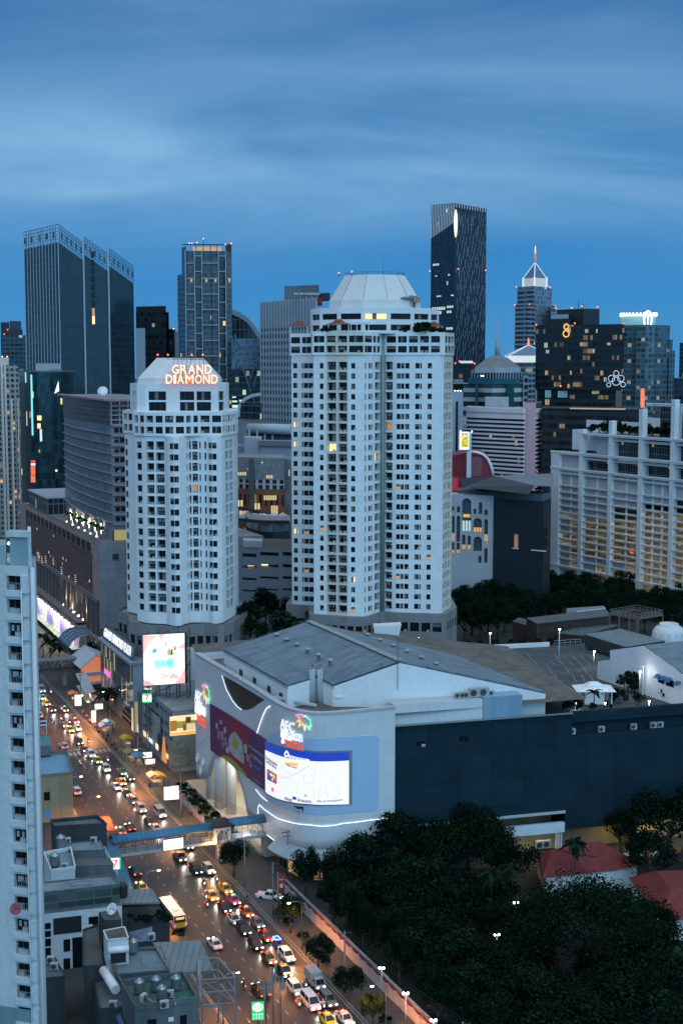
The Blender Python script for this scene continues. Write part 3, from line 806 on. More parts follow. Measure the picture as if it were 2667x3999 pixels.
SKINM=lines_mat("mall_white_panels",(.60,.615,.635),(.42,.44,.47),1.9,2.4,.05,.05,.45,.08,cellvar=.025)
SKIN2=mat("mall_smooth_panel",(.38,.52,.70),.45,.05,.2)
LED=emit("white_led_line",(.82,.90,1),2.2)
NAVY=lines_mat("mall_dark_wall",(.010,.028,.041),(.0055,.017,.026),7.3,6.1,.16,.16,.8,.35,cellvar=.12,spec=.1)
ROOFC=lines_mat("hall_roof_sheet",(.125,.175,.215),(.075,.11,.14),1.05,4.6,.10,.12,.8,.40,cellvar=.14)
TERR=mat("terrace_concrete",(.12,.115,.105),.9,.4,.3,fine=.25)
mall=thing("shopping_mall","white curved mall with LED screen on its rounded corner and dark blue side wall","shopping mall",MOFF)
low=[(85,835),(110,862),(150,845),(190,740),(235,695),(300,730),(355,790),(385,870),(410,950),(437,1100),(520,1180),(578,1243),(660,1305),(740,1335),(900,1358),(1070,1350),(1360,1315),(1462,1303)]
bm=bmnew();lowuv=sorted(skin_uv(*p)for p in low)
l_=bm.loops.layers.uv.verify();prev=None;NC=150
for k in range(NC+1):
	a=MLEN*k/NC;zl=interp(lowuv,a)
	vs=[skin_pt(a,zl+(36.0-zl)*j/12)for j in range(13)];cur=[bm.verts.new(p)for p in vs];inn=bm.verts.new(skin_pt(a,zl,-1.2))
	if prev:
		for j in range(12):
			f=bm.faces.new((prev[0][j],cur[j],cur[j+1],prev[0][j+1]));f.smooth=True
			for lp,t in zip(f.loops,((prev[2],prev[1][j].z),(a,vs[j].z),(a,vs[j+1].z),(prev[2],prev[1][j+1].z))):lp[l_].uv=t
		bm.faces.new((prev[3],inn,cur[0],prev[0][0]))
	prev=(cur,vs,a,inn)
e0=skin_pt(0,0);quad(bm,[(e0.x+8,e0.y+3,lowuv[0][1]),(e0.x,e0.y,lowuv[0][1]),(e0.x,e0.y,36),(e0.x+8,e0.y+3,36)],0,[(0,0),(8,0),(8,30),(0,30)])
obj("curved_facade",bm,SKINM,mall)
bm=bmnew()
prev=None
for k in range(NC+1):
	a=MLEN*k/NC;q=[bm.verts.new(skin_pt(a,z,o))for z,o in((35.7,.12),(36.2,.12),(36.2,-1.3),(34.2,-1.3))]
	if prev:
		for j in range(3):bm.faces.new((prev[j],q[j],q[j+1],prev[j+1]))
	prev=q
obj("parapet",bm,mat("parapet_paint",(.40,.42,.45),.7,.15,.5),mall)
def mall_part(name,fill,m):b=bmnew();fill(b);return obj(name,b,m,mall)
VOIDM=mat("void_and_plate_dark",(.010,.016,.022),.4,.1)
mall_part("dark_wave_sheet",lambda b:skin_sheet(b,[(268,138),(350,182),(450,242),(558,308)],[(268,140),(285,195),(300,240),(340,312),(375,355),(405,378),(440,378),(480,362),(520,332),(556,311)],.06),VOIDM)  # sheet laid on the skin; the void's shade is put into its dark colour
for pts,r_,nm in(([(268,138),(285,195),(300,240),(340,312),(375,357),(404,376)],.05,"led_line"),([(508,545),(530,480),(555,410),(575,370),(602,350)],.06,"led_line"),([(520,1112),(518,1060),(527,1038),(560,1070),(650,1130),(740,1158),(880,1177),(960,1186),(1040,1180),(1100,1167),(1200,1157),(1290,1144),(1375,1135),(1455,1130)],.05,"led_line"),([(580,1246),(660,1306),(740,1336)],.06,"led_line"),([(1070,1348),(1200,1335),(1360,1314)],.05,"led_line"),([(500,930),(540,980),(582,1012)],.05,"led_line")):
	mall_part(nm,lambda b:skin_line(b,pts,r_),LED)
mall_part("thin_seam",lambda b:skin_line(b,[(88,642),(110,605),(160,565)],.07),WMETAL)
mall_part("smooth_panel",lambda b:skin_sheet(b,[(572,580),(610,535),(650,530),(860,573),(1100,566),(1320,556),(1354,572)],[(572,1000),(620,1030),(800,1090),(940,1105),(1170,1093),(1330,1079),(1354,1055)],.1,60),SKIN2)
mall_part("screen_frame",lambda b:skin_sheet(b,[(566,588),(640,618),(720,640),(860,657),(1000,663),(1164,657)],[(566,948),(600,976),(650,1000),(750,1025),(870,1038),(1000,1042),(1164,1034)],.28,60),mat("screen_casing",(.20,.23,.26),.6,.1))
SCW=emit("screen_white",(.90,.89,.84),.86);SCB=emit("screen_blue",(.012,.05,.40),.85)
SCG=emit("screen_grey_print",(.66,.65,.62),.8);SCY=emit("screen_yellow",(.95,.55,.1),.9);SCD=emit("screen_dark_print",(.10,.11,.25),.6);SCR=emit("screen_red",(.75,.12,.07),.8)
scr=mall_part("led_screen",lambda b:skin_sheet(b,[(575,655),(640,683),(700,703),(860,727),(1000,733),(1140,727)],[(575,945),(600,965),(650,990),(750,1015),(870,1028),(1000,1033),(1140,1030)],.42,60),SCW)
def scr_part(name,fill,m):b=bmnew();fill(b);return obj(name,b,m,scr)
scr_part("blue_header",lambda b:skin_sheet(b,[(575,600),(640,630),(720,650),(860,668),(1000,673),(1140,670)],[(575,655),(640,683),(700,703),(860,727),(1000,733),(1140,727)],.43,60),SCB)
def skin_txt(txt,x0,x1,y0,y1,off=.5,bold=False,depth=.05):return lambda b:b.from_mesh(_tmp(txt,x0,x1,y0,y1,off,bold,depth))
def _tmp(txt,x0,x1,y0,y1,off,bold,depth):
	t=skin_warp(text_bm(txt,1,depth,bold=bold),x0,x1,y0,y1,off);me=bpy.data.meshes.new("tmp");t.to_mesh(me);t.free();return me
TXW=emit("lit_white_lettering",(.95,.97,1),.92);TXR=emit("lit_red_lettering",(1,.13,.05),.72)
SCWB=emit("screen_header_lettering",(.9,.93,1),1.0)
scr_part("header_lettering",skin_txt("ธนาคารกรุงเทพ",740,876,687,716,.50,True),SCWB)
def ring_line(pts,r=.1,off=.47):return lambda b:skin_line(b,pts,r,off,4)
scr_part("header_emblem",ring_line([(725,662),(735,675),(738,688),(733,697),(725,701),(717,697),(713,688),(716,675),(725,662)],.16,.5),SCWB)
for pts in([(680,830),(740,850),(780,880),(800,920),(800,945)],[(680,850),(770,830),(820,800),(850,770),(885,765)],[(815,800),(840,780),(880,775),(905,790),(905,810),(885,825),(905,850),(900,880),(870,888),(840,870),(838,840),(860,815)],[(905,985),(905,910),(888,885)],[(930,985),(960,890),(975,890),(1000,985)],[(948,945),(990,945)],[(915,760),(915,830),(900,850)],[(960,745),(955,800),(1000,820),(1060,815)],[(1010,830),(1040,900),(1080,930),(1060,975),(1020,978)],[(1055,745),(1070,790),(1110,795),(1130,800)],[(690,760),(720,800),(760,815)]):
	scr_part("map_line",ring_line(pts,.085,.45),SCG)
scr_part("yellow_button",lambda b:skin_sheet(b,[(716,738),(800,743)],[(716,758),(800,766)],.47,8),SCY)
scr_part("button_lettering",skin_txt("ดาวน์โหลด  สแกนเลย",722,795,746,759,.52),SCD)
scr_part("app_lettering",skin_txt("โมบายแบงก์กิ้ง",582,660,690,716,.49),SCD);scr_part("app_lettering",skin_txt("แอปใหม่ ใช้ง่าย",584,655,718,740,.49),SCD)
scr_part("picture_card",lambda b:skin_sheet(b,[(590,786),(656,826)],[(590,860),(656,893)],.47,8),SCD)
for x,y,w_,h_,mm in((596,800,14,22,SCR),(612,815,14,20,SCW),(630,822,16,30,SCY),(600,835,18,14,SCB),(640,850,12,22,SCR),(622,850,12,16,SCG),(622,915,12,26,SCR),(842,962,16,10,SCR)):
	scr_part("picture_patch",lambda b:skin_sheet(b,[(x,y),(x+w_,y+w_*.4)],[(x,y+h_),(x+w_,y+h_+w_*.4)],.5,3),mm)
scr_part("footer_lettering",skin_txt("สมัครที่",712,760,972,996,.5,True),SCD)
scr_part("footer_emblem",lambda b:skin_sheet(b,[(766,977),(788,981)],[(766,997),(788,1001)],.5,4),SCB)
scr_part("footer_lettering",skin_txt("โมบายแบงก์กิ้ง",797,890,984,1008,.5,True),SCD)
scr_part("footer_lettering",skin_txt("หรือ ธนาคารกรุงเทพ",922,1095,1000,1020,.5,True),SCD)
mall_part("maker_plate",lambda b:skin_sheet(b,[(768,1046),(830,1052)],[(768,1070),(830,1076)],.3,6),VOIDM)
mall_part("plate_lettering",skin_txt("Plan B",774,824,1052,1072,.38,True),WMETAL)
RAINB=[emit("logo_"+n,c,.9)for n,c in(("pink",(.9,.25,.75)),("orange",(1,.38,.10)),("yellow",(1,.62,.25)),("white",(1,1,.95)),("green",(.25,.85,.35)),("mint",(.45,.9,.75)),("violet",(.65,.5,.95)))]
def logo(x0,y0,kx,ky,label,sl=0.0):
	t=thing("lit_logo",label,"sign",MOFF)
	def B(x,y):return(x0+(x-680)*kx,y0+(y-405)*ky+(x-680)*sl)
	def add(name,txt,xa,xb,ya,yb,m,bold=False):
		b=skin_warp(text_bm(txt,1,.12,bold=bold),*[B(xa,ya)[0],B(xb,ya)[0],B((xa+xb)/2,ya)[1],B((xa+xb)/2,yb)[1]],.3);obj(name,b,m,t)
	add("lettering","AEC",678,772,435,500,TXW);add("lettering","TRADE CENTER",678,828,502,532,TXW,False)
	add("lettering","PANTIP WHOLESALE",680,828,535,553,TXW,False);add("lettering","DESTINATION",680,752,553,566,TXW,False)
	add("lettering","YIWU",722,830,580,616,TXR);add("lettering","SELECTION",722,830,620,632,TXR,False)
	b=bmnew();skin_sheet(b,[B(680,572),B(714,566)],[B(680,610),B(714,616)],.28,6);obj("red_emblem",b,TXR,t)
	b=bmnew();skin_line(b,[B(690,585),B(697,578),B(704,585),B(700,594),B(708,602),B(697,609),B(688,600),B(696,592),B(690,585)],.13,.42,3);obj("emblem_knot",b,TXW,t)
	zig=[(778,420,1),(800,408,1),(796,428,1),(812,430,1),(785,462,1),(812,450,2),(800,498,2),(828,470,2),(842,522,2),(848,480,3),(876,520,4),(872,488,5),(888,494,5),(876,460,4),(882,448,4),(862,438,4),(850,418,5),(838,425,3),(822,408,6),(800,412,0),(778,420,0)]
	for(xa,ya,ca),(xb,yb,cb)in zip(zig,zig[1:]):
		b=bmnew();skin_line(b,[B(xa,ya),B(xb,yb)],.13,.3,2);obj("rainbow_stroke",b,RAINB[cb],t)
	return t
logo(680,405,1.0,1.0,"lit white and red mall logo above the big curved LED screen")
logo(83,196,.49,1.22,"lit mall logo at the far end of the curved front, beside the purple banner",.0)
BAN=bpy.data.materials.new("banner_print");BAN.use_nodes=True
_t=BAN.node_tree;_b=next(n for n in _t.nodes if n.type=='BSDF_PRINCIPLED');_u=_t.nodes.new('ShaderNodeUVMap');_s=_t.nodes.new('ShaderNodeSeparateXYZ');_t.links.new(_u.outputs[0],_s.inputs[0])
_r=_t.nodes.new('ShaderNodeValToRGB');_t.links.new(_s.outputs[0],_r.inputs[0]);_e=_r.color_ramp.elements
_e[0].position=0;_e[0].color=(.085,.022,.10,1);_e[1].position=1;_e[1].color=(.10,.035,.13,1)
for p_,c_ in((.25,(.17,.025,.07,1)),(.5,(.30,.02,.035,1)),(.72,(.20,.025,.06,1)),(.78,(.10,.03,.12,1))):q_=_e.new(p_);q_.color=c_
_t.links.new(_r.outputs[0],_b.inputs['Base Color']);_b.inputs['Roughness'].default_value=.6
MATS["banner_print"]=BAN
ban=thing("banner","long purple and red printed banner along the mall front left of the LED screen","banner",MOFF)
b=bmnew();skin_sheet(b,[(187,335),(300,402),(400,466),(500,535),(573,585)],[(187,655),(230,690),(275,708),(440,842),(575,946)],.3,50);obj("printed_sheet",b,BAN,ban)
def ban_part(name,up,lo,m,off=.36):b=bmnew();skin_sheet(b,up,lo,off,12);return obj(name,b,m,ban)
BW=mat("banner_white_print",(.42,.40,.42),.6,.4,.8);BL=mat("banner_lime_print",(.33,.36,.04),.6,.2,.5);BP=mat("banner_pale_print",(.30,.22,.30),.6,.5,1.2)
ban_part("lime_field",[(275,690),(330,712),(380,760),(440,825)],[(275,706),(330,752),(380,792),(440,841)],BL)
ban_part("white_shape",[(318,590),(335,545),(360,528),(385,560),(412,600),(420,660)],[(318,650),(345,690),(380,720),(405,740),(420,745)],BW)
ban_part("window_shape",[(347,572),(365,568),(382,590)],[(347,630),(365,640),(382,655)],BL,.42)
for k,(x,y,w_,h_)in enumerate(((228,470,14,40),(240,520,16,60),(258,450,12,30),(262,530,22,60),(285,500,14,40),(290,570,18,60),(425,620,22,60),(440,690,26,50),(405,690,20,60),(465,740,14,40),(300,640,18,40),(272,600,14,40))):
	ban_part("pale_shape",[(x,y),(x+w_*.5,y-h_*.12),(x+w_,y+h_*.2)],[(x,y+h_*.8),(x+w_*.5,y+h_),(x+w_,y+h_*.95)],BP if k%2 else BW,.34+.002*k)
for txt,xa,xb,ya,yb in(("ศูนย์รวมสินค้าราคาส่ง",458,566,612,634),("ใจกลางเมือง",482,540,632,650),("AEC TRADE CENTER",474,552,678,700)):
	b=skin_warp(text_bm(txt,1,.03),xa,xb,ya,yb,.4);obj("banner_lettering",b,BW,ban)
for txt,ya,c in(("ขายส่ง",745,(.10,.30,.55)),("ขายปลีก",790,(.50,.08,.15)),("ออนไลน์",835,(.35,.38,.06))):
	b=skin_warp(text_bm(txt,1,.03),490,542,ya,ya+24,.4);obj("banner_lettering",b,mat("banner_ink_%d"%ya,c,.6),ban)
for x,y in((98,715),(138,745),(120,802)):
	b=bmnew();skin_line(b,[(x+8*math.cos(a*.5236),y+27*math.sin(a*.5236))for a in range(13)],.22,.25,2);o=obj("round_window",b,WMETAL,mall)
	b=bmnew();skin_sheet(b,[(x-7,y-6),(x,y-24),(x+7,y-6)],[(x-7,y+6),(x,y+24),(x+7,y+6)],.1,8);obj("pane",b,emit("round_window_glow",(.7,.78,.75),.55),o)
LOBW=mat("lobby_wall",(.55,.52,.44),.8,.15)
def snp(s,n,z):v=sn(s,n,z);return(v.x-MOFF.x,v.y-MOFF.y,z)
b=bmnew()
quad(b,[snp(334,113,0),snp(280,113,0),snp(280,113,24),snp(335,113,24)])
quad(b,[snp(283,102,0),snp(283,113,0),snp(283,113,24),snp(283,102,24)][::-1]);quad(b,[snp(334,103,0),snp(334,113,0),snp(334,113,24),snp(334,103,24)])
obj("lobby_wall",b,LOBW,mall)
b=bmnew();quad(b,[snp(334,101.5,22),snp(334,113,22),snp(283,113,22),snp(283,101.5,22)]);obj("lobby_ceiling",b,LOBW,mall)
b=bmnew();prism(b,[snp(278,97.95,0)[:2],snp(278,113,0)[:2],snp(336,113,0)[:2],snp(336,98.45,0)[:2]],0,.6);obj("lobby_floor",b,mat("lobby_floor_tile",(.30,.29,.26),.5,.2,.5),mall)
for s_,n_,w_,z_,mm in((325,112.6,5,2.4,(1,.55,.2)),(318,112.6,4,2.4,(1,.66,.3)),(309,112.6,5,2.5,(1,.5,.16)),(301,112.6,4,2.5,(1,.72,.4)),(292,112.6,5,2.6,(1,.6,.24))):
	q=bmnew();p0,p1=snp(s_+w_/2,n_,0),snp(s_-w_/2,n_,0)
	quad(q,[(p0[0],p0[1],.8),(p1[0],p1[1],.8),(p1[0],p1[1],.8+z_),(p0[0],p0[1],.8+z_)]);obj("shop_window",q,emit("shop_glow_%d"%int(s_),mm,.9),mall)
for s_ in(330,313,300,288):
	for n_ in(102.4,104,108):q=bmnew();p0=snp(s_,n_,21.9);box(q,(p0[0],p0[1],21.85),(2.4,1.2,.12),TH);obj("ceiling_light",q,emit("lobby_lamp",(1,.86,.64),45),mall)
for x,y in((172,1000),(231,1065),(307,1108)):
	p=gz(*RK(x,y),.6)-MOFF;q=bmnew();lathe(q,[(1.32,.6),(1.32,23)],(p.x+.6,p.y+1.1,0),20);obj("pillar",q,mat("pillar_paint",(.72,.72,.70),.6,.05),mall)
l_=bpy.data.lights.new("soffit_light",'AREA');l_.shape='RECTANGLE';l_.size=40;l_.size_y=1.5;l_.energy=9000;l_.color=(1,.93,.78);lo_=bpy.data.objects.new("soffit_light",l_);COL.objects.link(lo_);lo_.parent=mall;lo_.location=snp(308,101.2,21);lo_.rotation_euler=(R_(-12),0,TH+1.5708)
b=bmnew();prev=None;l_=b.loops.layers.uv.verify()
for k in range(70):
	a=MLEN*(.66+.34*k/69);q=[b.verts.new(skin_pt(a,z,o))for z,o in((7.3,-.2),(7.05,.3),(5.2,2.6),(4.9,2.6),(5.0,-.2))]
	if prev:
		for j in range(4):b.faces.new((prev[j],q[j],q[j+1],prev[j+1])).smooth=False
	prev=q
obj("canopy",b,mat("canopy_sheet",(.30,.36,.40),.5,.12,.4),mall)
b=bmnew();prev=None
for k in range(71):
	a=MLEN*(.64+.36*k/70);u=a
	if prev is not None:
		p,q=skin_pt(prev,0,-.9),skin_pt(a,0,-.9);wallquad(b,p,q,0,7.2,0,u)
	prev=a
obj("shop_front",b,curtain("shop_front_glass",(.012,.014,.016),(.08,.085,.09),2.2,7.4,.12,.3,.06,(1,.7,.35),.5),mall)
WD=Vector((.9631,.2691));WO=Vector((11.25,284.4));WI=Vector((-.2691,.9631))
def wp(u,z,dep=0.0):v=WO+WD*u+WI*dep;return(v.x-MOFF.x,v.y-MOFF.y,z)
def wu(x,y):
	p=onplane(*RM(x,y),WO,WO+WD);return(Vector((p.x,p.y))-WO).dot(WD),p.z
def wop(x0,x1,y0,y1,kind='w',dep=.3):
	a,z1_=wu(x0,y0);c,z0_=wu(x1,y1);return(a,c,z0_,z1_,kind,dep)
u_step=wu(948,1130)[0];u_gal=wu(985,700)[0];UEND=128.0;ztop=31.7
Wm=Wins(5,.0);b=bmnew()
facade(b,WO,WO+WD*u_gal,9.6,ztop,[wop(170,215,802,828),wop(396,440,777,804)],Wm,0,MOFF)
facade(b,WO+WD*u_gal,WO+WD*UEND,9.6,26.8,[],None,0,MOFF,u_gal)
g=bmnew()
for lst in(((u_gal,26.8,0),(UEND,26.8,0),(UEND,26.8,1.5),(u_gal,26.8,1.5)),((u_gal,26.8,1.5),(UEND,26.8,1.5),(UEND,29.7,1.5),(u_gal,29.7,1.5)),((u_gal,29.7,1.5),(UEND,29.7,1.5),(UEND,29.7,0),(u_gal,29.7,0)),((u_gal,26.8,1.5),(u_gal,26.8,0),(u_gal,29.7,0),(u_gal,29.7,1.5))):
	quad(b,[wp(u,z,d)for u,z,d in lst],0,[(u,z)for u,z,d in lst])
facade(b,WO+WD*u_gal-WI*.25,WO+WD*UEND-WI*.25,29.7,ztop+.2,[],None,0,MOFF,u_gal)
quad(b,[wp(u_gal,ztop+.2,-.25),wp(UEND,ztop+.2,-.25),wp(UEND,ztop+.2,1.0),wp(u_gal,ztop+.2,1.0)]);quad(b,[wp(0,ztop,0),wp(u_gal,ztop,0),wp(u_gal,ztop,.8),wp(0,ztop,.8)])
quad(b,[wp(0,7,.8),wp(0,7,0),wp(0,ztop,0),wp(0,ztop,.8)])
facade(b,WO+WD*u_step,WO+WD*UEND,5.6,9.6,[],None,0,MOFF,u_step)
quad(b,[wp(u_step,5.6,6),wp(u_step,5.6,0),wp(u_step,9.6,0),wp(u_step,9.6,6)],0,[(0,0)]*4)
obj("dark_side_wall",b,NAVY,mall)
b=bmnew();quad(b,[wp(0,9.55,7),wp(u_step,9.55,7),wp(u_step,9.55,0),wp(0,9.55,0)]);boxz(b,0,0.01,0,.01,0,.01)if False else None
bar(b,wp(0,9.75,-.15),wp(u_step,9.75,-.15),.3,.55);obj("white_soffit_edge",b,mat("soffit_paint",(.42,.46,.50),.6,.1),mall)
b=bmnew();quad(b,[wp(0,0,7),wp(u_step,0,7),wp(u_step,9.6,7),wp(0,9.6,7)]);quad(b,[wp(u_step,0,4),wp(UEND,0,4),wp(UEND,5.7,4),wp(u_step,5.7,4)])
obj("lower_recess_wall",b,mat("loading_wall",(.20,.175,.12),.8,.3,.3,streak=True),mall)
Wm.flush(mall)
b=bmnew();bar(b,wp(-.4,31.75,-.2),wp(u_gal,31.75,-.2),.5,.22);obj("wall_coping",b,STEEL,mall)
b=bmnew()
ub0=wu(525,640)[0];ub1=wu(730,620)[0]
pz=[(0,.1),(ub0,.9)]
facade(b,WO+WI*.9,WO+WI*.9+WD*ub0,31.0,36.0,[],None,0,MOFF)
quad(b,[wp(0,35.98,.9),wp(ub0,35.98,.9),wp(ub0,35.98,5),wp(0,35.98,5)])
obj("upper_white_wall",b,SKINM,mall)
b=bmnew();prism(b,[wp(ub0+.02,0,.7)[:2],wp(ub1,0,.7)[:2],wp(ub1,0,8)[:2],wp(ub0+.02,0,8)[:2]],31.0,36.4,0);obj("blue_end_block",b,lines_mat("blue_panels",(.20,.32,.42),(.15,.25,.33),.9,40,.08,.01,.5,.08),mall)
b=bmnew();flat(b,[skin_pt(MLEN*k/60,0,-1.0)[:2]for k in range(61)]+[wp(45,0,2)[:2],wp(50,0,60)[:2],snp(345,150,0)[:2],snp(345,103,0)[:2]],34.2);obj("terrace_floor",b,TERR,mall)
HB={}
for nm,(cr,x,y,z)in dict(el0=(RN,305,240,39.2),el1=(RN,735,482,39.2),ei=(RN,940,420,39.8),ec=(RN,1045,480,38.9),r0=(RN,880,50,44.2),r1=(RN,1500,320,44.2),er1=(RM,845,543,35.6),er0=(RM,360,345,35.6)).items():HB[nm]=gz(*cr(x,y),z)-MOFF
b=bmnew()
def uvq(pts):return[(to_sn(p)[0],to_sn(p)[1])for p in pts]
for ids in(("el0","el1","ei","r1","r0"),("ei","ec","r1"),("r0","r1","er1","er0")):
	pts=[HB[i]for i in ids];quad(b,[(p.x,p.y,p.z)for p in pts],0,uvq(pts))
for v in list(b.faces):
	pass
roof=obj("hall_roof",b,ROOFC,mall)
sm=roof.modifiers.new("thickness",'SOLIDIFY');sm.thickness=.35;sm.offset=0
b=bmnew()
def dn(p,z=34.2):return(p.x,p.y,z)
ins=lambda p:Vector((p.x,p.y,p.z-.3))
seq=["el0","el1","ei","ec","r1","er1"]
for i,j in zip(seq,seq[1:]):
	p,q=ins(HB[i]),ins(HB[j]);quad(b,[dn(p,30),dn(q,30),q,p],0,[(0,0),(1,0),(1,1),(0,1)])
p,q=ins(HB["er1"]),ins(HB["er0"]);quad(b,[dn(p,30),dn(q,30),q,p]);p,q,w_=ins(HB["er0"]),ins(HB["r0"]),ins(HB["el0"]);quad(b,[dn(p,30),dn(q,30),q,p]);quad(b,[dn(q,30),dn(w_,30),w_,q])
obj("hall_wall",b,WHITE,mall)
b=bmnew()
def along(i,j,t,dz=0.0):return HB[i].lerp(HB[j],t)+Vector((0,0,dz))
for(i,j)in(("el0","el1"),("ei","ec")):
	d=(HB[j]-HB[i]);n=max(4,int(d.length/.8))
	for k in range(n+1):
		p=along(i,j,k/n,-.75);bar(b,p,p+Vector((0,0,.55)),.12,.35)
obj("eave_brackets",b,mat("bracket_paint",(.22,.24,.26),.7),mall)
b=bmnew();bar(b,HB["r0"]+Vector((0,0,.3)),HB["r1"]+Vector((0,0,.3)),1.6,.2);obj("ridge_cap",b,mat("ridge_sheet",(.26,.28,.29),.7,.2,.4),mall)
for k,(i,j,t0,tt)in enumerate([("el0","r0",.55,s_)for s_ in()]or[(0,0,.55,t)for t in(.08,.22,.36,.50,.64,.78)]+[(1,0,.35,t)for t in(.1,.25,.4,.55,.7,.85)]):
	if i==0:p=HB["el0"].lerp(HB["r0"],t0).lerp(HB["el1"].lerp(HB["r1"],t0),tt)
	else:p=HB["r0"].lerp(HB["er0"],t0).lerp(HB["r1"].lerp(HB["er1"],t0),tt)
	b=bmnew();lathe(b,[(.38,-.4),(.38,.55),(.75,.6),(.55,.9),(.05,1.05)],p,10);obj("roof_vent",b,mat("vent_metal",(.30,.32,.33),.5,.15),mall)
b=bmnew();tube(b,[HB["r1"]+Vector((-.5,-.6,-6)),HB["r1"]+Vector((-.5,-.6,5.5))],.07,6);obj("lightning_rod",b,DSTEEL,mall)
b=bmnew()
for(x0,y0,x1,y1)in((1065,560,1350,545),(1365,495,1560,487)):
	p0=onplane(*RN(x0,y0),gz(*RN(1045,480),38.9),gz(*RM(845,543),35.6))-MOFF;p1=onplane(*RN(x1,y1),gz(*RN(1045,480),38.9),gz(*RM(845,543),35.6))-MOFF
	bar(b,p0+Vector((0,-.3,0)),p1+Vector((0,-.3,0)),.5,.3)
obj("gable_ledge",b,WMETAL,mall)
for t in(.30,.52,.74,.92):
	p=along("el0","el1",t);b=bmnew();box(b,(p.x-.15,p.y-.1,36.2),(.16,1.7,1.3),TH);obj("louvre",b,DSTEEL,mall)
b=bmnew();p=gz(*RN(905,600),34.3)-MOFF
for dx_ in(0,1.7):tube(b,[(p.x+dx_,p.y,34.2),(p.x+dx_,p.y+.3,41.5),(p.x+dx_+.2,p.y+.9,42.2)],.62,10)
box(b,(p.x+3.4,p.y+.4,36.6),(1.4,1.2,4.6));box(b,(p.x+4.6,p.y-.6,35.4),(1.8,1.4,2.4));bar(b,(p.x-8,p.y-2.5,36.2),(p.x+1,p.y-3.6,34.6),.7,.5)
obj("exhaust_duct",b,mat("duct_sheet",(.50,.52,.54),.45,.15,.6),mall)
# ------------------ air conditioners standing on roofs (things)
def ac_mesh():
	b=bmnew();box(b,(0,0,.55),(1.1,.55,1.0));lathe(b,[(.36,0),(.36,.04),(.30,.05)],(0,0,0),14,1)
	for v in b.verts[8:]if False else[]:pass
	return b
_ac=bmnew();box(_ac,(0,0,.55),(1.15,.6,1.0));AC_ME=mesh_of("casing",_ac,ACU)
_ac=bmnew();lathe(_ac,[(.38,0),(.38,.05),(.30,.06),(.02,.03)],(0,0,0),14)
for v in _ac.verts:v.co=Vector((v.co.x-.15,-.30-v.co.z,v.co.y+.56))
FAN_ME=mesh_of("fan_grille",_ac,DSTEEL)
_ac=bmnew()
for x in(-.4,.4):box(_ac,(x,0,.03),(.1,.7,.06))
ACF_ME=mesh_of("feet",_ac,DSTEEL)
def ac_unit(loc,rot,label,group,k=1.0):
	t=thing("air_conditioner",label,"air conditioner",loc,rot,group);t.scale=(k,k,k)
	inst("casing",AC_ME,parent=t);inst("fan_grille",FAN_ME,parent=t);inst("feet",ACF_ME,parent=t);return t
for k,(x,y)in enumerate(((330,380),(350,385),(372,400),(392,410),(425,395),(560,495),(572,500),(655,545),(680,555),(760,610),(775,615))):
	p=gz(*RN(x,y),34.2);ac_unit(p,TH+1.57*(k%2),"pale air conditioner on the narrow terrace between the mall parapet and the hall wall","air conditioners on the mall terrace",1.1+.5*(k%3==0))
for k,x in enumerate((385,410,430,470,495,520,560)):
	p=onplane(*RM(x,575),WO+WI*3,WO+WI*3+WD);ac_unit(Vector((p.x,p.y,36.0)),.27,"dark outdoor unit on top of the white wall above the dark blue wall","condensers above the dark mall wall",1.9 if k in(3,5)else 1.2)
for x,y in((990,748),(1143,733),(1313,690),(1415,708),(1452,703)):
	u,z=wu(x,y);v=WO+WD*u+WI*.6;ac_unit(Vector((v.x,v.y,26.85)),.27,"white air conditioner on the recessed gallery of the dark blue mall wall","air conditioners along the dark wall gallery",1.25)
	# ---- towers and blocks behind
R1=Crop(0,800,1.4255);R2=Crop(900,1000,1.568);R3=Crop(1650,1000,1.5418);R4=Crop(0,1650,1.568);R5=Crop(900,1650,1.65);R6=Crop(1700,1650,1.6215)
PK=Crop(2140,1600,2.9753);K2=Crop(0,1480,2.5019);K4=Crop(0,2100,2.612);DS=Crop(0,0,.58793)
HY=1429.5
def px(cr,x,Y):
	p=at(cr(x,0)[0],HY,Y);return Vector((p.x,p.y))
def zt(cr,y,Y,x=0):return at(*cr(x,y),Y).z
def bldg(name,label,cat,pos,group=None):
	return thing(name,label,cat,(pos.x,pos.y,0),0,group)
def loc(t,p):return(p[0]-t.location.x,p[1]-t.location.y)
def block(t,part,front,z0,z1,m,depth=30.0,capm=None,smooth=False,z1s=None):
	"""front = plan points left to right as seen; back is pushed away from the viewer"""
	b=bmnew();u=0.0;n=len(front)
	for i in range(n-1):
		za=z1s[i]if z1s else z1;zb=z1s[i+1]if z1s else z1
		u=wallquad(b,loc(t,front[i]),loc(t,front[i+1]),z0,z0,0,u,z0,zb)if False else _wq(b,loc(t,front[i]),loc(t,front[i+1]),z0,za,zb,u)
	bk=[p+(p.normalized()*depth)for p in front]
	_wq(b,loc(t,front[-1]),loc(t,bk[-1]),z0,z1s[-1]if z1s else z1,z1s[-1]if z1s else z1,u)
	_wq(b,loc(t,bk[0]),loc(t,front[0]),z0,z1s[0]if z1s else z1,z1s[0]if z1s else z1,u+50)
	for i in range(n-1):
		za=z1s[i]if z1s else z1;zb=z1s[i+1]if z1s else z1
		a,c,d,e=loc(t,front[i]),loc(t,front[i+1]),loc(t,bk[i+1]),loc(t,bk[i])
		f=quad(b,[(*a,za),(*c,zb),(*d,zb),(*e,za)],1 if capm else 0,[(0,0)]*4)
		_wq(b,d,e,z0,zb,za,u+100)
	return obj(part,b,[m,capm]if capm else m,t)
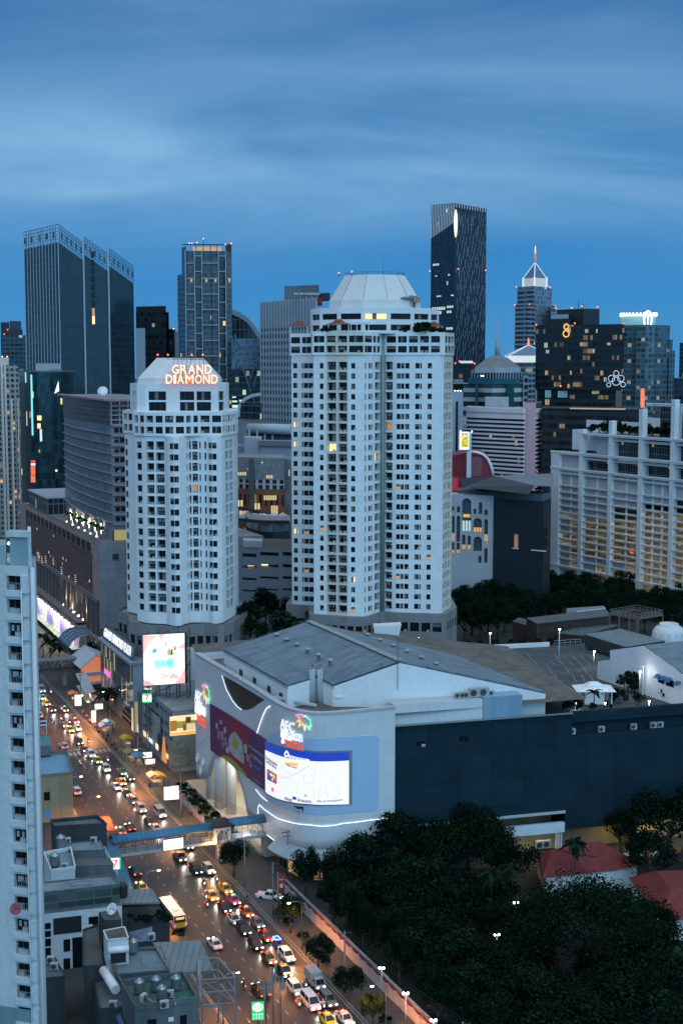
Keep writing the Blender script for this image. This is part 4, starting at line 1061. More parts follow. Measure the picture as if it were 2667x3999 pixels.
def _wq(b,p,q,z0,za,zb,u):
	Ln=math.hypot(q[0]-p[0],q[1]-p[1])
	quad(b,[(p[0],p[1],z0),(q[0],q[1],z0),(q[0],q[1],zb),(p[0],p[1],za)],0,[(u,z0),(u+Ln,z0),(u+Ln,zb),(u,za)])
	return u+Ln
def vbar(t,part,p,z0,z1,w_,m,out=.2,d=.3):
	b=bmnew();q=p-p.normalized()*out;l=loc(t,q);box(b,(l[0],l[1],(z0+z1)/2),(w_,d,z1-z0),math.atan2(-p.x,p.y));return obj(part,b,m,t)
def hbar(t,part,p,q,z,h,m,out=.2,d=.4):
	b=bmnew();p=p-p.normalized()*out;q=q-q.normalized()*out;a,c=loc(t,p),loc(t,q);bar(b,(*a,z),(*c,z),d,h);return obj(part,b,m,t)
def beacons(t,pts,m=None,k=1.0,part="beacon"):
	for p in pts:
		b=bmnew();lathe(b,[(.04,-.35),(.27,-.2),(.33,.15),(.04,.4)],(*loc(t,p),p.z),8)
		for v in b.verts:v.co=Vector((*loc(t,p),p.z))+(v.co-Vector((*loc(t,p),p.z)))*k
		obj(part,b,m or LAMPR,t)
FIN=mat("tower_fin",(.36,.39,.43),.5,.08,.2)
def slanted():
	X=(152,340,478,615,752);Y=(924,880,888,895,905);F=[px(R1,x,y)for x,y in zip(X,Y)]
	t=bldg("office_tower","dark glass office tower with stepped slanting roofs and white vertical fins","office tower",F[1])
	g=curtain("slant_glass",(.010,.028,.042),(.020,.034,.044),2.4,4.2,.14,.22,.004,(1,.75,.4),1.2,.10,var=.25)
	g2=curtain("slant_glass_side",(.012,.030,.046),(.05,.07,.085),2.4,4.2,.16,.3,.0,(1,.75,.4),1.2,.12,var=.3)
	dz=11.0
	tops=[(zt(R1,152,924),zt(R1,108,880)),(zt(R1,108,880),zt(R1,212,888)),(zt(R1,175,888),zt(R1,274,895)),(zt(R1,238,895),zt(R1,342,905))]
	block(t,"glass_side",F[:2],0,0,g2,1,z1s=[tops[0][0]-dz,tops[0][1]-dz])
	for i in range(1,4):block(t,"glass_slab",[F[i],F[i+1]],0,0,g,36,z1s=[tops[i][0]-dz,tops[i][1]-dz])
	LAT=mat("lattice_steel",(.045,.085,.115),.4,.1)
	for i,(p,q)in enumerate(zip(F,F[1:])):
		b=bmnew();n=16 if i else 14;za,zb=tops[i]
		for k in range(n+1):
			r_=p.lerp(q,k/n);z_=za+(zb-za)*k/n;l=loc(t,r_);bar(b,(*l,z_-dz),(*l,z_),.28,.28)
		for h in(0,2.2,4.4,6.6,8.8):bar(b,(*loc(t,p),za-h),(*loc(t,q),zb-h),.28,.28)
		for k in range(n):
			if(k*7+i)%3==0:
				r_,s_=p.lerp(q,k/n),p.lerp(q,(k+1)/n);z_=za+(zb-za)*k/n-4;quad(b,[(*loc(t,r_),z_-4),(*loc(t,s_),z_-4),(*loc(t,s_),z_),(*loc(t,r_),z_)])
		obj("crown_lattice",b,LAT,t)
	for k in range(12):
		s_=F[0].lerp(F[1],k/11);vbar(t,"fin",s_,60,tops[0][0]+(tops[0][1]-tops[0][0])*k/11-1.0,.5,FIN,.5,.8)
	for i in(2,3):
		s_=F[i];vbar(t,"fin",s_,40,tops[i][0],1.0,FIN,.6,.8)
	for k in range(9):
		z_=zt(R1,260+45*k,890);s_=F[2].lerp(F[3],.36);vbar(t,"balcony_slot",s_,z_-4,z_,2.0,GLASS,.15,.3)if k<7 else vbar(t,"lit_slot",s_,z_-5,z_,1.6,LITD if k%2 else LITW,.15,.3)
	return t
slanted()
def frames():
	F=[px(R1,993,918),px(R1,1040,900),px(R1,1295,905)]
	t=bldg("residential_tower","dark residential tower with a grid of thin white frames and an orange lit crown","residential tower",F[1])
	g=curtain("frame_tower_glass",(.020,.042,.058),(.03,.045,.055),1.6,3.4,.12,.5,.012,(1,.75,.45),.8,.12,var=.6)
	g3=curtain("frame_tower_bay",(.026,.052,.075),(.09,.115,.135),1.5,3.4,.12,.9,.03,(1,.8,.5),.7,.2,var=.6)
	zs=zt(R1,385,905);zT=zt(R1,258,905)
	block(t,"glass_body",F,0,zs,g,28)
	G=[px(R1,1020,912),px(R1,1045,901),px(R1,1295,905)]
	block(t,"upper_body",G,zs,zT,g,26)
	for xa,xb in((1052,1088),(1135,1180),(1185,1222),(1262,1292)):
		block(t,"bay",[px(R1,xa,899.3),px(R1,xb,899.8)],40,zT-4,g3,4)
	WF=mat("white_frame",(.33,.36,.40),.5,.08)
	for x in(995,1040,1090,1130,1222,1262):
		vbar(t,"white_frame",px(R1,x,899 if x>1000 else 917),30,zT if x>1000 else zs,.55,WF,.6,.8)
	for k in range(11):
		for j,(xa,xb)in enumerate(((1040,1090),(1090,1130),(1130,1222),(1222,1262))):
			y=285+86*k+(40 if j in(0,2)else 0)
			if y<1150:hbar(t,"white_frame",px(R1,xa,899),px(R1,xb,899),zt(R1,y,899),.55,WF,.6,.8)
	cr_=emit("crown_lit",(1,.52,.25),.42);zc=zt(R1,222,903)
	block(t,"lit_crown",[px(R1,1082,904),px(R1,1240,905)],zT,zc-1.2,cr_,20)
	block(t,"crown_frame",[px(R1,1020,912),px(R1,1045,902)],zT,zc-1,LAT2,20)
	block(t,"crown_box",[px(R1,1262,904),px(R1,1295,905)],zT,zc,BLACK,20)
	for x in(1100,1140,1180,1215):vbar(t,"crown_post",px(R1,x,902.5),zT,zc,.5,DSTEEL,.3)
	hbar(t,"crown_edge",px(R1,1020,902),px(R1,1295,904),zc,.8,DSTEEL,.3)
	beacons(t,[at(*R1(x,y),903)for x,y in((1025,220),(1055,213),(1070,213),(1098,210),(1133,188),(1256,220),(1288,215))],emit("orange_beacon",(1,.35,.18),3),1.1)
	b=bmnew();p=at(*R1(1133,188),903);bar(b,(*loc(t,p),zc),(*loc(t,p),p.z),.3,.3);obj("mast",b,DSTEEL,t)
LAT2=mat("crown_lattice",(.12,.15,.18),.5,.1)
frames()
def simple(name,label,cat,cr,pts,ytop,m,depth=30,cap=None,z0=0,xt=0,**k):
	F=[px(cr,x,Y)for x,Y in pts];t=bldg(name,label,cat,F[0]);z=zt(cr,ytop,pts[0][1],xt or pts[0][0]);block(t,"wall",F,z0,z,m,depth,cap or ROOFG);return t,F,z
g=curtain("office_dark",(.018,.030,.040),(.012,.02,.028),3.0,4.0,.9,1.6,.03,(.9,.8,.65),.35,.2,var=.8)
t,F,z=simple("office_block","dark stepped office block between the slanted glass tower and framed tower","office block",R1,((762,960),(930,950)),600,g)
block(t,"roof_storey",[px(R1,764,962),px(R1,929,952)],z,zt(R1,562,950),BLACK,24);block(t,"side_wing",[px(R1,930,956),px(R1,945,954)],0,zt(R1,597,954),g,20);block(t,"low_wing",[px(R1,945,953),px(R1,980,950)],0,zt(R1,690,950),g,20)
block(t,"pale_pier",[px(R1,976,948),px(R1,993,946)],0,zt(R1,705,946),FIN,12);beacons(t,[at(*R1(968,690),950)],emit("amber_beacon",(1,.6,.3),4),1.2)
b=bmnew();p=px(R1,811,955);bar(b,(*loc(t,p),zt(R1,562,955)),(*loc(t,p),zt(R1,546,955)),.25,.25);obj("mast",b,DSTEEL,t)
t,F,z=simple("slab_building","plain pale grey windowless slab behind the left cone roof","building",R1,((760,650),(812,646)),687,mat("slab_grey",(.30,.34,.40),.7,.06,.05),12)
def ribbed():
	F=[px(R2,187,850),px(R2,525,800)]
	t=bldg("office_tower","grey office tower of closely spaced vertical ribs and small square windows","office tower",F[0])
	za,zb=zt(R2,283,850),zt(R2,257,800);z=(za+zb)/2
	cw_=(F[1]-F[0]).length/19;g=curtain("rib_windows",(.010,.015,.022),(.27,.29,.33),cw_,4.2,cw_*.3,1.9,.0,rough=.2,var=.5,framerough=.8)
	g0=mat("rib_concrete",(.30,.33,.38),.7,.08,.1)
	block(t,"window_wall",F,0,z-16,g,30);block(t,"blind_top",F,z-16,z,g0,30,ROOFG)
	n=19
	for k in range(n+1):vbar(t,"rib",F[0].lerp(F[1],k/n),30,z+.3,.9,g0,.5,1.0)
	G=[px(R2,332,835),px(R2,435,832),px(R2,543,822)]
	block(t,"plant_room",G,z,zt(R2,180,830),mat("plant_room_paint",(.13,.15,.18),.7,.2,.1,streak=True),15);block(t,"plant_room",[px(R2,543,828),px(R2,610,822)],z,zt(R2,226,825),DARKC,12)
	block(t,"red_panel",[px(R2,533,806),px(R2,563,803)],z-4,zt(R2,258,805),REDP,6)
	for x in(428,463,497):b=bmnew();p=at(*R2(x,232),815);box(b,(*loc(t,p),p.z),(9,3,1.2),.3);bar(b,(*loc(t,p),z),(*loc(t,p),p.z),.4,.4);obj("floodlight_arm",b,STEEL,t)
ribbed()
def sail():
	t=bldg("sail_building","dark glass building with a sweeping curved roof edge","building",px(R2,10,1000));b=bmnew()
	xs=[8,30,55,80,105,130,150,166,178,186];ys=[335,345,357,372,392,418,445,470,495,520]
	m=curtain("sail_glass",(.015,.028,.040),(.06,.08,.10),3.0,7.0,.4,.4,.0,var=.5);F=[px(R2,x,1000)for x in xs]
	block(t,"glass_wall",F,0,0,m,30,z1s=[zt(R2,y,1000)-2 for y in ys])
	for i in range(9):bar(b,(*loc(t,F[i]),zt(R2,ys[i],1000)),(*loc(t,F[i+1]),zt(R2,ys[i+1],1000)),2.5,3.0)
	obj("curved_rim",b,mat("rim_metal",(.20,.24,.28),.5),t)
	F=[px(R2,8,885),px(R2,186,870)];t=bldg("glass_hall","pale glass hall with crossing diagonal lines left of the ribbed tower","building",F[0]);z=zt(R2,505,880)
	gl=curtain("hall_glass_pale",(.10,.20,.30),(.10,.17,.24),3.0,4.0,.2,.5,.0,var=.35,rough=.2);gd=curtain("hall_glass_dark",(.015,.035,.045),(.05,.08,.10),3.0,4.0,.2,.9,.05,(.8,1,.75),.6,var=.6)
	zm=zt(R2,690,880)
	block(t,"upper_glass",F,zm,z,gl,30);block(t,"lower_glass",F,0,zm,gd,30)
	DIA=mat("diagonal_bar",(.16,.22,.28),.5)
	def dg(xa,ya,xb,yb):b=bmnew();p,q=at(*R2(xa,ya),868),at(*R2(xb,yb),868);bar(b,(*loc(t,p),p.z),(*loc(t,q),q.z),.5,.5);obj("diagonal",b,DIA,t)
	for k in range(7):dg(15+24*k,505,70+24*k if k<5 else 186,690)
	for k in range(7):dg(186-22*k,510,max(10,130-22*k),690)
	dg(10,490,150,900);dg(25,480,90,640);dg(186,560,120,760);dg(186,640,140,800)
	for x,y,w_,h_ in((12,860,22,8),(12,885,30,10),(12,912,34,16),(55,880,18,10),(98,905,14,12)):
		a,c=at(*R2(x,y+h_),866),at(*R2(x+w_,y),866);b=bmnew();box(b,(*loc(t,(a+c)/2),(a.z+c.z)/2),(c.x-a.x,.5,c.z-a.z));obj("lit_pane",b,emit("greenish_lit_pane",(.75,1,.7),.75),t)
	for(xa,ya),(xb,yb)in zip([(50,985),(52,935),(66,900),(95,872),(130,855),(187,845)],[(52,935),(66,900),(95,872),(130,855),(187,845),(188,846)]):
		b=bmnew();p,q=at(*R2(xa,ya),800),at(*R2(xb,yb),800);bar(b,(*loc(t,p),p.z),(*loc(t,q),q.z),2.2,1.8);obj("white_hood",b,FIN,t)
	block(t,"base",[px(R2,40,800),px(R2,190,790)],0,zt(R2,1010,795),GREYC,20);block(t,"base_glass",[px(R2,60,799),px(R2,188,789)],zt(R2,1000,795),zt(R2,900,795),gd,8)
sail()
def flecks():
	Yc=1400;F=[px(R3,45,1432),px(R3,188,Yc),px(R3,374,1420)]
	t=bldg("skyscraper","tallest dark skyscraper with white flecks and one long lit opening","skyscraper",F[1])
	zc=at(*DS(1047,466),Yc).z;zl=at(*DS(988,471),1432).z;zr=at(*DS(1112,479),1420).z
	m=curtain("fleck_dark_face",(.012,.026,.045),(.018,.032,.052),2.0,4.0,.15,.4,.006,(.85,1,.85),1.0,var=.5)
	m2=mat("fleck_side",(.016,.030,.048),.35,.2,.05)
	zlo=60
	block(t,"front_face",F[:2],0,0,m,30,z1s=[zl,zc]);block(t,"fleck_face",F[1:],0,0,m2,40,z1s=[zc,zr])
	FL=mat("white_fleck",(.18,.235,.31),.5,.3,.1);r=random.Random(4);b=bmnew();c_=0
	nx,nz_=9,26
	for j in range(nz_):
		for i in range(nx):
			u=(i+.5+.5*(j%2)+r.uniform(-.22,.22))/(nx+.5);z=zlo+(zr-zlo-8)*(j+r.random()*.7)/nz_;h=r.uniform(5,11)
			p=F[1].lerp(F[2],min(.97,u));q=F[1].lerp(F[2],min(.985,u+.018));p=p-p.normalized()*.3;q=q-q.normalized()*.3
			if c_<90 and j>8:bb_=bmnew();bar(bb_,(*loc(t,p),z),(*loc(t,q),z+h),.85,.5);obj("white_fleck",bb_,FL,t);c_+=1
			else:bar(b,(*loc(t,p),z),(*loc(t,q),z+h),.85,.5)
	struct(obj("lower_flecks",b,FL,t),'stuff')
	st=emit("crown_stripe",(.55,.75,.95),.30)
	for k in range(15):
		a=F[0].lerp(F[1],k/15);c=F[0].lerp(F[1],min(1,(k+.55)/15));a=a-a.normalized()*.4;c=c-c.normalized()*.4;b=bmnew();bar(b,(*loc(t,a),zc-32+k*.9),(*loc(t,c),zl+(zc-zl)*k/15-.5),.5,.5);obj("crown_stripe",b,st,t)
	for k in range(12):
		a=F[1].lerp(F[2],(k+.5)/12);a=a-a.normalized()*.4;b=bmnew();z=zc+(zr-zc)*(k+.5)/12;bar(b,(*loc(t,a),z-4),(*loc(t,a),z),.6,.6);obj("crown_stripe",b,st,t)
	b=bmnew();lathe(b,[(.1,-14),(1.6,-11.5),(2.7,-4),(2.9,3),(2.4,8),(1.2,12),(.1,14)],(0,0,0),14);p=at(*DS(1046,513),Yc-2.5)
	for v in b.verts:v.co=Vector((v.co.x*.62,v.co.y*.3,v.co.z*1.0))+Vector((*loc(t,p),p.z))
	obj("lit_opening",b,emit("lit_opening",(1,.80,.58),1.6),t)
	for x,y,w_,h_ in((52,305,82,18),(52,330,60,18),(142,300,40,14),(56,40,40,12),(70,112,16,6),(142,330,30,14),(80,235,30,8),(165,235,20,8),(140,430,40,14),(148,110,12,10)):
		a,c=at(*R3(x,y+h_),Yc+12),at(*R3(x+w_,y),Yc+12);u0=F[0].lerp(F[1],(x-45)/143);u1=F[0].lerp(F[1],(x+w_-45)/143)
		b=bmnew();n=max(1,int(w_/12))
		for k in range(n):
			p,q=u0.lerp(u1,(k+.1)/n),u0.lerp(u1,(k+.85)/n);p=p-p.normalized()*.3;q=q-q.normalized()*.3;_wq(b,loc(t,p),loc(t,q),a.z,c.z,c.z,0)
		obj("lit_windows",b,emit("office_lit",(.78,1,.80),.55),t)
	beacons(t,[at(*R3(43,90),1425),at(*R3(213,78),1395),at(*R3(378,86),1415)],LAMPR,1.8)
	block(t,"podium",[px(R3,190,1200),px(R3,310,1190)],0,zt(R3,640,1195),curtain("podium_glass",(.012,.018,.025),(.02,.028,.036),4,4,.4,.8,.08,(1,.4,.25),.35),20)
	hbar(t,"podium_lit_edge",px(R3,225,1190),px(R3,298,1188),zt(R3,638,1190),2.0,emit("podium_edge",(.7,.78,.9),.6),1)
	beacons(t,[at(*R3(x,y),1185)for x,y in((196,645),(222,634),(300,640),(311,647))],LAMPR,1.6)
flecks()
def spire():
	Y=1300;t=bldg("office_tower","pale tower with a lit pyramid crown and a tall red tipped spire","office tower",px(R3,640,Y))
	g=curtain("spire_tower_glass",(.11,.17,.23),(.20,.25,.31),3.0,4.2,.5,1.0,.03,(1,.9,.7),.8,.2,var=.5);gd=curtain("spire_tower_dark",(.022,.04,.055),(.22,.27,.33),11,4.2,.8,1.7,.03,(1,.85,.6),.5,.2,var=.5)
	zp=zt(R3,160,Y);zs=zt(R3,180,Y);zl=zt(R3,300,Y)
	block(t,"shaft",[px(R3,562,Y+20),px(R3,660,Y),px(R3,770,Y+25)],0,zs,g,40)
	block(t,"dark_bay",[px(R3,617,Y-2+8),px(R3,662,Y-3)],40,zt(R3,195,Y),gd,6);block(t,"side_strip",[px(R3,562,Y+18),px(R3,616,Y+6)],20,zt(R3,200,Y),gd,6)
	block(t,"lower_wing",[px(R3,550,Y-10),px(R3,630,Y-22),px(R3,668,Y-10)],0,zl,gd,30);block(t,"right_wing",[px(R3,765,Y-8),px(R3,796,Y)],0,zl,gd,30)
	c=px(R3,667,Y+18);a=bmnew();hw=(px(R3,738,Y)-px(R3,597,Y)).length/2
	ap=at(*R3(667,36),Y+18).z;zb=zt(R3,128,Y)
	base=[(c.x+hw*math.cos(R_(d)),c.y+hw*math.sin(R_(d)))for d in(-100,-10,80,170)]
	for i in range(4):p,q=loc(t,base[i]),loc(t,base[(i+1)%4]);quad(a,[(*p,zb),(*q,zb),(*loc(t,c),ap)],0,[(0,0),(20,0),(10,40)])
	obj("pyramid",a,mat("pyramid_glass",(.10,.16,.24),.3,.1),t)
	d=bmnew();prism(d,[loc(t,p)for p in base],zs-2,zb);obj("crown_drum",d,emit("crown_drum_lit",(.9,.86,.72),.27),t)
	hl=emit("pyramid_edge",(.65,.85,1),.7)
	for i in range(4):e=bmnew();bar(e,(*loc(t,base[i]),zb),(*loc(t,c),ap),.7,.7);obj("lit_edge",e,hl,t);e=bmnew();bar(e,(*loc(t,base[i]),zs),(*loc(t,base[i]),zb+1),1.4,1.4);obj("lit_corner",e,hl,t)
	e=bmnew();tube(e,[(*loc(t,c),ap-1),(*loc(t,c),ap+8)],[1.1,.8],8);obj("red_spire",e,emit("spire_red",(1,.22,.12),.45),t)
	e=bmnew();tube(e,[(*loc(t,c),ap+8),(*loc(t,c),ap+14),(*loc(t,c),ap+15)],[.8,.5,.15],8);obj("spire_tip",e,emit("spire_tip",(1,.85,.65),.8),t)
	beacons(t,[at(*R3(x,y),Y-2)for x,y in((562,185),(760,185),(768,190),(553,295),(641,290),(797,300))],LAMPR,1.4)
	Y=1100;t=bldg("office_tower","small dark tower with a lit pyramid cap and a red light, below the spire tower","office tower",px(R3,628,Y))
	block(t,"shaft",[px(R3,577,Y+15),px(R3,635,Y),px(R3,677,Y+8)],0,zt(R3,640,Y),gd,30);c=px(R3,634,Y+14);hw=24;base=[(c.x+hw*math.cos(R_(d)),c.y+hw*.8*math.sin(R_(d)))for d in(-135,-45,45,135)]
	za,zb=zt(R3,536,Y+14),zt(R3,600,Y);a=bmnew()
	for i in range(4):quad(a,[(*loc(t,base[i]),zb),(*loc(t,base[(i+1)%4]),zb),(*loc(t,c),za)],0,[(0,0)]*3)
	obj("pyramid",a,MATS["pyramid_glass"],t);d=bmnew();prism(d,[loc(t,p)for p in base],zt(R3,640,Y),zb);obj("lit_drum",d,emit("cap_drum_lit",(.9,.9,.85),.55),t)
	for i in range(4):e=bmnew();bar(e,(*loc(t,base[i]),zb),(*loc(t,c),za),.6,.6);bar(e,(*loc(t,base[i]),zb-12),(*loc(t,base[i]),zb),.8,.8);obj("lit_edge",e,hl,t)
	e=bmnew();tube(e,[(*loc(t,c),za-.5),(*loc(t,c),za+6)],[1.2,.2],8);obj("red_spire",e,emit("spire_red2",(1,.25,.15),1.3),t)
spire()
def pyramid_block():
	Y=800;F=[px(R3,240,Y+18),px(R3,420,Y),px(R3,606,Y+14)];t=bldg("hotel_block","pale banded block with a lattice pyramid roof and teal panels","building",F[1])
	g=curtain("teal_band_wall",(.03,.045,.055),(.40,.45,.50),90,5.4,.01,2.4,.0,var=.4,rough=.3,framerough=.7)
	tl=mat("teal_panel",(.015,.10,.115),.5,.1);z1=zt(R3,770,Y)
	block(t,"banded_wall",F,0,z1,g,30)
	for xa,xb in((318,336),(505,552)):block(t,"teal_strip",[px(R3,xa,Y-3+8),px(R3,xb,Y-3+(3 if xb>400 else 2))],30,z1,tl,5)
	block(t,"teal_band",[px(R3,275,Y+12),px(R3,430,Y),px(R3,572,Y+10)],z1,zt(R3,738,Y),tl,24)
	block(t,"upper_ring",[px(R3,292,Y+14),px(R3,440,Y+2),px(R3,604,Y+14)],zt(R3,738,Y),zt(R3,702,Y),curtain("ring_wall",(.02,.03,.04),(.28,.32,.37),2.2,9,.7,.3,0,var=.3),22)
	c=px(R3,449,Y+22);za,zb=zt(R3,585,Y+22),zt(R3,672,Y);hw=(px(R3,585,Y)-px(R3,312,Y)).length/2
	base=[(c.x+hw*1.05*math.cos(R_(d)),c.y+hw*.8*math.sin(R_(d)))for d in(-170,-100,-10,80)]
	mid=[(c.x+(p[0]-c.x)*.5,c.y+(p[1]-c.y)*.5)for p in base];zm=zb+(za-zb)*.62;a=bmnew()
	for i in range(4):
		j=(i+1)%4;quad(a,[(*loc(t,base[i]),zb),(*loc(t,base[j]),zb),(*loc(t,mid[j]),zm),(*loc(t,mid[i]),zm)],0,[(0,0),(44,0),(33,16),(11,16)]);quad(a,[(*loc(t,mid[i]),zm),(*loc(t,mid[j]),zm),(*loc(t,c),za)],0,[(11,16),(33,16),(22,30)])
	obj("pyramid_roof",a,lines_mat("lattice_roof",(.10,.115,.12),(.26,.28,.29),1.8,1.8,.35,.35,.6),t)
	d=bmnew();prism(d,[loc(t,p)for p in base],zt(R3,705,Y),zb);obj("parapet_ring",d,mat("pyr_parapet",(.30,.34,.37),.7),t)
	b=bmnew();l=loc(t,c);tube(b,[(*l,za-1),(*l,za+5),(*l,za+9),(*l,za+21)],[1.6,1.3,.5,.1],8);obj("finial",b,FIN,t)
	beacons(t,[at(*R3(x,722),Y-6)for x in(353,364)],LAMPW,.9,"floodlight")
	block(t,"side_stair",[px(R3,605,Y+12),px(R3,636,Y+16)],0,zt(R3,720,Y),curtain("stair_wall",(.02,.03,.04),(.26,.30,.35),5,4,1.2,1.4,.02,(1,.8,.5),.5),16)
	t,F,z=simple("pale_block","low grey block with bright roof lights at the right shoulder of the tallest white tower","building",R3,((185,760),(245,755)),745,lines_mat("pale_ribs",(.30,.34,.40),(.18,.2,.25),2,90,.4,.01,.7),20)
	block(t,"dark_band",[px(R3,185,757),px(R3,245,752)],zt(R3,810,757),zt(R3,770,757),GLASS,4);beacons(t,[at(*R3(x,812),750)for x in(195,212,228)],LAMPW,.9,"floodlight")
	t,F,z=simple("pale_block","tall plain pale wall with a thin dark vertical slot right of the tallest white tower","building",R3,((180,720),(243,717)),815,mat("plain_pale",(.38,.44,.50),.7,.05,.05),15)
	vbar(t,"dark_slot",px(R3,208,716),20,zt(R3,875,717),1.2,GLASS,.4)
pyramid_block()
def pink():
	Y=745;F=[px(R3,242,Y+30),px(R3,575,Y)];t=bldg("hotel","white hotel of many ribbon balconies with a pink stair pier at its corner","hotel",F[1])
	zT=zt(R3,912,Y+20);PW=mat("ribbon_white",(.74,.66,.69),.7,.08,.1);PP=mat("pink_pier",(.66,.40,.44),.7,.08,.1,streak=True);DG=curtain("hotel_rooms",(.02,.028,.036),(.10,.10,.11),2.0,3.2,.3,.1,.025,(1,.6,.3),.5,.25,var=.7)
	A=[px(R3,270,Y+28),px(R3,612,Y-1)]
	block(t,"room_wall",A,0,zT,DG,25,mat("hotel_roof",(.42,.42,.45),.8))
	G=[px(R3,615,Y-2),px(R3,685,Y-6)];block(t,"stair_pier",G,0,zt(R3,884,Y),PP,25)
	block(t,"right_wing",[px(R3,685,Y+2),px(R3,720,Y+10)],0,zt(R3,884,Y),DG,25)
	fh=2.3;n=0;z=zT
	while z>14 and n<48:
		h=4.6 if n==0 else 1.05
		hbar(t,"balcony_band",px(R3,242 if n>3 else 270,Y+29),px(R3,616,Y-3),z-h/2,h,PW,1.0,1.6);hbar(t,"balcony_band",px(R3,684,Y-2),px(R3,722,Y+8),z-h/2,h,PW,1.0,1.6);n+=1;z-=fh
	block(t,"roof_house",[px(R3,378,Y+26),px(R3,520,Y+20)],zT,zt(R3,852,Y+20),MATS["hotel_roof"],14);block(t,"roof_house",[px(R3,610,Y-2),px(R3,688,Y+4)],zT,zt(R3,884,Y),PW,14)
	for k in range(3):vbar(t,"fin_pier",px(R3,240+10*k,Y+28),14,zT-6,.5,PW,.5)
pink()
def black():
	Y=830;F=[px(R3,678,Y),px(R3,1208,Y-30)];t=bldg("office_block","wide black glass block with scattered lit offices and a golden roof emblem","office block",F[0])
	g=curtain("black_glass",(.006,.010,.014),(.010,.014,.018),1.5,3.9,.12,1.3,.02,(1,.68,.34),.22,.18,floorlit=.12,var=.6,seed=2);zT=zt(R3,418,Y)
	gl=curtain("black_glass_low",(.010,.016,.020),(.016,.022,.026),1.6,4.5,.15,2.2,.02,(1,.66,.34),.2,.2,floorlit=.10,var=.6,seed=5)
	block(t,"glass_body",F,zt(R3,805,Y),zT,g,30,BLACK);zl=zt(R3,805,Y)
	block(t,"lower_body",[px(R3,690,Y+2),px(R3,1165,Y-24)],0,zl,gl,30)
	block(t,"podium",[px(R3,722,Y-90),px(R3,1300,Y-115)],0,zt(R3,915,Y-90),gl,40)
	hbar(t,"lit_ledge",px(R3,890,Y-100),px(R3,1225,Y-114),zt(R3,920,Y-110),.7,emit("ledge_light",(.7,.55,.4),.4),1)
	for x,y,w_,h_ in((730,522,100,30),(868,432,74,28),(975,440,40,22),(1030,440,45,22),(945,520,60,22),(1108,522,92,14),(870,600,70,26),(1022,562,46,20),(885,690,90,24),(850,690,12,24),(1068,690,80,28),(1088,730,80,26),(735,808,50,44),(812,812,120,40),(735,862,28,34),(870,770,80,24),(740,565,35,20),(735,690,60,26),(1018,812,55,18)):
		dY=Y-1.2-30*(x-678)/530.0
		if y>800:dY=Y-2-24*(x-690)/475.0
		n=max(1,int(w_/11));b=bmnew();r=random.Random(x)
		for k in range(n):
			if r.random()<.8:p,q=at(*R3(x+w_*(k+.08)/n,y+h_),dY),at(*R3(x+w_*(k+.9)/n,y),dY);quad(b,[(*loc(t,p),p.z),(*loc(t,q),p.z),(*loc(t,q),q.z),(*loc(t,p),q.z)])
		cold=y>800 and x in(735,812)and y<850;m=emit("teal_lit_rooms",(.25,.6,.68),.16)if cold else(emit("amber_rooms",(1,.58,.25),.26)if x%3==0 else emit("pale_rooms",(1,.86,.58),.20))
		if len(b.faces):obj("lit_room",b,m,t)
		else:b.free()
	em=emit("golden_emblem",(1,.50,.12),.9);c=at(*R3(863,450),Y-14)
	for dz,rr in((-1.7,1.9),(2.4,1.5)):
		b=bmnew();pts=[(loc(t,c)[0]+rr*math.cos(a*.3927)*.9,loc(t,c)[1],c.z+dz+rr*math.sin(a*.3927))for a in range(17)];tube(b,pts,.42,6);obj("emblem_ring",b,em,t)
	for rr,dx_,dz in((2.4,0,-.5),(1.5,0,4),(1.9,-2.7,1),(1.9,2.7,1),(1.4,4,-2.4),(1.2,-4.2,-2.6)):
		c=at(*R3(1163,748),Y-32);b=bmnew();tube(b,[(loc(t,c)[0]+dx_+rr*math.cos(a*.5236),loc(t,c)[1],c.z+dz+rr*math.sin(a*.5236))for a in range(13)],.2,5);obj("white_emblem_loop",b,emit("white_emblem",(.75,.88,1),.55),t)
	block(t,"roof_block",[px(R3,800,Y+60),px(R3,960,Y+40),px(R3,1057,Y+46)],zT-5,zt(R3,318,Y+45),mat("roof_block_dark",(.022,.028,.034),.6),30);block(t,"roof_block",[px(R3,722,Y+50),px(R3,885,Y+38)],zT-5,zt(R3,378,Y+45),MATS["roof_block_dark"],30);block(t,"pale_roof_room",[px(R3,770,Y+52),px(R3,872,Y+44)],zT,zt(R3,352,Y+48),FIN,10)
	b=bmnew();p=px(R3,930,Y+50);bar(b,(*loc(t,p),zt(R3,318,Y+50)),(*loc(t,p),zt(R3,262,Y+50)),.3,.3);obj("mast",b,DSTEEL,t)
	beacons(t,[at(*R3(x,y),Y+30)for x,y in((802,315),(895,312),(957,302),(1050,308))]+[at(*R3(x,y),Y-12)for x,y in((683,414),(915,405),(1207,409))]+[at(*R3(829,783),Y-15)],LAMPR,1.2)
	p=px(R3,950,Y+46);dish(Vector((p.x,p.y,zt(R3,316,Y+46))),1.9,45,60,"small satellite dish on the highest dark roof behind the black block",DISHM,mast=2)
black()
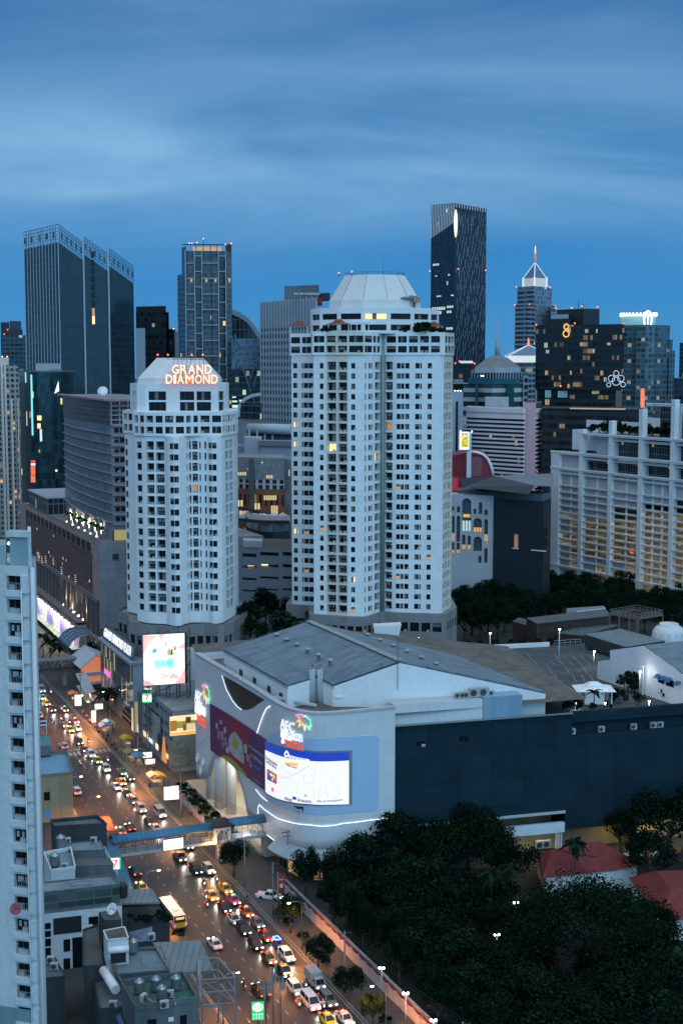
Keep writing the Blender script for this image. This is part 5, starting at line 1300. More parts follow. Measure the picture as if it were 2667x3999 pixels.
def crown():
	Y=950;F=[px(R3,1200,Y+6),px(R3,1285,Y),px(R3,1390,Y),px(R3,1482,Y+10)];t=bldg("hotel_tower","blue glass hotel tower with a bright ring of lights around its round crown","hotel tower",F[1])
	g=curtain("hotel_blue",(.030,.075,.095),(.07,.12,.15),3.2,3.6,.6,1.2,.03,(1,.75,.5),.28,.2,floorlit=.05,var=.8,seed=8);zT=zt(R3,415,Y)
	g2=curtain("hotel_blue_lit",(.05,.11,.13),(.10,.15,.18),3.0,3.6,.5,1.3,.12,(.95,.9,.72),.3,.2,var=.7,seed=3)
	block(t,"side_wing",F[:2],0,zT,g,25,ROOFG);block(t,"front_bay",[px(R3,1283,Y-4),px(R3,1340,Y-8),px(R3,1390,Y-4)],0,zT,g2,25,ROOFG);block(t,"side_wing",F[2:],0,zT,g,25,ROOFG);block(t,"low_wing",[px(R3,1480,Y+8),px(R3,1500,Y+10)],0,zt(R3,502,Y),g,20,ROOFG);block(t,"low_wing",[px(R3,1500,Y+10),px(R3,1515,Y+12)],0,zt(R3,568,Y),g,20,ROOFG)
	c=px(R3,1290,Y+24);rr=(px(R3,1394,Y)-px(R3,1184,Y)).length/2;zb,zc=zt(R3,415,Y),zt(R3,356,Y)
	b=bmnew();l=loc(t,c);lathe(b,[(rr*.98,0),(rr,zc-zb-2),(rr*1.02,zc-zb)],(*l,zb),40);obj("round_crown",b,emit("crown_glow",(.32,.72,.85),.38),t)
	b=bmnew();tube(b,[(l[0]+rr*1.03*math.cos(k*.15708),l[1]+rr*1.03*math.sin(k*.15708),zc+.5)for k in range(41)],.8,6);obj("crown_rim",b,emit("crown_rim_light",(1,.85,.55),1.25),t)
	for k in range(16):
		a=math.pi+math.pi*(k+.5)/16;b=bmnew();lathe(b,[(.1,-.6),(.6,0),(.6,.9),(.1,1.4)],(l[0]+rr*1.06*math.cos(a),l[1]+rr*1.06*math.sin(a),zc+1),8);obj("crown_lamp",b,emit("crown_lamp",(1,.82,.5),3),t)
	b=bmnew();p=at(*R3(1354,383),Y-5);tube(b,[(loc(t,p)[0]+2.6*math.cos(k*.5236),loc(t,p)[1],p.z+6.0*math.sin(k*.5236))for k in range(13)],.6,6);bar(b,(*loc(t,p),p.z-4),(*loc(t,p),p.z+4),.6,.6);obj("oval_emblem",b,emit("oval_emblem",(1,.95,.8),1.4),t)
	b=bmnew();p,q=at(*R3(1322,912),640),at(*R3(1322,798),640);bar(b,(*loc(t,p),p.z),(*loc(t,q),q.z),1.5,1.5);obj("red_light_mast",b,emit("red_mast",(1,.18,.10),1.0),t)
crown()
t,F,z=simple("office_block","dark blue office block cut off by the right edge of the photo","office block",R3,((1542,1300),(1600,1290)),522,curtain("far_blue",(.018,.035,.055),(.05,.08,.11),4,4,.5,1.2,.04,(1,.8,.5),.5),30)
t,F,z=simple("low_block","low blue block under the dark office block at the right edge","building",R3,((1512,900),(1600,895)),735,curtain("far_blue2",(.02,.04,.065),(.035,.055,.08),3,4,.5,1.0,.02,(1,.8,.5),.5),30)
def left_far():
	Y=735;t=bldg("office_tower","round ended dark blue glass block with teal light strips at the left","office tower",px(R1,260,Y))
	c=px(R1,262,Y+40);zT=zt(R1,950,Y);pts=[px(R1,x,y)for x,y in((100,Y+60),(108,Y+30),(135,Y+14),(165,Y+4),(210,Y),(280,Y),(340,Y+6),(385,Y+20),(412,Y+45))]
	g=curtain("drum_glass",(.008,.034,.044),(.004,.012,.016),2.4,3.6,.22,.22,.012,(1,.75,.35),.8,.12,var=.65,seed=4)
	zs=[zt(R1,y,yy)for y,yy in((872,Y+60),(895,Y+30),(920,Y+14),(938,Y+4),(955,Y),(960,Y),(955,Y+6),(945,Y+20),(930,Y+45))];zr=sum(zs)/len(zs)
	block(t,"glass_drum",pts,0,zr,g,40,ROOFG);b=bmnew()
	for p,q in zip(pts,pts[1:]):bar(b,(*loc(t,p),zr+.3),(*loc(t,q),zr+.3),1.2,.9)
	obj("roof_rim",b,mat("drum_rim",(.12,.15,.17),.5),t)
	block(t,"roof_room",[px(R1,200,Y+22),px(R1,338,Y+18)],zr,zr+4.5,FIN,14);block(t,"roof_room",[px(R1,290,Y+14),px(R1,345,Y+12)],zr,zr+1.6,STEEL,8)
	tl=emit("teal_strip",(.25,.85,.82),.8);wl=emit("pale_strip",(.75,.85,.8),.8)
	for x,y0,y1,m,w_ in((175,945,1283,tl,.9),(143,925,990,wl,.5),(145,1150,1230,wl,.5)):
		p=px(R1,x,Y+3 if x>150 else Y+11);vbar(t,"light_strip",p,zt(R1,y1,p.y),zt(R1,y0,p.y),w_,m,.4)
	for(x,y,w_,h_,m)in((368,358,40,46,LITW),(370,435,30,48,LITW),(395,490,18,120,wl),(382,690,14,30,LITD),(545,885,20,20,LITW)):
		p=at(*K2(x,y+h_),Y-1);q=at(*K2(x+w_,y),Y-1);b=bmnew();quad(b,[(*loc(t,p),p.z),(*loc(t,q),p.z),(*loc(t,q),q.z),(*loc(t,p),q.z)]);obj("lit_window",b,m,t)
	b=bmnew();p=at(*K2(556,90),Y-1.2);l=loc(t,p)
	for k,s_ in enumerate((1.0,.7,.4)):quad(b,[(l[0]-1.3*s_,l[1]-.1*k,p.z-3*s_),(l[0]+1.4*s_,l[1]-.1*k,p.z-1.5*s_),(l[0]+1.1*s_,l[1]-.1*k,p.z+4*s_)])
	obj("feather_emblem",b,emit("feather_emblem",(.75,.88,1),1.0),t)
	for y0,y1,m in((795,815,emit("red_sign",(1,.08,.05),.8)),(822,845,wl),(850,940,emit("orange_red_sign",(1,.14,.05),.9)),(945,1010,emit("orange_sign",(1,.25,.12),.6))):
		p=at(*K2(328,y1),500);q=at(*K2(328,y0),500);vbar(t,"vertical_sign",Vector((p.x,500)),p.z,q.z,1.6,m,.2)
	Y=860;t=bldg("residential_block","beige residential block with lit rooms at the left edge","residential block",px(R1,40,Y))
	m=curtain("beige_rooms",(.022,.05,.06),(.34,.31,.30),3.4,3.3,1.3,1.4,.09,(1,.6,.22),.7,.3,var=.7,seed=6,framerough=.8)
	block(t,"wall",[px(R1,-60,Y+8),px(R1,22,Y),px(R1,104,Y+6)],0,zt(R1,892,Y),m,25);block(t,"tower_top",[px(R1,0,Y+2),px(R1,52,Y+1)],zt(R1,892,Y),zt(R1,850,Y),CREAM,12)
	for x in(12,30,62,100):vbar(t,"pilaster",px(R1,x,Y-1),0,zt(R1,892 if x<60 else 1080,Y),1.2,CREAM,.5)
	beacons(t,[at(*R1(x,845),Y)for x in(15,42)],emit("amber_beacon",(1,.6,.3),4),1.0)
	Y=1300;t,F,z=simple("distant_tower","distant dark blue tower behind the beige residential block","tower",R1,((10,Y),(148,Y+8)),725,curtain("distant_glass",(.020,.045,.075),(.030,.06,.09),4,4,.8,1.6,.015,(.9,.9,.7),.5),30)
	block(t,"upper_floors",[px(R1,12,Y+4),px(R1,132,Y+8)],z,zt(R1,690,Y),mat("distant_dark",(.014,.026,.045),.6),24);block(t,"roof_frame",[px(R1,62,Y+8),px(R1,126,Y+9)],zt(R1,690,Y),zt(R1,645,Y),mat("distant_frame",(.03,.055,.085),.6),10);block(t,"roof_box",[px(R1,12,Y+8),px(R1,60,Y+9)],zt(R1,690,Y),zt(R1,652,Y),MATS["distant_dark"],10)
	beacons(t,[at(*R1(45,695),Y-2),at(*R1(26,720),Y-2)],LAMPR,1.4)
left_far()
def far_city():
	r=random.Random(12);ms=[curtain("city_a",(.020,.032,.045),(.12,.14,.17),3.5,3.5,1.2,1.6,.06,(1,.75,.45),.5,.4,seed=1),curtain("city_b",(.018,.03,.045),(.06,.08,.11),3.5,3.5,.8,1.4,.05,(1,.7,.4),.5,.4,seed=2),curtain("city_c",(.03,.045,.06),(.18,.20,.24),4,3.4,1.8,1.7,.04,(1,.8,.5),.4,.4,seed=3)]
	for k in range(46):
		Y=r.uniform(900,2600);x=-Y*.27+Y*.54*((k*.618)%1);h=r.uniform(18,60)if k%4 else r.uniform(50,92);w_=r.uniform(22,60)
		t=thing("distant_building","distant mid-rise block in the hazy city behind the towers","building",(x,Y,0),r.uniform(-.5,.5),"distant city blocks");b=bmnew();boxz_uv(b,w_,w_*r.uniform(.5,.9),h);obj("wall",b,ms[k%3],t)
		b=bmnew();box(b,(r.uniform(-5,5),0,h+1.5),(w_*.3,w_*.25,3.2));obj("roof_room",b,GREYC,t)
def boxz_uv(b,w_,d,h):
	prism(b,[(-w_/2,-d/2),(w_/2,-d/2),(w_/2,d/2),(-w_/2,d/2)],0,h)
far_city()
# ---- white parking building on the right
def parking():
	A=Vector((100.6,656.0));Bv=Vector((144.0,577.0));d=(Bv-A).normalized();inn=Vector((-d.y,d.x))
	t=thing("parking_building","white multi storey car park of pale horizontal louvres, lit yellow inside, planted terraces","car park",(A.x,A.y,0));off=t.location
	def U(x,y):p=onplane(*PK(x,y),A,Bv);return(Vector((p.x,p.y))-A).dot(d),p.z
	def P(u,z,y=0.0):v=A+d*u+inn*y;return Vector((v.x-off.x,v.y-off.y,z))
	CW_=mat("car_park_paint",(.72,.75,.77),.7,.10,.1,streak=True,fine=.06)
	piers=[(45,140,480),(368,445,225),(705,775,125),(1052,1135,-10),(1420,1500,-120),(1800,1880,-120)]
	u0=0.0;pu=[]
	for x0,x1,yt in piers:
		a,z=U(x0,1300)[0],U(x0,yt)[1];w_=(U(x1,1300)[0]-a)*.55 if x0>100 else U(x1,1300)[0]-a;pu.append((a,w_,z))
		b=bmnew();c=P(a+w_/2,0,0);box(b,(c.x,c.y,z/2),(w_,2.6,z),math.atan2(d.y,d.x));obj("pier",b,CW_,t)
		p,q=P(a,0,.0),P(a+w_,0,.0)
	END=pu[-1][0]+8
	def rows(y0s):return[U(250,y)[1]for y in y0s]
	ztop=U(250,505)[1];zsec=U(250,690)[1];zled=U(250,1830)[1];zbase=U(250,1960)[1]
	def beam(z,h,a,e,dep=1.0,proud=.9,name="floor_beam"):
		b=bmnew();bar(b,P(a,z,-proud),P(e,z,-proud),dep,h);bar(b,P(a,z+h*.25,-proud-.2),P(e,z+h*.25,-proud-.2),dep,h*.45);obj(name,b,CW_,t)
	beam(ztop,1.3,-.6,END);beam(zsec,1.2,-.6,END);beam(zled,1.2,-.8,END);beam(zbase,1.2,-.8,END)
	z3=U(550,290)[1];beam(z3,1.2,pu[1][0],END);
	ys=[885,965,1045,1125,1200,1275,1350,1428,1507,1585,1662,1740]
	zl=[U(250,y)[1]for y in ys]
	for z in zl:beam(z,.85,.4,END,.9,.35,"louvre")
	FH_=zl[0]-zl[1]
	beam(zsec-2.2,.9,.4,END,.9,.2,"louvre")
	zl2=zl+[zl[-1]-FH_,zl[-1]-2*FH_]
	INF=mat("infill_panel",(.44,.46,.47),.85,.2,.2,fine=.1)
	for i in range(len(pu)-1):
		a=pu[i][0]+pu[i][1];e=pu[i+1][0];n=2 if i<3 else 3
		for k in range(1,n):
			m_=a+(e-a)*k/n;b=bmnew();c=P(m_,0,.35);zt_=zsec-1;box(b,(c.x,c.y,(zt_+zbase)/2),(.75,.6,zt_-zbase),math.atan2(d.y,d.x));obj("post",b,CW_,t)
		def inf(a_,e_,z_,y_):b=bmnew();wallquad(b,P(a_,0,.55),P(e_,0,.55),z_,y_);obj("infill_panel",b,INF,t)
		inf(a,e,zl[0],zsec);h_=a+(e-a)*.5
		for j in range(len(zl)-1):
			if(i<2 and j<4)or(i==2 and j<2)or(i==3 and j<1):inf(a,e,zl[j+1],zl[j])
			elif i==0 and j in(5,6,9,10):inf(a,h_,zl[j+1],zl[j])
			elif i in(1,2)and j>9:inf(a,h_ if i==2 else a+(e-a)*.9,zl[j+1],zl[j])
		if i<2:inf(a,h_,zled,zl[-1]);inf(a,h_,zbase,zled)
	b=bmnew();wallquad(b,P(0,0,15),P(END,0,15),0,zsec);obj("interior_wall",b,mat("interior_paint",(.58,.51,.40),.8,.2,.2),t)
	b=bmnew()
	for k in range(7):
		z=zl[2]-2*k*FH_
		q=[P(0,z,.8),P(END,z,.8),P(END,z,15),P(0,z,15)];quad(b,q);quad(b,[p-Vector((0,0,.3))for p in q][::-1])
	obj("parking_deck",b,mat("deck_concrete",(.34,.30,.23),.8,.2,.3),t)
	LT=emit("car_park_lamp",(1,.84,.56),34);r=random.Random(9)
	for k in range(1,7):
		z=zl[2]-2*k*FH_+2*FH_-.75
		for j in range(17):
			u=4+j*(END-6)/17+r.uniform(-.6,.6)
			dens=.35 if u<pu[1][0]else(.75 if u<pu[2][0]else .95)
			if k==1 and u<pu[2][0]+6:continue
			if r.random()>dens:continue
			c=P(u,z,r.choice((4.0,8.0)));b=bmnew();box(b,c,(1.3,.5,.14),math.atan2(d.y,d.x));obj("ceiling_lamp",b,LT,t)
	gl=curtain("terrace_glass",(.012,.02,.03),(.30,.33,.36),1.6,3.0,.12,.12,.03,(1,.65,.35),.5,var=.6)
	zt2=U(1100,300)[1]
	for i,za,zb in((1,zsec,ztop),(2,zsec,ztop),(3,zsec,ztop),(4,zsec,ztop),(2,ztop,z3),(3,ztop,z3),(4,ztop,z3)):
		b=bmnew();wallquad(b,P(pu[i][0]+2,0,3),P(pu[i+1][0],0,3),za+.4,zb-1.6,0,0);obj("terrace_glazing",b,gl,t)
		beam(zb-1.9,1.0,pu[i][0]+1.5,pu[i+1][0],.9,-.6,"terrace_lintel")
		b=bmnew();quad(b,[P(pu[i][0],za+.3,0),P(pu[i+1][0],za+.3,0),P(pu[i+1][0],za+.3,4),P(pu[i][0],za+.3,4)]);obj("terrace_floor",b,GREYC,t)
		b=bmnew();wallquad(b,P(pu[i][0]+1.9,0,0),P(pu[i][0]+1.9,0,3.2),za,zb);obj("terrace_side",b,CW_,t)
	b=bmnew();p0,p1=P(1.2,0,.3),P(pu[1][0],0,.3);wallquad(b,p0,p1,zsec,ztop);obj("panel_wall",b,INF,t)
	b=bmnew();quad(b,[P(-.5,ztop+.4,0),P(END,ztop+.4,0),P(END,ztop+.4,40),P(-.5,ztop+.4,40)]);quad(b,[P(pu[1][0],z3+.4,0),P(END,z3+.4,0),P(END,z3+.4,40),P(pu[1][0],z3+.4,40)]);obj("roof_slab",b,GREYC,t)
	b=bmnew()
	zA=U(380,245)[1];a0=U(180,300)[0];wallquad(b,P(a0,0,5),P(pu[1][0]+1,0,5),ztop,zA);wallquad(b,P(pu[1][0]+1,0,5),P(pu[2][0],0,5),ztop,z3);wallquad(b,P(a0,0,18),P(a0,0,5),ztop,zA)
	wallquad(b,P(a0-6,0,18),P(pu[2][0],0,18),ztop,U(120,150)[1]+1);wallquad(b,P(pu[2][0],0,18),P(END,0,18),ztop,U(900,130)[1]+1)
	obj("roof_wall",b,CW_,t)
	b=bmnew();wallquad(b,P(0,0,45),P(0,0,0),0,ztop);wallquad(b,P(END,0,0),P(END,0,45),0,ztop);wallquad(b,P(END,0,45),P(0,0,45),0,ztop);obj("side_wall",b,CW_,t)
	b=bmnew();wallquad(b,P(.3,0,.9),P(END,0,.9),0,zbase);obj("ground_wall",b,mat("ground_storey",(.25,.26,.26),.8,.2,.2),t)
	b=bmnew();wallquad(b,P(pu[3][0]+3,0,8),P(END,0,8),z3,z3+14);obj("upper_glass",b,gl,t)
	beam(z3+14.5,1.3,pu[3][0],END,1,-3,"roof_beam")
	for k in(4.3,4.62,4.95):u=pu[3][0]+(k-3)*14;b=bmnew();c=P(u,0,6);box(b,(c.x,c.y,z3+7),(.8,.8,14),math.atan2(d.y,d.x));obj("post",b,CW_,t)
	for x,y,in((905,1660),(925,1668),(1150,1870),(1475,1575)):
		u,z=U(x,y);b=bmnew();c=P(u,z,2.5);box(b,c,(.5,.3,.35));obj("tail_light",b,emit("tail_red",(1,.08,.03),4)if x<1400 else LAMPW,t)
	return t,U,P,pu,ztop,z3
PKT,PKU,PKP,PKPU,PKZ,PKZ3=parking()
# ---- arcade mall, dark box and red curved roof with the letter pylon
def arcade():
	Y=585;F=[px(R6,60,Y+4),px(R6,378,Y)];t=bldg("arcade_mall","grey arcade mall wall with stacked round arches beside a dark box","mall",F[1]);off=Vector((t.location.x,t.location.y,0));b=bmnew();p,q=F;d=(q-p).normalized();inn=Vector((-d.y,d.x))
	zT=zt(R6,462,Y,378)
	def UZ(x,y):w_=onplane(*R6(x,y),p,q);return(Vector((w_.x,w_.y))-p).dot(d),w_.z
	L_=(q-p).length;ops=[];arches=[]
	for x0,x1,y0,y1,lit in((105,118,530,560,0),(135,155,530,570,0),(168,224,480,690,2),(240,258,545,580,0),(273,296,505,580,0),(308,330,550,588,0),(343,370,500,710,2),(104,120,590,755,1),(133,155,590,755,0),(240,292,605,695,3),(308,330,612,755,1),(168,188,710,805,1),(203,222,715,805,1),(240,292,722,815,0),(343,364,738,830,0),(104,118,760,830,3),(133,152,760,830,1),(270,290,845,890,0),(308,328,795,890,0),(343,364,855,915,0)):
		(a,za),(c,zb)=UZ(x0,y0),UZ(x1,y1);arches.append((a,c,zb,za,lit));ops.append((a,c,zb,za,'o',1.0))
	facade(b,p,q,0,zT,ops,None,0,off);quad(b,[(*loc(t,p),zT),(*loc(t,q),zT),(*loc(t,q+inn*12),zT),(*loc(t,p+inn*12),zT)])
	def PP(u,z,y):v=p+d*u+inn*y;return(*loc(t,v),z)
	for a,c,z0,z1,lit in arches:
		rr=(c-a)/2;cx=(a+c)/2;cz=z1-rr
		for sgn in(-1,1):
			pts=[PP(cx+sgn*rr,z1,-.01)]+[PP(cx+sgn*rr*math.cos(R_(k*15)),cz+rr*math.sin(R_(k*15)),-.01)for k in range(7)]
			try:quad(b,pts if sgn<0 else pts[::-1])
			except ValueError:pass
	obj("arch_wall",b,mat("arcade_paint",(.37,.39,.43),.7,.1,.1),t)
	ms=[mat("arch_shadow_glass",(.06,.08,.10),.3,.2),emit("arch_amber",(1,.58,.24),.5),emit("arch_mint",(.8,1,.85),.4),emit("arch_orange",(1,.48,.16),.6)]
	for a,c,z0,z1,lit in arches:
		w_=bmnew();quad(w_,[PP(a,z0,.95),PP(c,z0,.95),PP(c,z1,.95),PP(a,z1,.95)]);o=obj("arched_window",w_,ms[0],t)
		if lit:
			w_=bmnew();h=(z1-z0);n=3
			for k in range(n):u0=a+(c-a)*(k+.12)/n;u1=a+(c-a)*(k+.85)/n;quad(w_,[PP(u0,z0+.1,.9),PP(u1,z0+.1,.9),PP(u1,z0+h*.32,.9),PP(u0,z0+h*.32,.9)])
			obj("lit_panes",w_,ms[lit],o)
			if lit==2 and c-a>3:w_=bmnew();quad(w_,[PP(a+.5,z0+h*.42,.88),PP(c-.5,z0+h*.42,.88),PP(c-.5,z0+h*.52,.88),PP(a+.5,z0+h*.52,.88)]);obj("lit_panes",w_,ms[3],o)
	G=[px(R6,378,Y-.5),px(R6,700,Y-14),px(R6,745,Y-2)];t2=bldg("dark_mall_block","plain dark navy mall block with a tilted flat roof and two corner windows","mall",G[1])
	NV=mat("navy_cladding",(.012,.022,.032),.6,.15,.1);zA=zt(R6,468,Y);b=bmnew();p,q=G[0],G[1];d=(q-p).normalized();off=Vector((t2.location.x,t2.location.y,0))
	def UZ2(x,y):w_=onplane(*R6(x,y),p,q);return(Vector((w_.x,w_.y))-p).dot(d),w_.z
	(a,za),(c,zb)=UZ2(493,705),UZ2(522,795);(e,zc),(f,zd)=UZ2(612,655),UZ2(698,812);Wn=Wins(3,0);op=[(a,c,zb,za,'o',.8),(e,f,zd,zc,'o',1.5)]
	facade(b,p,q,0,zt(R6,490,Y-7),op,None,0,off);facade(b,q,G[2],0,zt(R6,495,Y-14),[],None,0,off);obj("clad_wall",b,NV,t2)
	inn2=Vector((-d.y,d.x))
	for(u0,u1,z0,z1,_,dp),m in zip(op,(emit("warm_slot",(1,.5,.3),.16),curtain("corner_window",(.03,.04,.045),(.12,.14,.15),1.6,4,.15,.2,.06,(1,.9,.55),.35))):
		w_=bmnew();v0,v1=p+d*u0+inn2*dp,p+d*u1+inn2*dp;wallquad(w_,loc(t2,v0),loc(t2,v1),z0,z1);o=obj("window",w_,m,t2)
		w_=bmnew();v0,v1=p+d*(u0-.2)-inn2*.2,p+d*(u1+.2)-inn2*.2;bar(w_,(*loc(t2,v0),z0-.2),(*loc(t2,v1),z0-.2),.5,.4);obj("sill",w_,WMETAL,o)
	z0=zt(R6,490,Y-7);GC=lines_mat("roof_fascia",(.10,.13,.155),(.06,.08,.10),5.2,60,.3,.1,.6)
	block(t2,"set_back_storey",[px(R6,150,Y+10),px(R6,380,Y+4),px(R6,690,Y-8),px(R6,745,Y+2)],20,z0+2.5,GC,14)
	rf=bmnew();TL_,TM,TR_,TB=at(*R6(148,352),Y+6),at(*R6(372,338),Y+50),at(*R6(628,400),Y-12),at(*R6(590,455),Y-16)
	TBL=at(*R6(172,408),Y+2);TRR=at(*R6(745,405),Y-2);TRT=at(*R6(745,322),Y+60)
	def lp(v):return(*loc(t2,v),v.z)
	quad(rf,[lp(TL_),lp(TBL),lp(TB),lp(TR_),lp(TM)]);obj("tilted_fascia",rf,mat("tilted_fascia",(.016,.026,.036),.6,.1),t2)
	rf=bmnew();quad(rf,[lp(TM),lp(TR_),lp(TRR),lp(TRT)]);obj("roof",rf,mat("flat_roof_sheet",(.14,.17,.20),.7,.15,.1),t2)
	Y=640;t3=bldg("red_store","red ribbed store with a curved roof edge and pale trim","store",px(R6,230,Y));b=bmnew();RR=curtain("red_ribs",(.26,.030,.045),(.17,.02,.03),.9,40,.25,.05,.0,rough=.5,var=.12,spec=.3)
	xs=[60,110,160,203];top=[232,210,200,192];FX=[px(R6,x,Y)for x in xs];block(t3,"red_wall",FX,0,0,RR,25,z1s=[zt(R6,y,Y)for y in top])
	xs=[230,262,290,315,338,354,364,370];top=[186,188,195,208,232,262,295,335];FX=[px(R6,x,Y)for x in xs];zs_=[zt(R6,y,Y)for y in top];block(t3,"curved_red_wall",FX,0,0,RR,25,z1s=zs_)
	b=bmnew();tube(b,[(*loc(t3,p_-p_.normalized()*.6),z)for p_,z in zip(FX,zs_)],.75,6);obj("pale_trim",b,WMETAL,t3)
	b=bmnew();p_,q_=px(R6,238,Y-.5),px(R6,298,Y-.5);z0,z1=zt(R6,335,Y),zt(R6,225,Y)
	for k in range(9):v=p_.lerp(q_,k/8);bar(b,(*loc(t3,v),z0),(*loc(t3,v),z1),.15,.15)
	for k in range(12):bar(b,(*loc(t3,p_),z0+(z1-z0)*k/11),(*loc(t3,q_),z0+(z1-z0)*k/11),.15,.15)
	obj("window_grille",b,mat("grille_pink",(.45,.22,.25),.6),t3)
	b=bmnew();p_,q_=px(R6,104,Y-3),px(R6,150,Y-3);wallquad(b,loc(t3,p_),loc(t3,q_),zt(R6,430,Y),zt(R6,345,Y));obj("lit_red_glass",b,emit("red_glass_glow",(.5,.04,.06),.35),t3)
	t4=bldg("sign_pylon","white sign pylon with a lit green and yellow panel and red letter C","sign",px(R6,215,632));Y=632
	b=bmnew();p_,q_=px(R6,203,Y),px(R6,232,Y);zt_=zt(R6,62,Y);block(t4,"pylon",[p_,q_],0,zt_,mat("pylon_paint",(.6,.58,.6),.6,.05),3)
	p_,q_=px(R6,155,Y-1),px(R6,218,Y-1);bx=lambda x0,x1,y0,y1,m,nm,o_=0.0:(lambda b_:(wallquad(b_,loc(t4,px(R6,x0,Y-1.2-o_)),loc(t4,px(R6,x1,Y-1.2-o_)),zt(R6,y1,Y),zt(R6,y0,Y)),obj(nm,b_,m,t4)))(bmnew())
	block(t4,"lamp_box",[px(R6,154,Y-1),px(R6,219,Y-1)],zt(R6,172,Y),zt(R6,58,Y),WMETAL,2.2)
	bx(157,216,60,170,emit("sign_white",(1,.98,.85),1.0),"white_panel");bx(166,212,82,156,emit("sign_green",(.38,.68,.06),.85),"green_panel",.1)
	bx(166,195,84,118,emit("sign_yellow",(.85,.75,.12),.8),"yellow_patch",.15)
	for x0,x1 in((171,183),(187,195),(199,208)):bx(x0,x1,67,79,emit("sign_dark",(.25,.16,.05),.4),"small_character",.1)
	c_=text_bm("C",1,.2,bold=True);fit_width(c_,(px(R6,206,Y)-px(R6,176,Y)).length,zt(R6,94,Y)-zt(R6,150,Y));o=obj("red_letter",c_,emit("sign_red",(1,.12,.03),.95),t4);pc=px(R6,191,Y-1.7);o.location=(*loc(t4,pc),zt(R6,122,Y));o.rotation_euler=(0,0,math.atan2(-pc.x,pc.y))
	beacons(t4,[at(*R6(158,57),Y-1),at(*R6(230,57),Y-1)],LAMPW,.7,"lamp")
arcade()
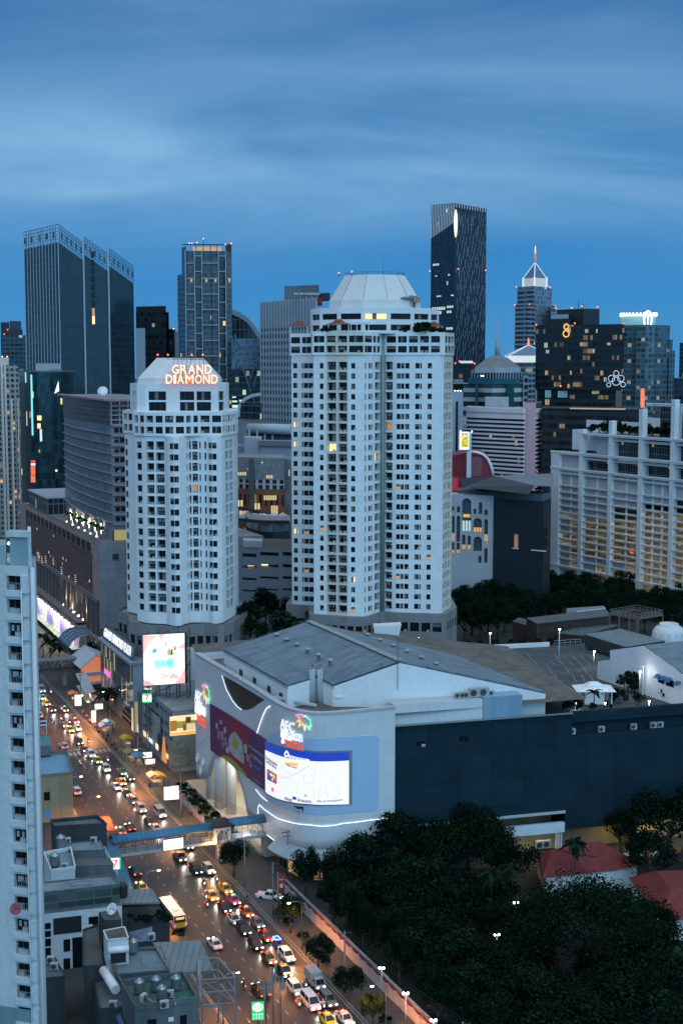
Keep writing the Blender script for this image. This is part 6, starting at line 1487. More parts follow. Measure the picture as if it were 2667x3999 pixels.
# ---- low blocks between the two white towers
def middle():
	Y=640;gl=curtain("mid_glass",(.02,.045,.06),(.10,.13,.15),6,6,.4,.4,.04,(.9,.9,.7),.5,var=.5)
	t=bldg("mall_block","pale mall block with a rounded glass roof gallery left of the tallest white tower","mall",px(R5,120,Y+40))
	block(t,"glass_gallery",[px(R5,118,Y+40),px(R5,400,Y+30)],20,zt(R5,45,Y+35),gl,20);b=bmnew();p,q=at(*R5(118,38),Y+38),at(*R5(400,45),Y+28);tube(b,[(*loc(t,p),p.z),(*loc(t,q),q.z)],2.6,10);obj("rounded_roof",b,FIN,t)
	for k in range(6):v=px(R5,120+50*k,Y+34);vbar(t,"white_post",v,zt(R5,125,Y+35),zt(R5,40,Y+35),.8,FIN,.4)
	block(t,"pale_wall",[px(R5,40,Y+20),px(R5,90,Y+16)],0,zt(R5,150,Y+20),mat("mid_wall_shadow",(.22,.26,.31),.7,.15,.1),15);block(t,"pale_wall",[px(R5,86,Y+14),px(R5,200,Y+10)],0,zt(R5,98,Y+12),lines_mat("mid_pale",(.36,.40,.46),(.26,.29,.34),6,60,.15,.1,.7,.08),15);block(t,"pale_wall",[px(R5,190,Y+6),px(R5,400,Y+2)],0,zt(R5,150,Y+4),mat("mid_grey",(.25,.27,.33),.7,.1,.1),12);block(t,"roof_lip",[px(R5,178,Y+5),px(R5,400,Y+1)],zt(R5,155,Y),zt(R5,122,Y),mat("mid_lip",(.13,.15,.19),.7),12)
	Y=600;t=bldg("department_store","store with pale perforated upper walls over warmly lit brick floors between the towers","store",px(R5,40,Y));F=[px(R5,36,Y),px(R5,130,Y-4),px(R5,345,Y-8)]
	per=curtain("perforated_wall",(.25,.28,.32),(.16,.18,.22),1.0,1.0,.35,.35,.006,(1,.9,.7),.7,.6,var=.25,spec=.2)
	zP0=zt(R5,362,Y);zP1=zt(R5,222,Y)
	block(t,"perforated_wall",F,zP0,zP1,per,25,ROOFG)
	ban_=curtain("tall_windows",(.02,.03,.035),(.42,.44,.46),3.2,8,1.3,.6,.04,(1,.8,.5),.5,var=.5);block(t,"window_band",F,zt(R5,422,Y),zP0,ban_,25)
	br=curtain("warm_brick",(.030,.028,.026),(.20,.085,.045),2.5,7.4,1.2,2.6,.30,(1,.66,.32),.8,var=.6,framerough=.8,seed=3);block(t,"brick_floors",F,0,zt(R5,422,Y),br,25)
	for x,y,w_,h_ in((45,500,40,40),(215,470,85,30),(262,535,46,55),(155,520,40,40),(60,570,60,35),(45,320,60,20),(230,340,45,20),(375,305,8,40)):
		b=bmnew();n=max(2,w_//14)
		for k in range(n):p,q=at(*R5(x+w_*(k+.1)/n,y+h_),Y-9.5),at(*R5(x+w_*(k+.75)/n,y),Y-9.5);quad(b,[(*loc(t,p),p.z),(*loc(t,q),p.z),(*loc(t,q),q.z),(*loc(t,p),q.z)])
		obj("lit_window_group",b,emit("store_lit",(1,.72,.36),.6 if y>400 else .3),t)
	vbar(t,"dark_pipe",px(R5,133,Y-6),0,zP1,2.2,DARKC,.4)
	block(t,"right_wing",[px(R5,345,Y+8),px(R5,400,Y+6)],0,zt(R5,245,Y),per,20)
	b=bmnew();pts=[at(*R5(x,y),Y-30)for x,y in((36,545),(120,560),(220,585),(310,605),(385,608))]
	for p,q in zip(pts,pts[1:]):bar(b,(*loc(t,p),p.z),(*loc(t,q),q.z),1.5,.8)
	obj("dark_walkway",b,BLACK,t)
	b=bmnew()
	for k in range(5):p=at(*R5(95+60*k,618),Y-40);lathe(b,[(3.2,-2),(3.0,0),(1.8,1.6),(.1,2.2)],(*loc(t,p),p.z),12)
	struct(obj("white_domes",b,FIN,t),'stuff');
	Y=520;t=bldg("round_drum_building","dark drum shaped building with window band behind the parking block","building",px(R5,230,Y));F=[px(R5,x,y)for x,y in((92,Y+20),(120,Y+8),(175,Y),(270,Y-4),(380,Y))]
	block(t,"dark_drum",F,0,zt(R5,705,Y),mat("drum_dark",(.018,.028,.042),.6,.1),25,ROOFG);block(t,"window_band",F,zt(R5,700,Y),zt(R5,642,Y),curtain("drum_band",(.16,.20,.24),(.02,.03,.04),7,8,.7,.4,0,var=.5),25,ROOFG);b=bmnew();pts=[at(*R5(x,y),Y-3)for x,y in((36,625),(100,630),(200,640),(380,642))]
	for p,q in zip(pts,pts[1:]):bar(b,(*loc(t,p),p.z),(*loc(t,q),q.z),1.5,1.2)
	obj("rim",b,BLACK,t)
	Y=475;t=bldg("parking_garage","blue grey open parking garage of long dark slots behind the palms","car park",px(R5,45,Y));F=[px(R5,42,Y),px(R5,400,Y-6)];off=Vector((t.location.x,t.location.y,0));p,q=F;d=(q-p).normalized()
	def UZ(x,y):w_=onplane(*R5(x,y),p,q);return(Vector((w_.x,w_.y))-p).dot(d),w_.z
	ops=[]
	for k in range(5):
		for x0,x1 in((76,168),(190,310),(335,396)):
			(a,za),(c,zb)=UZ(x0,842+78*k-(8 if x0>180 else 0)),UZ(x1,870+74*k-(8 if x0>180 else 0));ops.append((a,c,zb,za,'o',4.0))
	b=bmnew();facade(b,p,q,0,zt(R5,800,Y),ops,None,0,off);obj("slotted_wall",b,mat("garage_paint",(.20,.235,.27),.75,.15,.1,streak=True),t)
	b=bmnew();inn=Vector((-d.y,d.x));z=zt(R5,800,Y);quad(b,[(*loc(t,p),z),(*loc(t,q),z),(*loc(t,q+inn*25),z),(*loc(t,p+inn*25),z)]);wallquad(b,loc(t,p+inn*4.1),loc(t,q+inn*4.1),0,z-.5);obj("roof_and_core",b,mat("garage_inside",(.06,.055,.05),.8,.3),t)
	block(t,"white_roof_box",[px(R5,74,Y-1),px(R5,200,Y-3)],z,z+2.2,FIN,8)
	for k,(x,y)in enumerate(((120,925),(90,1055),(345,905),(212,1045),(165,1115),(90,1140),(210,920))):
		u,zz_=UZ(x,y);b=bmnew();v=p+d*u+inn*2;box(b,(*loc(t,v),zz_),(2.2,.6,.5));obj("lit_slot_lamp",b,emit("slot_lamp",(1,.75,.42),2.0),t)
middle()
# ---- hotel slab over the pink lit podium at the left
def hotel_left():
	t=thing("hotel","long mauve hotel slab with strip windows above a reddish glazed podium","hotel",tuple(sn(479,109.3,0)));off=t.location
	def S(s,n,z=0):v=sn(s,n,z);return Vector((v.x-off.x,v.y-off.y,z))
	def SU(x,y,n=109.3):p=onplane(*K2(x,y),sn(0,n),sn(100,n));return to_sn(p)[0],p.z
	zp=SU(955,1600)[1];s1=479.0;s0=SU(195,1235)[0];PKM=lines_mat("podium_pink_lit_stone",(.36,.235,.22),(.19,.12,.115),6,3.2,.12,.12,.7,.12)  # reddish stone, with the street's warm light put into the colour
	GR=lines_mat("podium_grey_stone",(.235,.24,.26),(.14,.15,.16),3.2,3.2,.12,.12,.75,.12)
	def fr(name,sa,sb,n,z0,z1,m):b=bmnew();wallquad(b,S(sa,n),S(sb,n),z0,z1);return obj(name,b,m,t)
	zb=SU(955,2160)[1]
	fr("stone_wall",s0,s1,109.3,zb,zp,PKM)
	sg0=SU(262,1400)[0];sg1=SU(905,1900)[0];zg1=SU(905,1700)[1];zg0=SU(905,2095)[1]
	gg=curtain("mauve_grid_glass",(.075,.032,.030),(.24,.12,.11),1.5,1.15,.22,.20,.012,(1,.75,.6),.9,.25,var=.6,seed=5,framerough=.5)  # glass and frames reddened, warm street light put into the colour
	b=bmnew();wallquad(b,S(sg0,109.05),S(sg1,109.05),zg0,zg1);obj("grid_glazing",b,gg,t)
	for k in range(15):
		a=sg0+(sg1-sg0)*(k+.12)/15;c=sg0+(sg1-sg0)*(k+.8)/15;b=bmnew();wallquad(b,S(a,109),S(c,109),zg1+.3,zg1+3.4);obj("upper_window",b,GLASS,t)
	fr("ledge",s0,s1,108.7,zb-.6,zb+.2,mat("ledge_metal",(.22,.2,.2),.5))
	for x,y in((410,1795),(445,1790),(520,1810),(600,1900),(735,1980),(375,1790)):
		u,z=SU(x,y,108.9);b=bmnew()
		for dz in range(4):wallquad(b,S(u,108.9),S(u-2.4+.3*dz,108.9),z+.8*dz,z+.8*dz+.3)
		obj("uplit_panel",b,emit("uplit_amber",(1,.72,.42),.8),t)
	fr("lower_wall",s0,s1,110.5,6,zb-.6,mat("lower_wall",(.26,.17,.15),.8,.2))  # wall colour warmed to carry the light from the street below
	for k in range(22):a=s0+(s1-s0)*(k+.5)/22;b=bmnew();c=S(a,109.5);box(b,(c.x,c.y,(zb+6)/2),(.7,1.0,zb-6),TH);obj("column",b,mat("column_dark",(.10,.095,.10),.7),t)
	for k in range(5):
		u,z=SU(640+48*k,2150+35*k,110.2);b=bmnew();lathe(b,[(.4,0),(.5,.5),(.1,.7)],S(u,109.7,z-2.6));obj("uplighter",b,emit("uplighter",(1,.92,.65),7),t)
		l=bpy.data.lights.new("uplight",'SPOT');l.energy=6000;l.color=(1,.88,.6);l.spot_size=R_(70);l.spot_blend=.6;lo=bpy.data.objects.new("uplight",l);COL.objects.link(lo);lo.parent=t;lo.location=S(u,109.3,z-2.0);lo.rotation_euler=(R_(180),R_(8),0)
	e1=S(s1,109.3);wside=S(s1-4,175)
	b=bmnew();wallquad(b,S(s1,109.3),S(s1-3,170),14,zp);obj("side_wall",b,GR,t)
	b=bmnew();wallquad(b,S(s1+1,110.3),S(s1-2,170),0,14);obj("side_wall_low",b,mat("side_low",(.12,.13,.14),.7,.2),t)
	for k in range(6):b=bmnew();z=zp-3-4.4*k;bar(b,S(s1-2.0,143,z),S(s1-2.6,152,z),.4,.5);obj("dark_groove",b,BLACK,t)
	b=bmnew();c=S(s1-1.3,131);tube(b,[(c.x,c.y,zp),(c.x,c.y,zp-4.5)],1.2,10);obj("duct",b,STEEL,t);b=bmnew();c=S(s1-.6,115.3);box(b,(c.x,c.y,zp-5),(2,.6,1.8),.0);obj("vent",b,BLACK,t)
	b=bmnew();quad(b,[S(s1,109.3,zp),S(s1-3,170,zp),S(s0,170,zp),S(s0,109.3,zp)]);obj("roof_terrace",b,ROOFG,t)
	b=bmnew();rail(b,[S(s0,109.8,zp),S(s1-.5,109.8,zp)],1.1,3,.12);obj("terrace_railing",b,mat("rail_dark",(.07,.075,.08),.5),t)
	n1=115.3;sE=SU(1085,480,n1)[0]
	zT=SU(1065,215,n1)[1];zU=SU(1085,445,n1)[1];zL=SU(1060,1390,n1)[1]
	sF=SU(640,900,n1+3)[0];pts=[]
	for k in range(9):
		f=k/8;pts.append((sF+(sE-sF)*f,n1+3*(1-f)-2.2*math.sin(math.pi*f)))
	HW=mat("mauve_wall",(.215,.20,.225),.75,.12,.1)
	LB=curtain("strip_window",(.16,.19,.235),(.055,.06,.075),2.5,2.4,.42,.05,.0,rough=.3,var=.3)
	fh=(zU-zL)/10.0
	b=bmnew();b2=bmnew();u=0
	for(sa,na),(sb,nb)in zip(pts,pts[1:]):u2=wallquad(b,S(sa,na),S(sb,nb),zp,zU,0,u);u=u2
	obj("slab_wall",b,HW,t)
	for k in range(10):
		b=bmnew();z=zL+fh*k+.3;u=0
		for i,((sa,na),(sb,nb))in enumerate(zip(pts,pts[1:])):
			sb2=sb if i<7 else sb+3.0
			u=wallquad(b,S(sa,na-.12),S(sb2,nb-.12),z,z+2.3,0,u)
		obj("strip_windows",b,LB,t)
		b=bmnew()
		for(sa,na),(sb,nb)in zip(pts,pts[1:]):bar(b,S(sa,na-.4,z-.15),S(sb,nb-.4,z-.15),.8,.25)
		obj("sill_ledge",b,mat("sill_mauve",(.25,.24,.27),.7),t)
	b=bmnew()
	eA,eB=S(sE,n1),S(sE-2.0,n1+26)
	W2=Wins(31,0);ops=[];pA,pB=Vector((eA.x+off.x,eA.y+off.y)),Vector((eB.x+off.x,eB.y+off.y));ops=[]
	for k in range(10):ops+=[(1.2+2.0*j,1.2+2.0*j+1.6,zL+fh*k+.5,zL+fh*k+2.2,'w',.3)for j in range(4)]
	facade(b,pA,pB,zp+4,zU,ops,W2,0,off);obj("end_wall",b,HW,t);W2.flush(t)
	for k in range(11):b=bmnew();z=zL+fh*k-.4;bar(b,S(sE-.3,n1+.2,z),S(sE-2.4,n1+12,z),.5,.7);obj("end_band",b,mat("end_band",(.26,.255,.28),.7),t)
	b=bmnew();vb=S(sE-1.3,n1+13);box(b,(vb.x,vb.y,(zp+zU)/2+2),(3,1,zU-zp-4),0);obj("dark_end_strip",b,mat("end_strip",(.05,.055,.065),.6),t)
	b=bmnew();wallquad(b,S(sE,n1+.6),S(sE-2,n1+26),zp+.2,zp+4);obj("warm_lobby",b,emit("warm_lobby",(1,.66,.22),.22),t)
	TG=curtain("top_lattice_glass",(.03,.045,.055),(.12,.13,.14),2.2,1.6,.22,.22,0,var=.5)
	b=bmnew();u=0
	for(sa,na),(sb,nb)in zip(pts,pts[1:]):u=wallquad(b,S(sa,na-.3),S(sb,nb-.3),zU,zT,0,u)
	wallquad(b,S(sE,n1-.3),S(sE-2,n1+26),zU,zT,0,0);obj("glazed_top",b,TG,t)
	b=bmnew()
	for k in range(9):bar(b,S(sE-.3,n1+.2+3*k,zU+(0 if k else 0)),S(sE-.3-.23*k,n1+.2+3*k,zT),.5,.5)
	for k in range(5):z=zU+(zT-zU)*k/5;bar(b,S(sE-.6,n1,z),S(sE-2.4,n1+26,z),.4,.4)
	obj("white_grid_frame",b,mat("mauve_frame",(.33,.29,.33),.6),t)
	b=bmnew();poly=[S(a,c-.5)for a,c in pts]+[S(sE-2,n1+26),S(sF,n1+26)];slab(b,[(p.x,p.y)for p in poly],zT,zT+.6);obj("roof",b,ROOFG,t)
	b=bmnew();bar(b,S(sF+4,n1+2,zT+.5),S(sE-3,n1-2,zT+.5),2.0,.7);bar(b,S(sE-3,n1-2,zT+.5),S(sE-4,n1+26,zT+.5),1.2,.7);obj("roof_edge",b,mat("roof_edge_pink",(.36,.20,.25),.6),t)
	b=bmnew();p=SU(960,190,n1+4);
	lathe(b,[(.2,0),(1.2,.3),(2.0,.9),(2.05,1.0),(.2,.4)],(0,0,0),14)
	for v in b.verts:v.co=Matrix.Rotation(R_(65),4,'X')@v.co
	c=S(p[0],n1+6);
	for v in b.verts:v.co+=Vector((c.x,c.y,zT+2.4))
	obj("roof_dish",b,WMETAL,t)
	l0=(1,.86,.5)
	for k in range(6):
		x=705+59*k;y=1420+30*k;u,z=SU(x,y,n1-.6);b=bmnew();wallquad(b,S(u+1.6,n1-.9),S(u-1.6,n1-.9),zp+.3,zp+5.2);obj("uplit_niche",b,mat("niche_wall",(.6,.56,.45),.8),t)
		l=bpy.data.lights.new("terrace_uplight",'SPOT');l.energy=9000;l.color=l0;l.spot_size=R_(95);l.spot_blend=.7;lo=bpy.data.objects.new("terrace_uplight",l);COL.objects.link(lo);lo.parent=t;lo.location=S(u,n1-3.0,zp+.5);lo.rotation_euler=(R_(150),0,TH-1.57)
		b=bmnew();lathe(b,[(.25,0),(.3,.3),(.05,.4)],S(u,n1-2.6,zp+.1));obj("uplighter",b,emit("uplighter",(1,.92,.65),7),t)
	a0,z_=SU(490,1185,112.3);zz0=zp+6.5
	b=bmnew();slab(b,[tuple(S(a,c)[:2])for a,c in((a0,110.9),(a0+45,110.9),(a0+45,140),(a0,140))],zz0,zz0+.5);obj("terrace_hall_roof",b,mat("hall_flat_roof",(.26,.30,.35),.7,.1),t)
	b=bmnew();wallquad(b,S(a0+44,111.5),S(a0+.6,111.5),zp,zz0);wallquad(b,S(a0+.6,111.5),S(a0+.6,139),zp,zz0);obj("terrace_hall_glass",b,curtain("terrace_hall",(.02,.03,.035),(.16,.18,.2),2.2,7,.3,.4,.03,(1,.8,.5),.4),t)
	e2=s1+24
	b=bmnew();wallquad(b,S(s0,107),S(e2,107),0,11.5);wallquad(b,S(e2,107),S(e2,110),0,11.5);obj("shop_wall",b,mat("shop_wall_paint",(.36,.30,.26),.8,.2),t)
	b=bmnew();quad(b,[S(s0,106.2,12.4),S(e2,106.2,12.4),S(e2,110.4,12.6),S(s0,110.4,12.6)]);obj("shop_roof",b,mat("shop_roof_paint",(.20,.15,.15),.8,.2),t)
	r=random.Random(2)
	for k in range(17):
		a=e2+2+k*6.6;b=bmnew();wallquad(b,S(a+5.8,106.8),S(a,106.8),2.6,9.6)
		obj("lit_banner",b,emit("lit_banner_%d"%(k%4),((.95,.9,.8),(.8,.85,1),(.9,.85,.8),(.30,.28,.75))[k%4]if k else(.25,.22,.7),.8),t)
		b=bmnew();c=S(a+2.8,105.6);lathe(b,[(.1,-.2),(.35,0),(.1,.3)],(c.x,c.y,10.3),8);obj("banner_lamp",b,LAMPW,t)
		b=bmnew()
		for q in range(3):wallquad(b,S(a+1.7+q*1.5,106.7),S(a+.9+q*1.5,106.7),3.2,3.2+r.uniform(2.5,5))
		obj("banner_figure",b,mat("banner_figure_%d"%(k%3),((.4,.25,.2),(.15,.15,.35),(.25,.3,.4))[k%3],.8),t)
	for k in range(6):
		a=e2+1+k*17;b=bmnew();wallquad(b,S(a+13,106.1),S(a,106.1),9.9,12.3);obj("fascia_sign",b,mat("fascia_sign_%d"%(k%2),((.05,.06,.14),(.08,.09,.11))[k%2],.6),t)
	b=bmnew();quad(b,[S(s0,104.4,2.4),S(e2,104.4,2.4),S(e2,107,2.6),S(s0,107,2.6)]);obj("street_canopy",b,mat("street_canopy",(.16,.20,.18),.7,.2),t)
	for k in range(2):
		l=bpy.data.lights.new("shop_light",'AREA');l.shape='RECTANGLE';l.size=50;l.size_y=1.2;l.energy=7000;l.color=(1,.85,.62);lo=bpy.data.objects.new("shop_light",l);COL.objects.link(lo);lo.parent=t;lo.location=S(e2+26+52*k,104.2,9.6);lo.rotation_euler=(R_(-28),0,TH+1.5708)
	return t,S,zp,SU
HOT,HOTS,HOTZ,HOTU=hotel_left()
# ---- near white block at the left edge
Q1=Crop(0,2400,1.96);Q4=Crop(0,3100,1.96);Q5=Crop(600,3100,1.742);K3=Crop(380,2440,3.4844)
PALE=mat("pale_render",(.56,.60,.62),.8,.14,.25,streak=True,fine=.08)
SHQ=[]
def near_block():
	q=at(*K4(300,700),162);p=at(-420,2400,167.5);pq=(Vector((p.x,p.y)),Vector((q.x,q.y)));d=(pq[1]-pq[0]).normalized();inn=Vector((-d.y,d.x))
	t=thing("apartment_block","near white apartment block at the left edge with a column of dark balcony windows","apartment block",(q.x,q.y,0));off=t.location;W=Wins(41,0)
	def U(x,y,cr=K4):w_=onplane(*cr(x,y),*pq);return(Vector((w_.x,w_.y))-pq[0]).dot(d),w_.z
	zT=U(200,285)[1];a,z0=U(72,532);c,z1=U(218,392);ops=[];FH=2.82;n=int(z0/FH)
	for k in range(n):ops.append((a,c,z0-FH*k,z1-FH*k,'b',.6))
	b=bmnew();facade(b,*pq,0,zT,ops,None,0,off)
	for i,o in enumerate(ops):
		v=pq[0]+d*((o[0]+o[1])/2)+inn*.6;W.add('b',Vector((v.x,v.y,o[2])),math.atan2(d.y,d.x),o[1]-o[0],o[3]-o[2],.6,(0,4,1,2,5,0,1,4,2)[i%9])
	e=pq[1];s_=px(K4,326,170);_wq(b,loc(t,e),loc(t,s_),0,zT,zT,0);f=pq[0]+inn*14
	_wq(b,loc(t,s_),loc(t,f),0,zT,zT,0);_wq(b,loc(t,f),loc(t,pq[0]),0,zT,zT,0);quad(b,[(*loc(t,v),zT-.6)for v in(*pq,s_,f)]);obj("wall",b,PALE,t);W.flush(t)
	b=bmnew();_wq(b,loc(t,pq[0]-inn*.2),loc(t,pq[1]-inn*.2),0,gz(*Q4(200,1625),30).z-1.5,gz(*Q4(200,1625),30).z-1.5,0);obj("teal_base",b,mat("teal_base_render",(.16,.27,.30),.8,.2,.3,streak=True),t)
	for k in range(n):
		b=bmnew();u0,u1=U(230,500)[0],U(300,500)[0];z=z0-FH*k-.1;v=pq[0]+d*((u0+u1)/2)-inn*.12;box(b,(*loc(t,v),z+.9),(u1-u0,.5,2.1),math.atan2(d.y,d.x));obj("wall_rib",b,PALE,t)
		b=bmnew();v=pq[0]+d*((a+c)/2)-inn*.1;box(b,(*loc(t,v),z-.3),(c-a+.3,.3,.7),math.atan2(d.y,d.x));obj("balcony_front",b,PALE,t)
	for x,r_,nm in((242,.085,"drain_pipe"),(330,.28,"corner_column")):
		v=pq[0]+d*U(x,500)[0]-inn*(.5 if x<300 else-.2);b=bmnew();tube(b,[(*loc(t,v),0),(*loc(t,v),zT-(3 if x<300 else .2))],r_,8);obj(nm,b,PALE,t)
	TG_=mat("green_grey_render",(.25,.36,.38),.8,.2,.3,streak=True);x0,x1=U(105,200)[0],U(292,200)[0];b=bmnew();rd_=pq[1].normalized();v=lambda u,y:loc(t,pq[0]+d*u+rd_*y)
	prism(b,[v(x0,1.2),v(x1,1.2),v(x1,6),v(x0,6)],zT-.6,zT+3.6);obj("roof_room",b,TG_,t)
	b=bmnew();prism(b,[v(x1,1.0),v(x1+.45,1.0),v(x1+.45,6.4),v(x1,6.4)],zT-.6,zT+4.0);prism(b,[v(x0-.4,.8),v(x1,.8),v(x1,1.19),v(x0-.4,1.19)],zT+3.3,zT+4.0);obj("roof_frame",b,PALE,t)
	b=bmnew();prism(b,[v(x0-16,1.2),v(x0-.5,1.2),v(x0-.5,7),v(x0-16,7)],zT-.6,zT+2.2);obj("roof_parapet",b,TG_,t)
	p=at(*K4(92,70),166);b=bmnew();lathe(b,[(.05,0),(.16,.15),(.05,.3)],(*loc(t,p),p.z));obj("lamp",b,LAMPW,t)
	p=at(*Q4(122,890),160);dish(Vector((p.x,160.6,p.z-.8)),.75,62,-10,"small red satellite dish on the near white block at the left edge",mat("red_dish",(.30,.07,.09),.6),mast=.7)
near_block()
# ---- roofs along the left side of the road
def roofbox(name,label,cat,cr,pts,z,wall,roof,zb=0.0,rim=0.0,sink=.0,slope=None):
	P=[gz(*cr(x,y),z if not slope else z+slope[i])for i,(x,y)in enumerate(pts)];c=sum(P,Vector())/len(P);t=thing(name,label,cat,(c.x,c.y,0));L_=[(p.x-c.x,p.y-c.y,p.z)for p in P]
	if sum(L_[i][0]*L_[(i+1)%len(L_)][1]-L_[(i+1)%len(L_)][0]*L_[i][1]for i in range(len(L_)))<0:L_=L_[::-1]
	b=bmnew();u=0;n=len(L_)
	for i in range(n):p,q=L_[i],L_[(i+1)%n];Ln=math.hypot(q[0]-p[0],q[1]-p[1]);quad(b,[(p[0],p[1],zb),(q[0],q[1],zb),q,p],0,[(u,zb),(u+Ln,zb),(u+Ln,q[2]),(u,p[2])]);u+=Ln
	obj("wall",b,wall,t);b=bmnew();quad(b,[(x,y,zz_-sink+.01)for x,y,zz_ in L_],0,[(x,y)for x,y,_ in L_]);obj("roof",b,roof,t)
	if rim:
		b=bmnew()
		for i in range(n):p,q=Vector(L_[i]),Vector(L_[(i+1)%n]);up=Vector((0,0,rim/2+.012));bar(b,p+up,q+up,.22,rim)
		obj("parapet",b,wall,t)
	return t
GREYW=mat("stained_grey_wall",(.105,.13,.142),.85,.35,.35,streak=True,fine=.15);DARKW=mat("dark_stained_wall",(.038,.046,.052),.85,.4,.35,streak=True,fine=.2)
TAN=lines_mat("tan_panels",(.26,.21,.13),(.17,.14,.09),2.6,40,.08,.05,.8,.15);BLUER=lines_mat("blue_roof_sheet",(.13,.27,.40),(.09,.20,.31),.55,60,.08,.05,.6,.18)
PALER=mat("pale_roof",(.155,.21,.245),.8,.3,.3,fine=.15);CORR=lines_mat("corrugated_sheet",(.14,.18,.195),(.085,.11,.12),1.1,40,.18,.05,.55,.25);CORRD=lines_mat("old_corrugated_sheet",(.07,.092,.105),(.04,.055,.062),.9,40,.15,.05,.7,.35);GREENR=mat("green_roof_coating",(.04,.125,.10),.8,.45,.5,fine=.3)
def fwin(t,cr,x0,x1,y0,y1,P,Q,m,nm="window"):
	a,c=onplane(*cr(x0,y1),P,Q),onplane(*cr(x1,y0),P,Q);d=Vector((Q[0]-P[0],Q[1]-P[1])).normalized();o=Vector((d.y,-d.x))*.06;b=bmnew();p,q=loc(t,Vector((a.x,a.y))+o),loc(t,Vector((c.x,c.y))+o);_wq(b,p,q,a.z,c.z,c.z,0);obj(nm,b,m,t)
t=roofbox("shop_building","tan panelled building with a bright blue sheet roof by the road","building",Q1,[(285,1250),(558,1225),(515,1055),(240,1075)],11,TAN,BLUER,0,.7,.4)
p,q=gz(*Q1(285,1250),11),gz(*Q1(558,1225),11)
for x0,x1,y0,y1,m in((340,385,1355,1425,GLASS),(340,388,1495,1562,mat("blue_pane",(.08,.25,.5),.3)),(120,121,1,2,GLASS)):
	if x1-x0>2:fwin(t,Q1,x0,x1,y0,y1,p,q,m)
t=roofbox("rooftop_hut","roof hut with green hoarding and a Thai flag on the blue roofed building","hut",Q1,[(275,1010),(390,1000),(385,930),(275,935)],13.6,GREYW,TEAL,11)
t=roofbox("shop_building","grey concrete shophouse with a stained blank side wall left of the footbridge","building",Q4,[(420,262),(820,240),(748,180),(392,212)],12,DARKW,GREYW,0,.5,.3)
t=roofbox("red_awning","red sheet awning beside the road at the left end of the footbridge","awning",Q4,[(822,285),(890,285),(840,172),(760,176)],4.2,GREYW,mat("red_sheet",(.40,.05,.03),.6,.15),3.9)
t=roofbox("shop_building","white roofed shophouse with a terrace and water tank below the footbridge","building",Q4,[(395,605),(578,580),(545,432),(340,470)],12,PALE,PALER,0,.7,.2)
t=roofbox("shop_building","shophouse with a pale lean-to roof just left of the footbridge stairs","building",Q4,[(545,440),(800,432),(770,365),(455,385)],12.2,GREYW,PALER,0,.15)
t=roofbox("shop_building","shophouse under a dark patched corrugated roof near the green and white store sign","building",Q4,[(580,555),(870,545),(805,440),(545,440)],11.0,GREYW,CORRD,0,.1)
t=roofbox("side_building","broad flat roofed building with a glazed top floor and dark lower front at the left","building",Q4,[(300,765),(918,698),(850,630),(300,690)],14,GREYW,PALER,9.5,.25)
p,q=gz(*Q4(300,765),14),gz(*Q4(918,698),14)
b=bmnew();o_=Vector((q.y-p.y,p.x-q.x,0)).normalized()*.08
wallquad(b,loc(t,p+o_),loc(t,q+o_),11,13.6);obj("glazed_floor",b,curtain("top_floor_glass",(.05,.075,.075),(.10,.12,.12),3.2,3.0,.12,.25,.04,(.9,.9,.6),.22,var=.5),t)
t=roofbox("side_building","pale fronted building with an arched window and stacked dark windows under the broad flat roof","building",Q4,[(300,925),(935,855),(905,800),(300,860)],10.6,PALE,GREYW,0)
p,q=gz(*Q4(300,925),10.6),gz(*Q4(935,855),10.6)
for x0,x1,y0,y1 in((330,392,985,1040),(330,392,1045,1100),(330,392,1105,1170),(330,392,1175,1260),(412,625,930,1080),(490,540,1110,1210),(490,540,1255,1355),(490,540,1405,1505),(565,660,1090,1560),(682,756,935,1015)):fwin(t,Q4,x0,x1,y0,y1,p,q,GLASS if x0!=412 else BLACK)
t=roofbox("roof_canopy","ribbed grey canopy roof projecting towards the road over a dark terrace","canopy",Q4,[(905,838),(1228,832),(1165,725),(905,735)],9,STEEL,CORR,8.7)
t=roofbox("side_building","dark terrace building with planting under the ribbed canopy beside the road","building",Q4,[(930,1010),(1300,960),(1225,835),(905,850)],6,DARKW,DARKC,0,.8,.4)
t=roofbox("stair_tower","dark rooftop stair tower carrying a white dish","stair tower",Q4,[(800,968),(932,962),(900,885),(758,905)],17,DARKW,DARKC,0)
p=gz(*Q4(868,925),17);dish(p,1.0,60,-35,"white satellite dish standing on the dark stair tower",WMETAL,mast=.9)
t=roofbox("stair_tower","white rooftop stair house with a rusty roof and a roller awning","stair house",Q4,[(825,1120),(985,1105),(955,1020),(795,1050)],16.5,PALE,mat("rusty_roof",(.12,.10,.08),.9,.6,.8,fine=.3),0,.12)
p,q=gz(*Q4(825,1120),16.5),gz(*Q4(985,1105),16.5);b=bmnew();o_=Vector((q.y-p.y,p.x-q.x,0)).normalized();tube(b,[Vector((*loc(t,p+o_*.5),15.0)),Vector((*loc(t,q+o_*.5),15.0))],.55,10);obj("awning_roll",b,WMETAL,t);fwin(t,Q4,850,965,1200,1300,p,q,BLACK)
t=roofbox("roof_deck_building","near building with a wet pale roof deck behind a wire fence","building",Q4,[(900,1395),(1300,1360),(1235,1185),(870,1200)],12.5,GREYW,PALER,0,.35,.3)
t=roofbox("roof_deck_building","near building with a wide ridged sheet roof projecting over the road edge","building",Q4,[(1310,1372),(1640,1350),(1535,1120),(1172,1138)],12.8,STEEL,CORR,12.4)
t=roofbox("roof_deck_building","near building with a mossy green roof carrying four steel water tanks","building",Q4,[(1035,1660),(1510,1595),(1400,1400),(930,1470)],13,GREYW,GREENR,0,.9,.0)
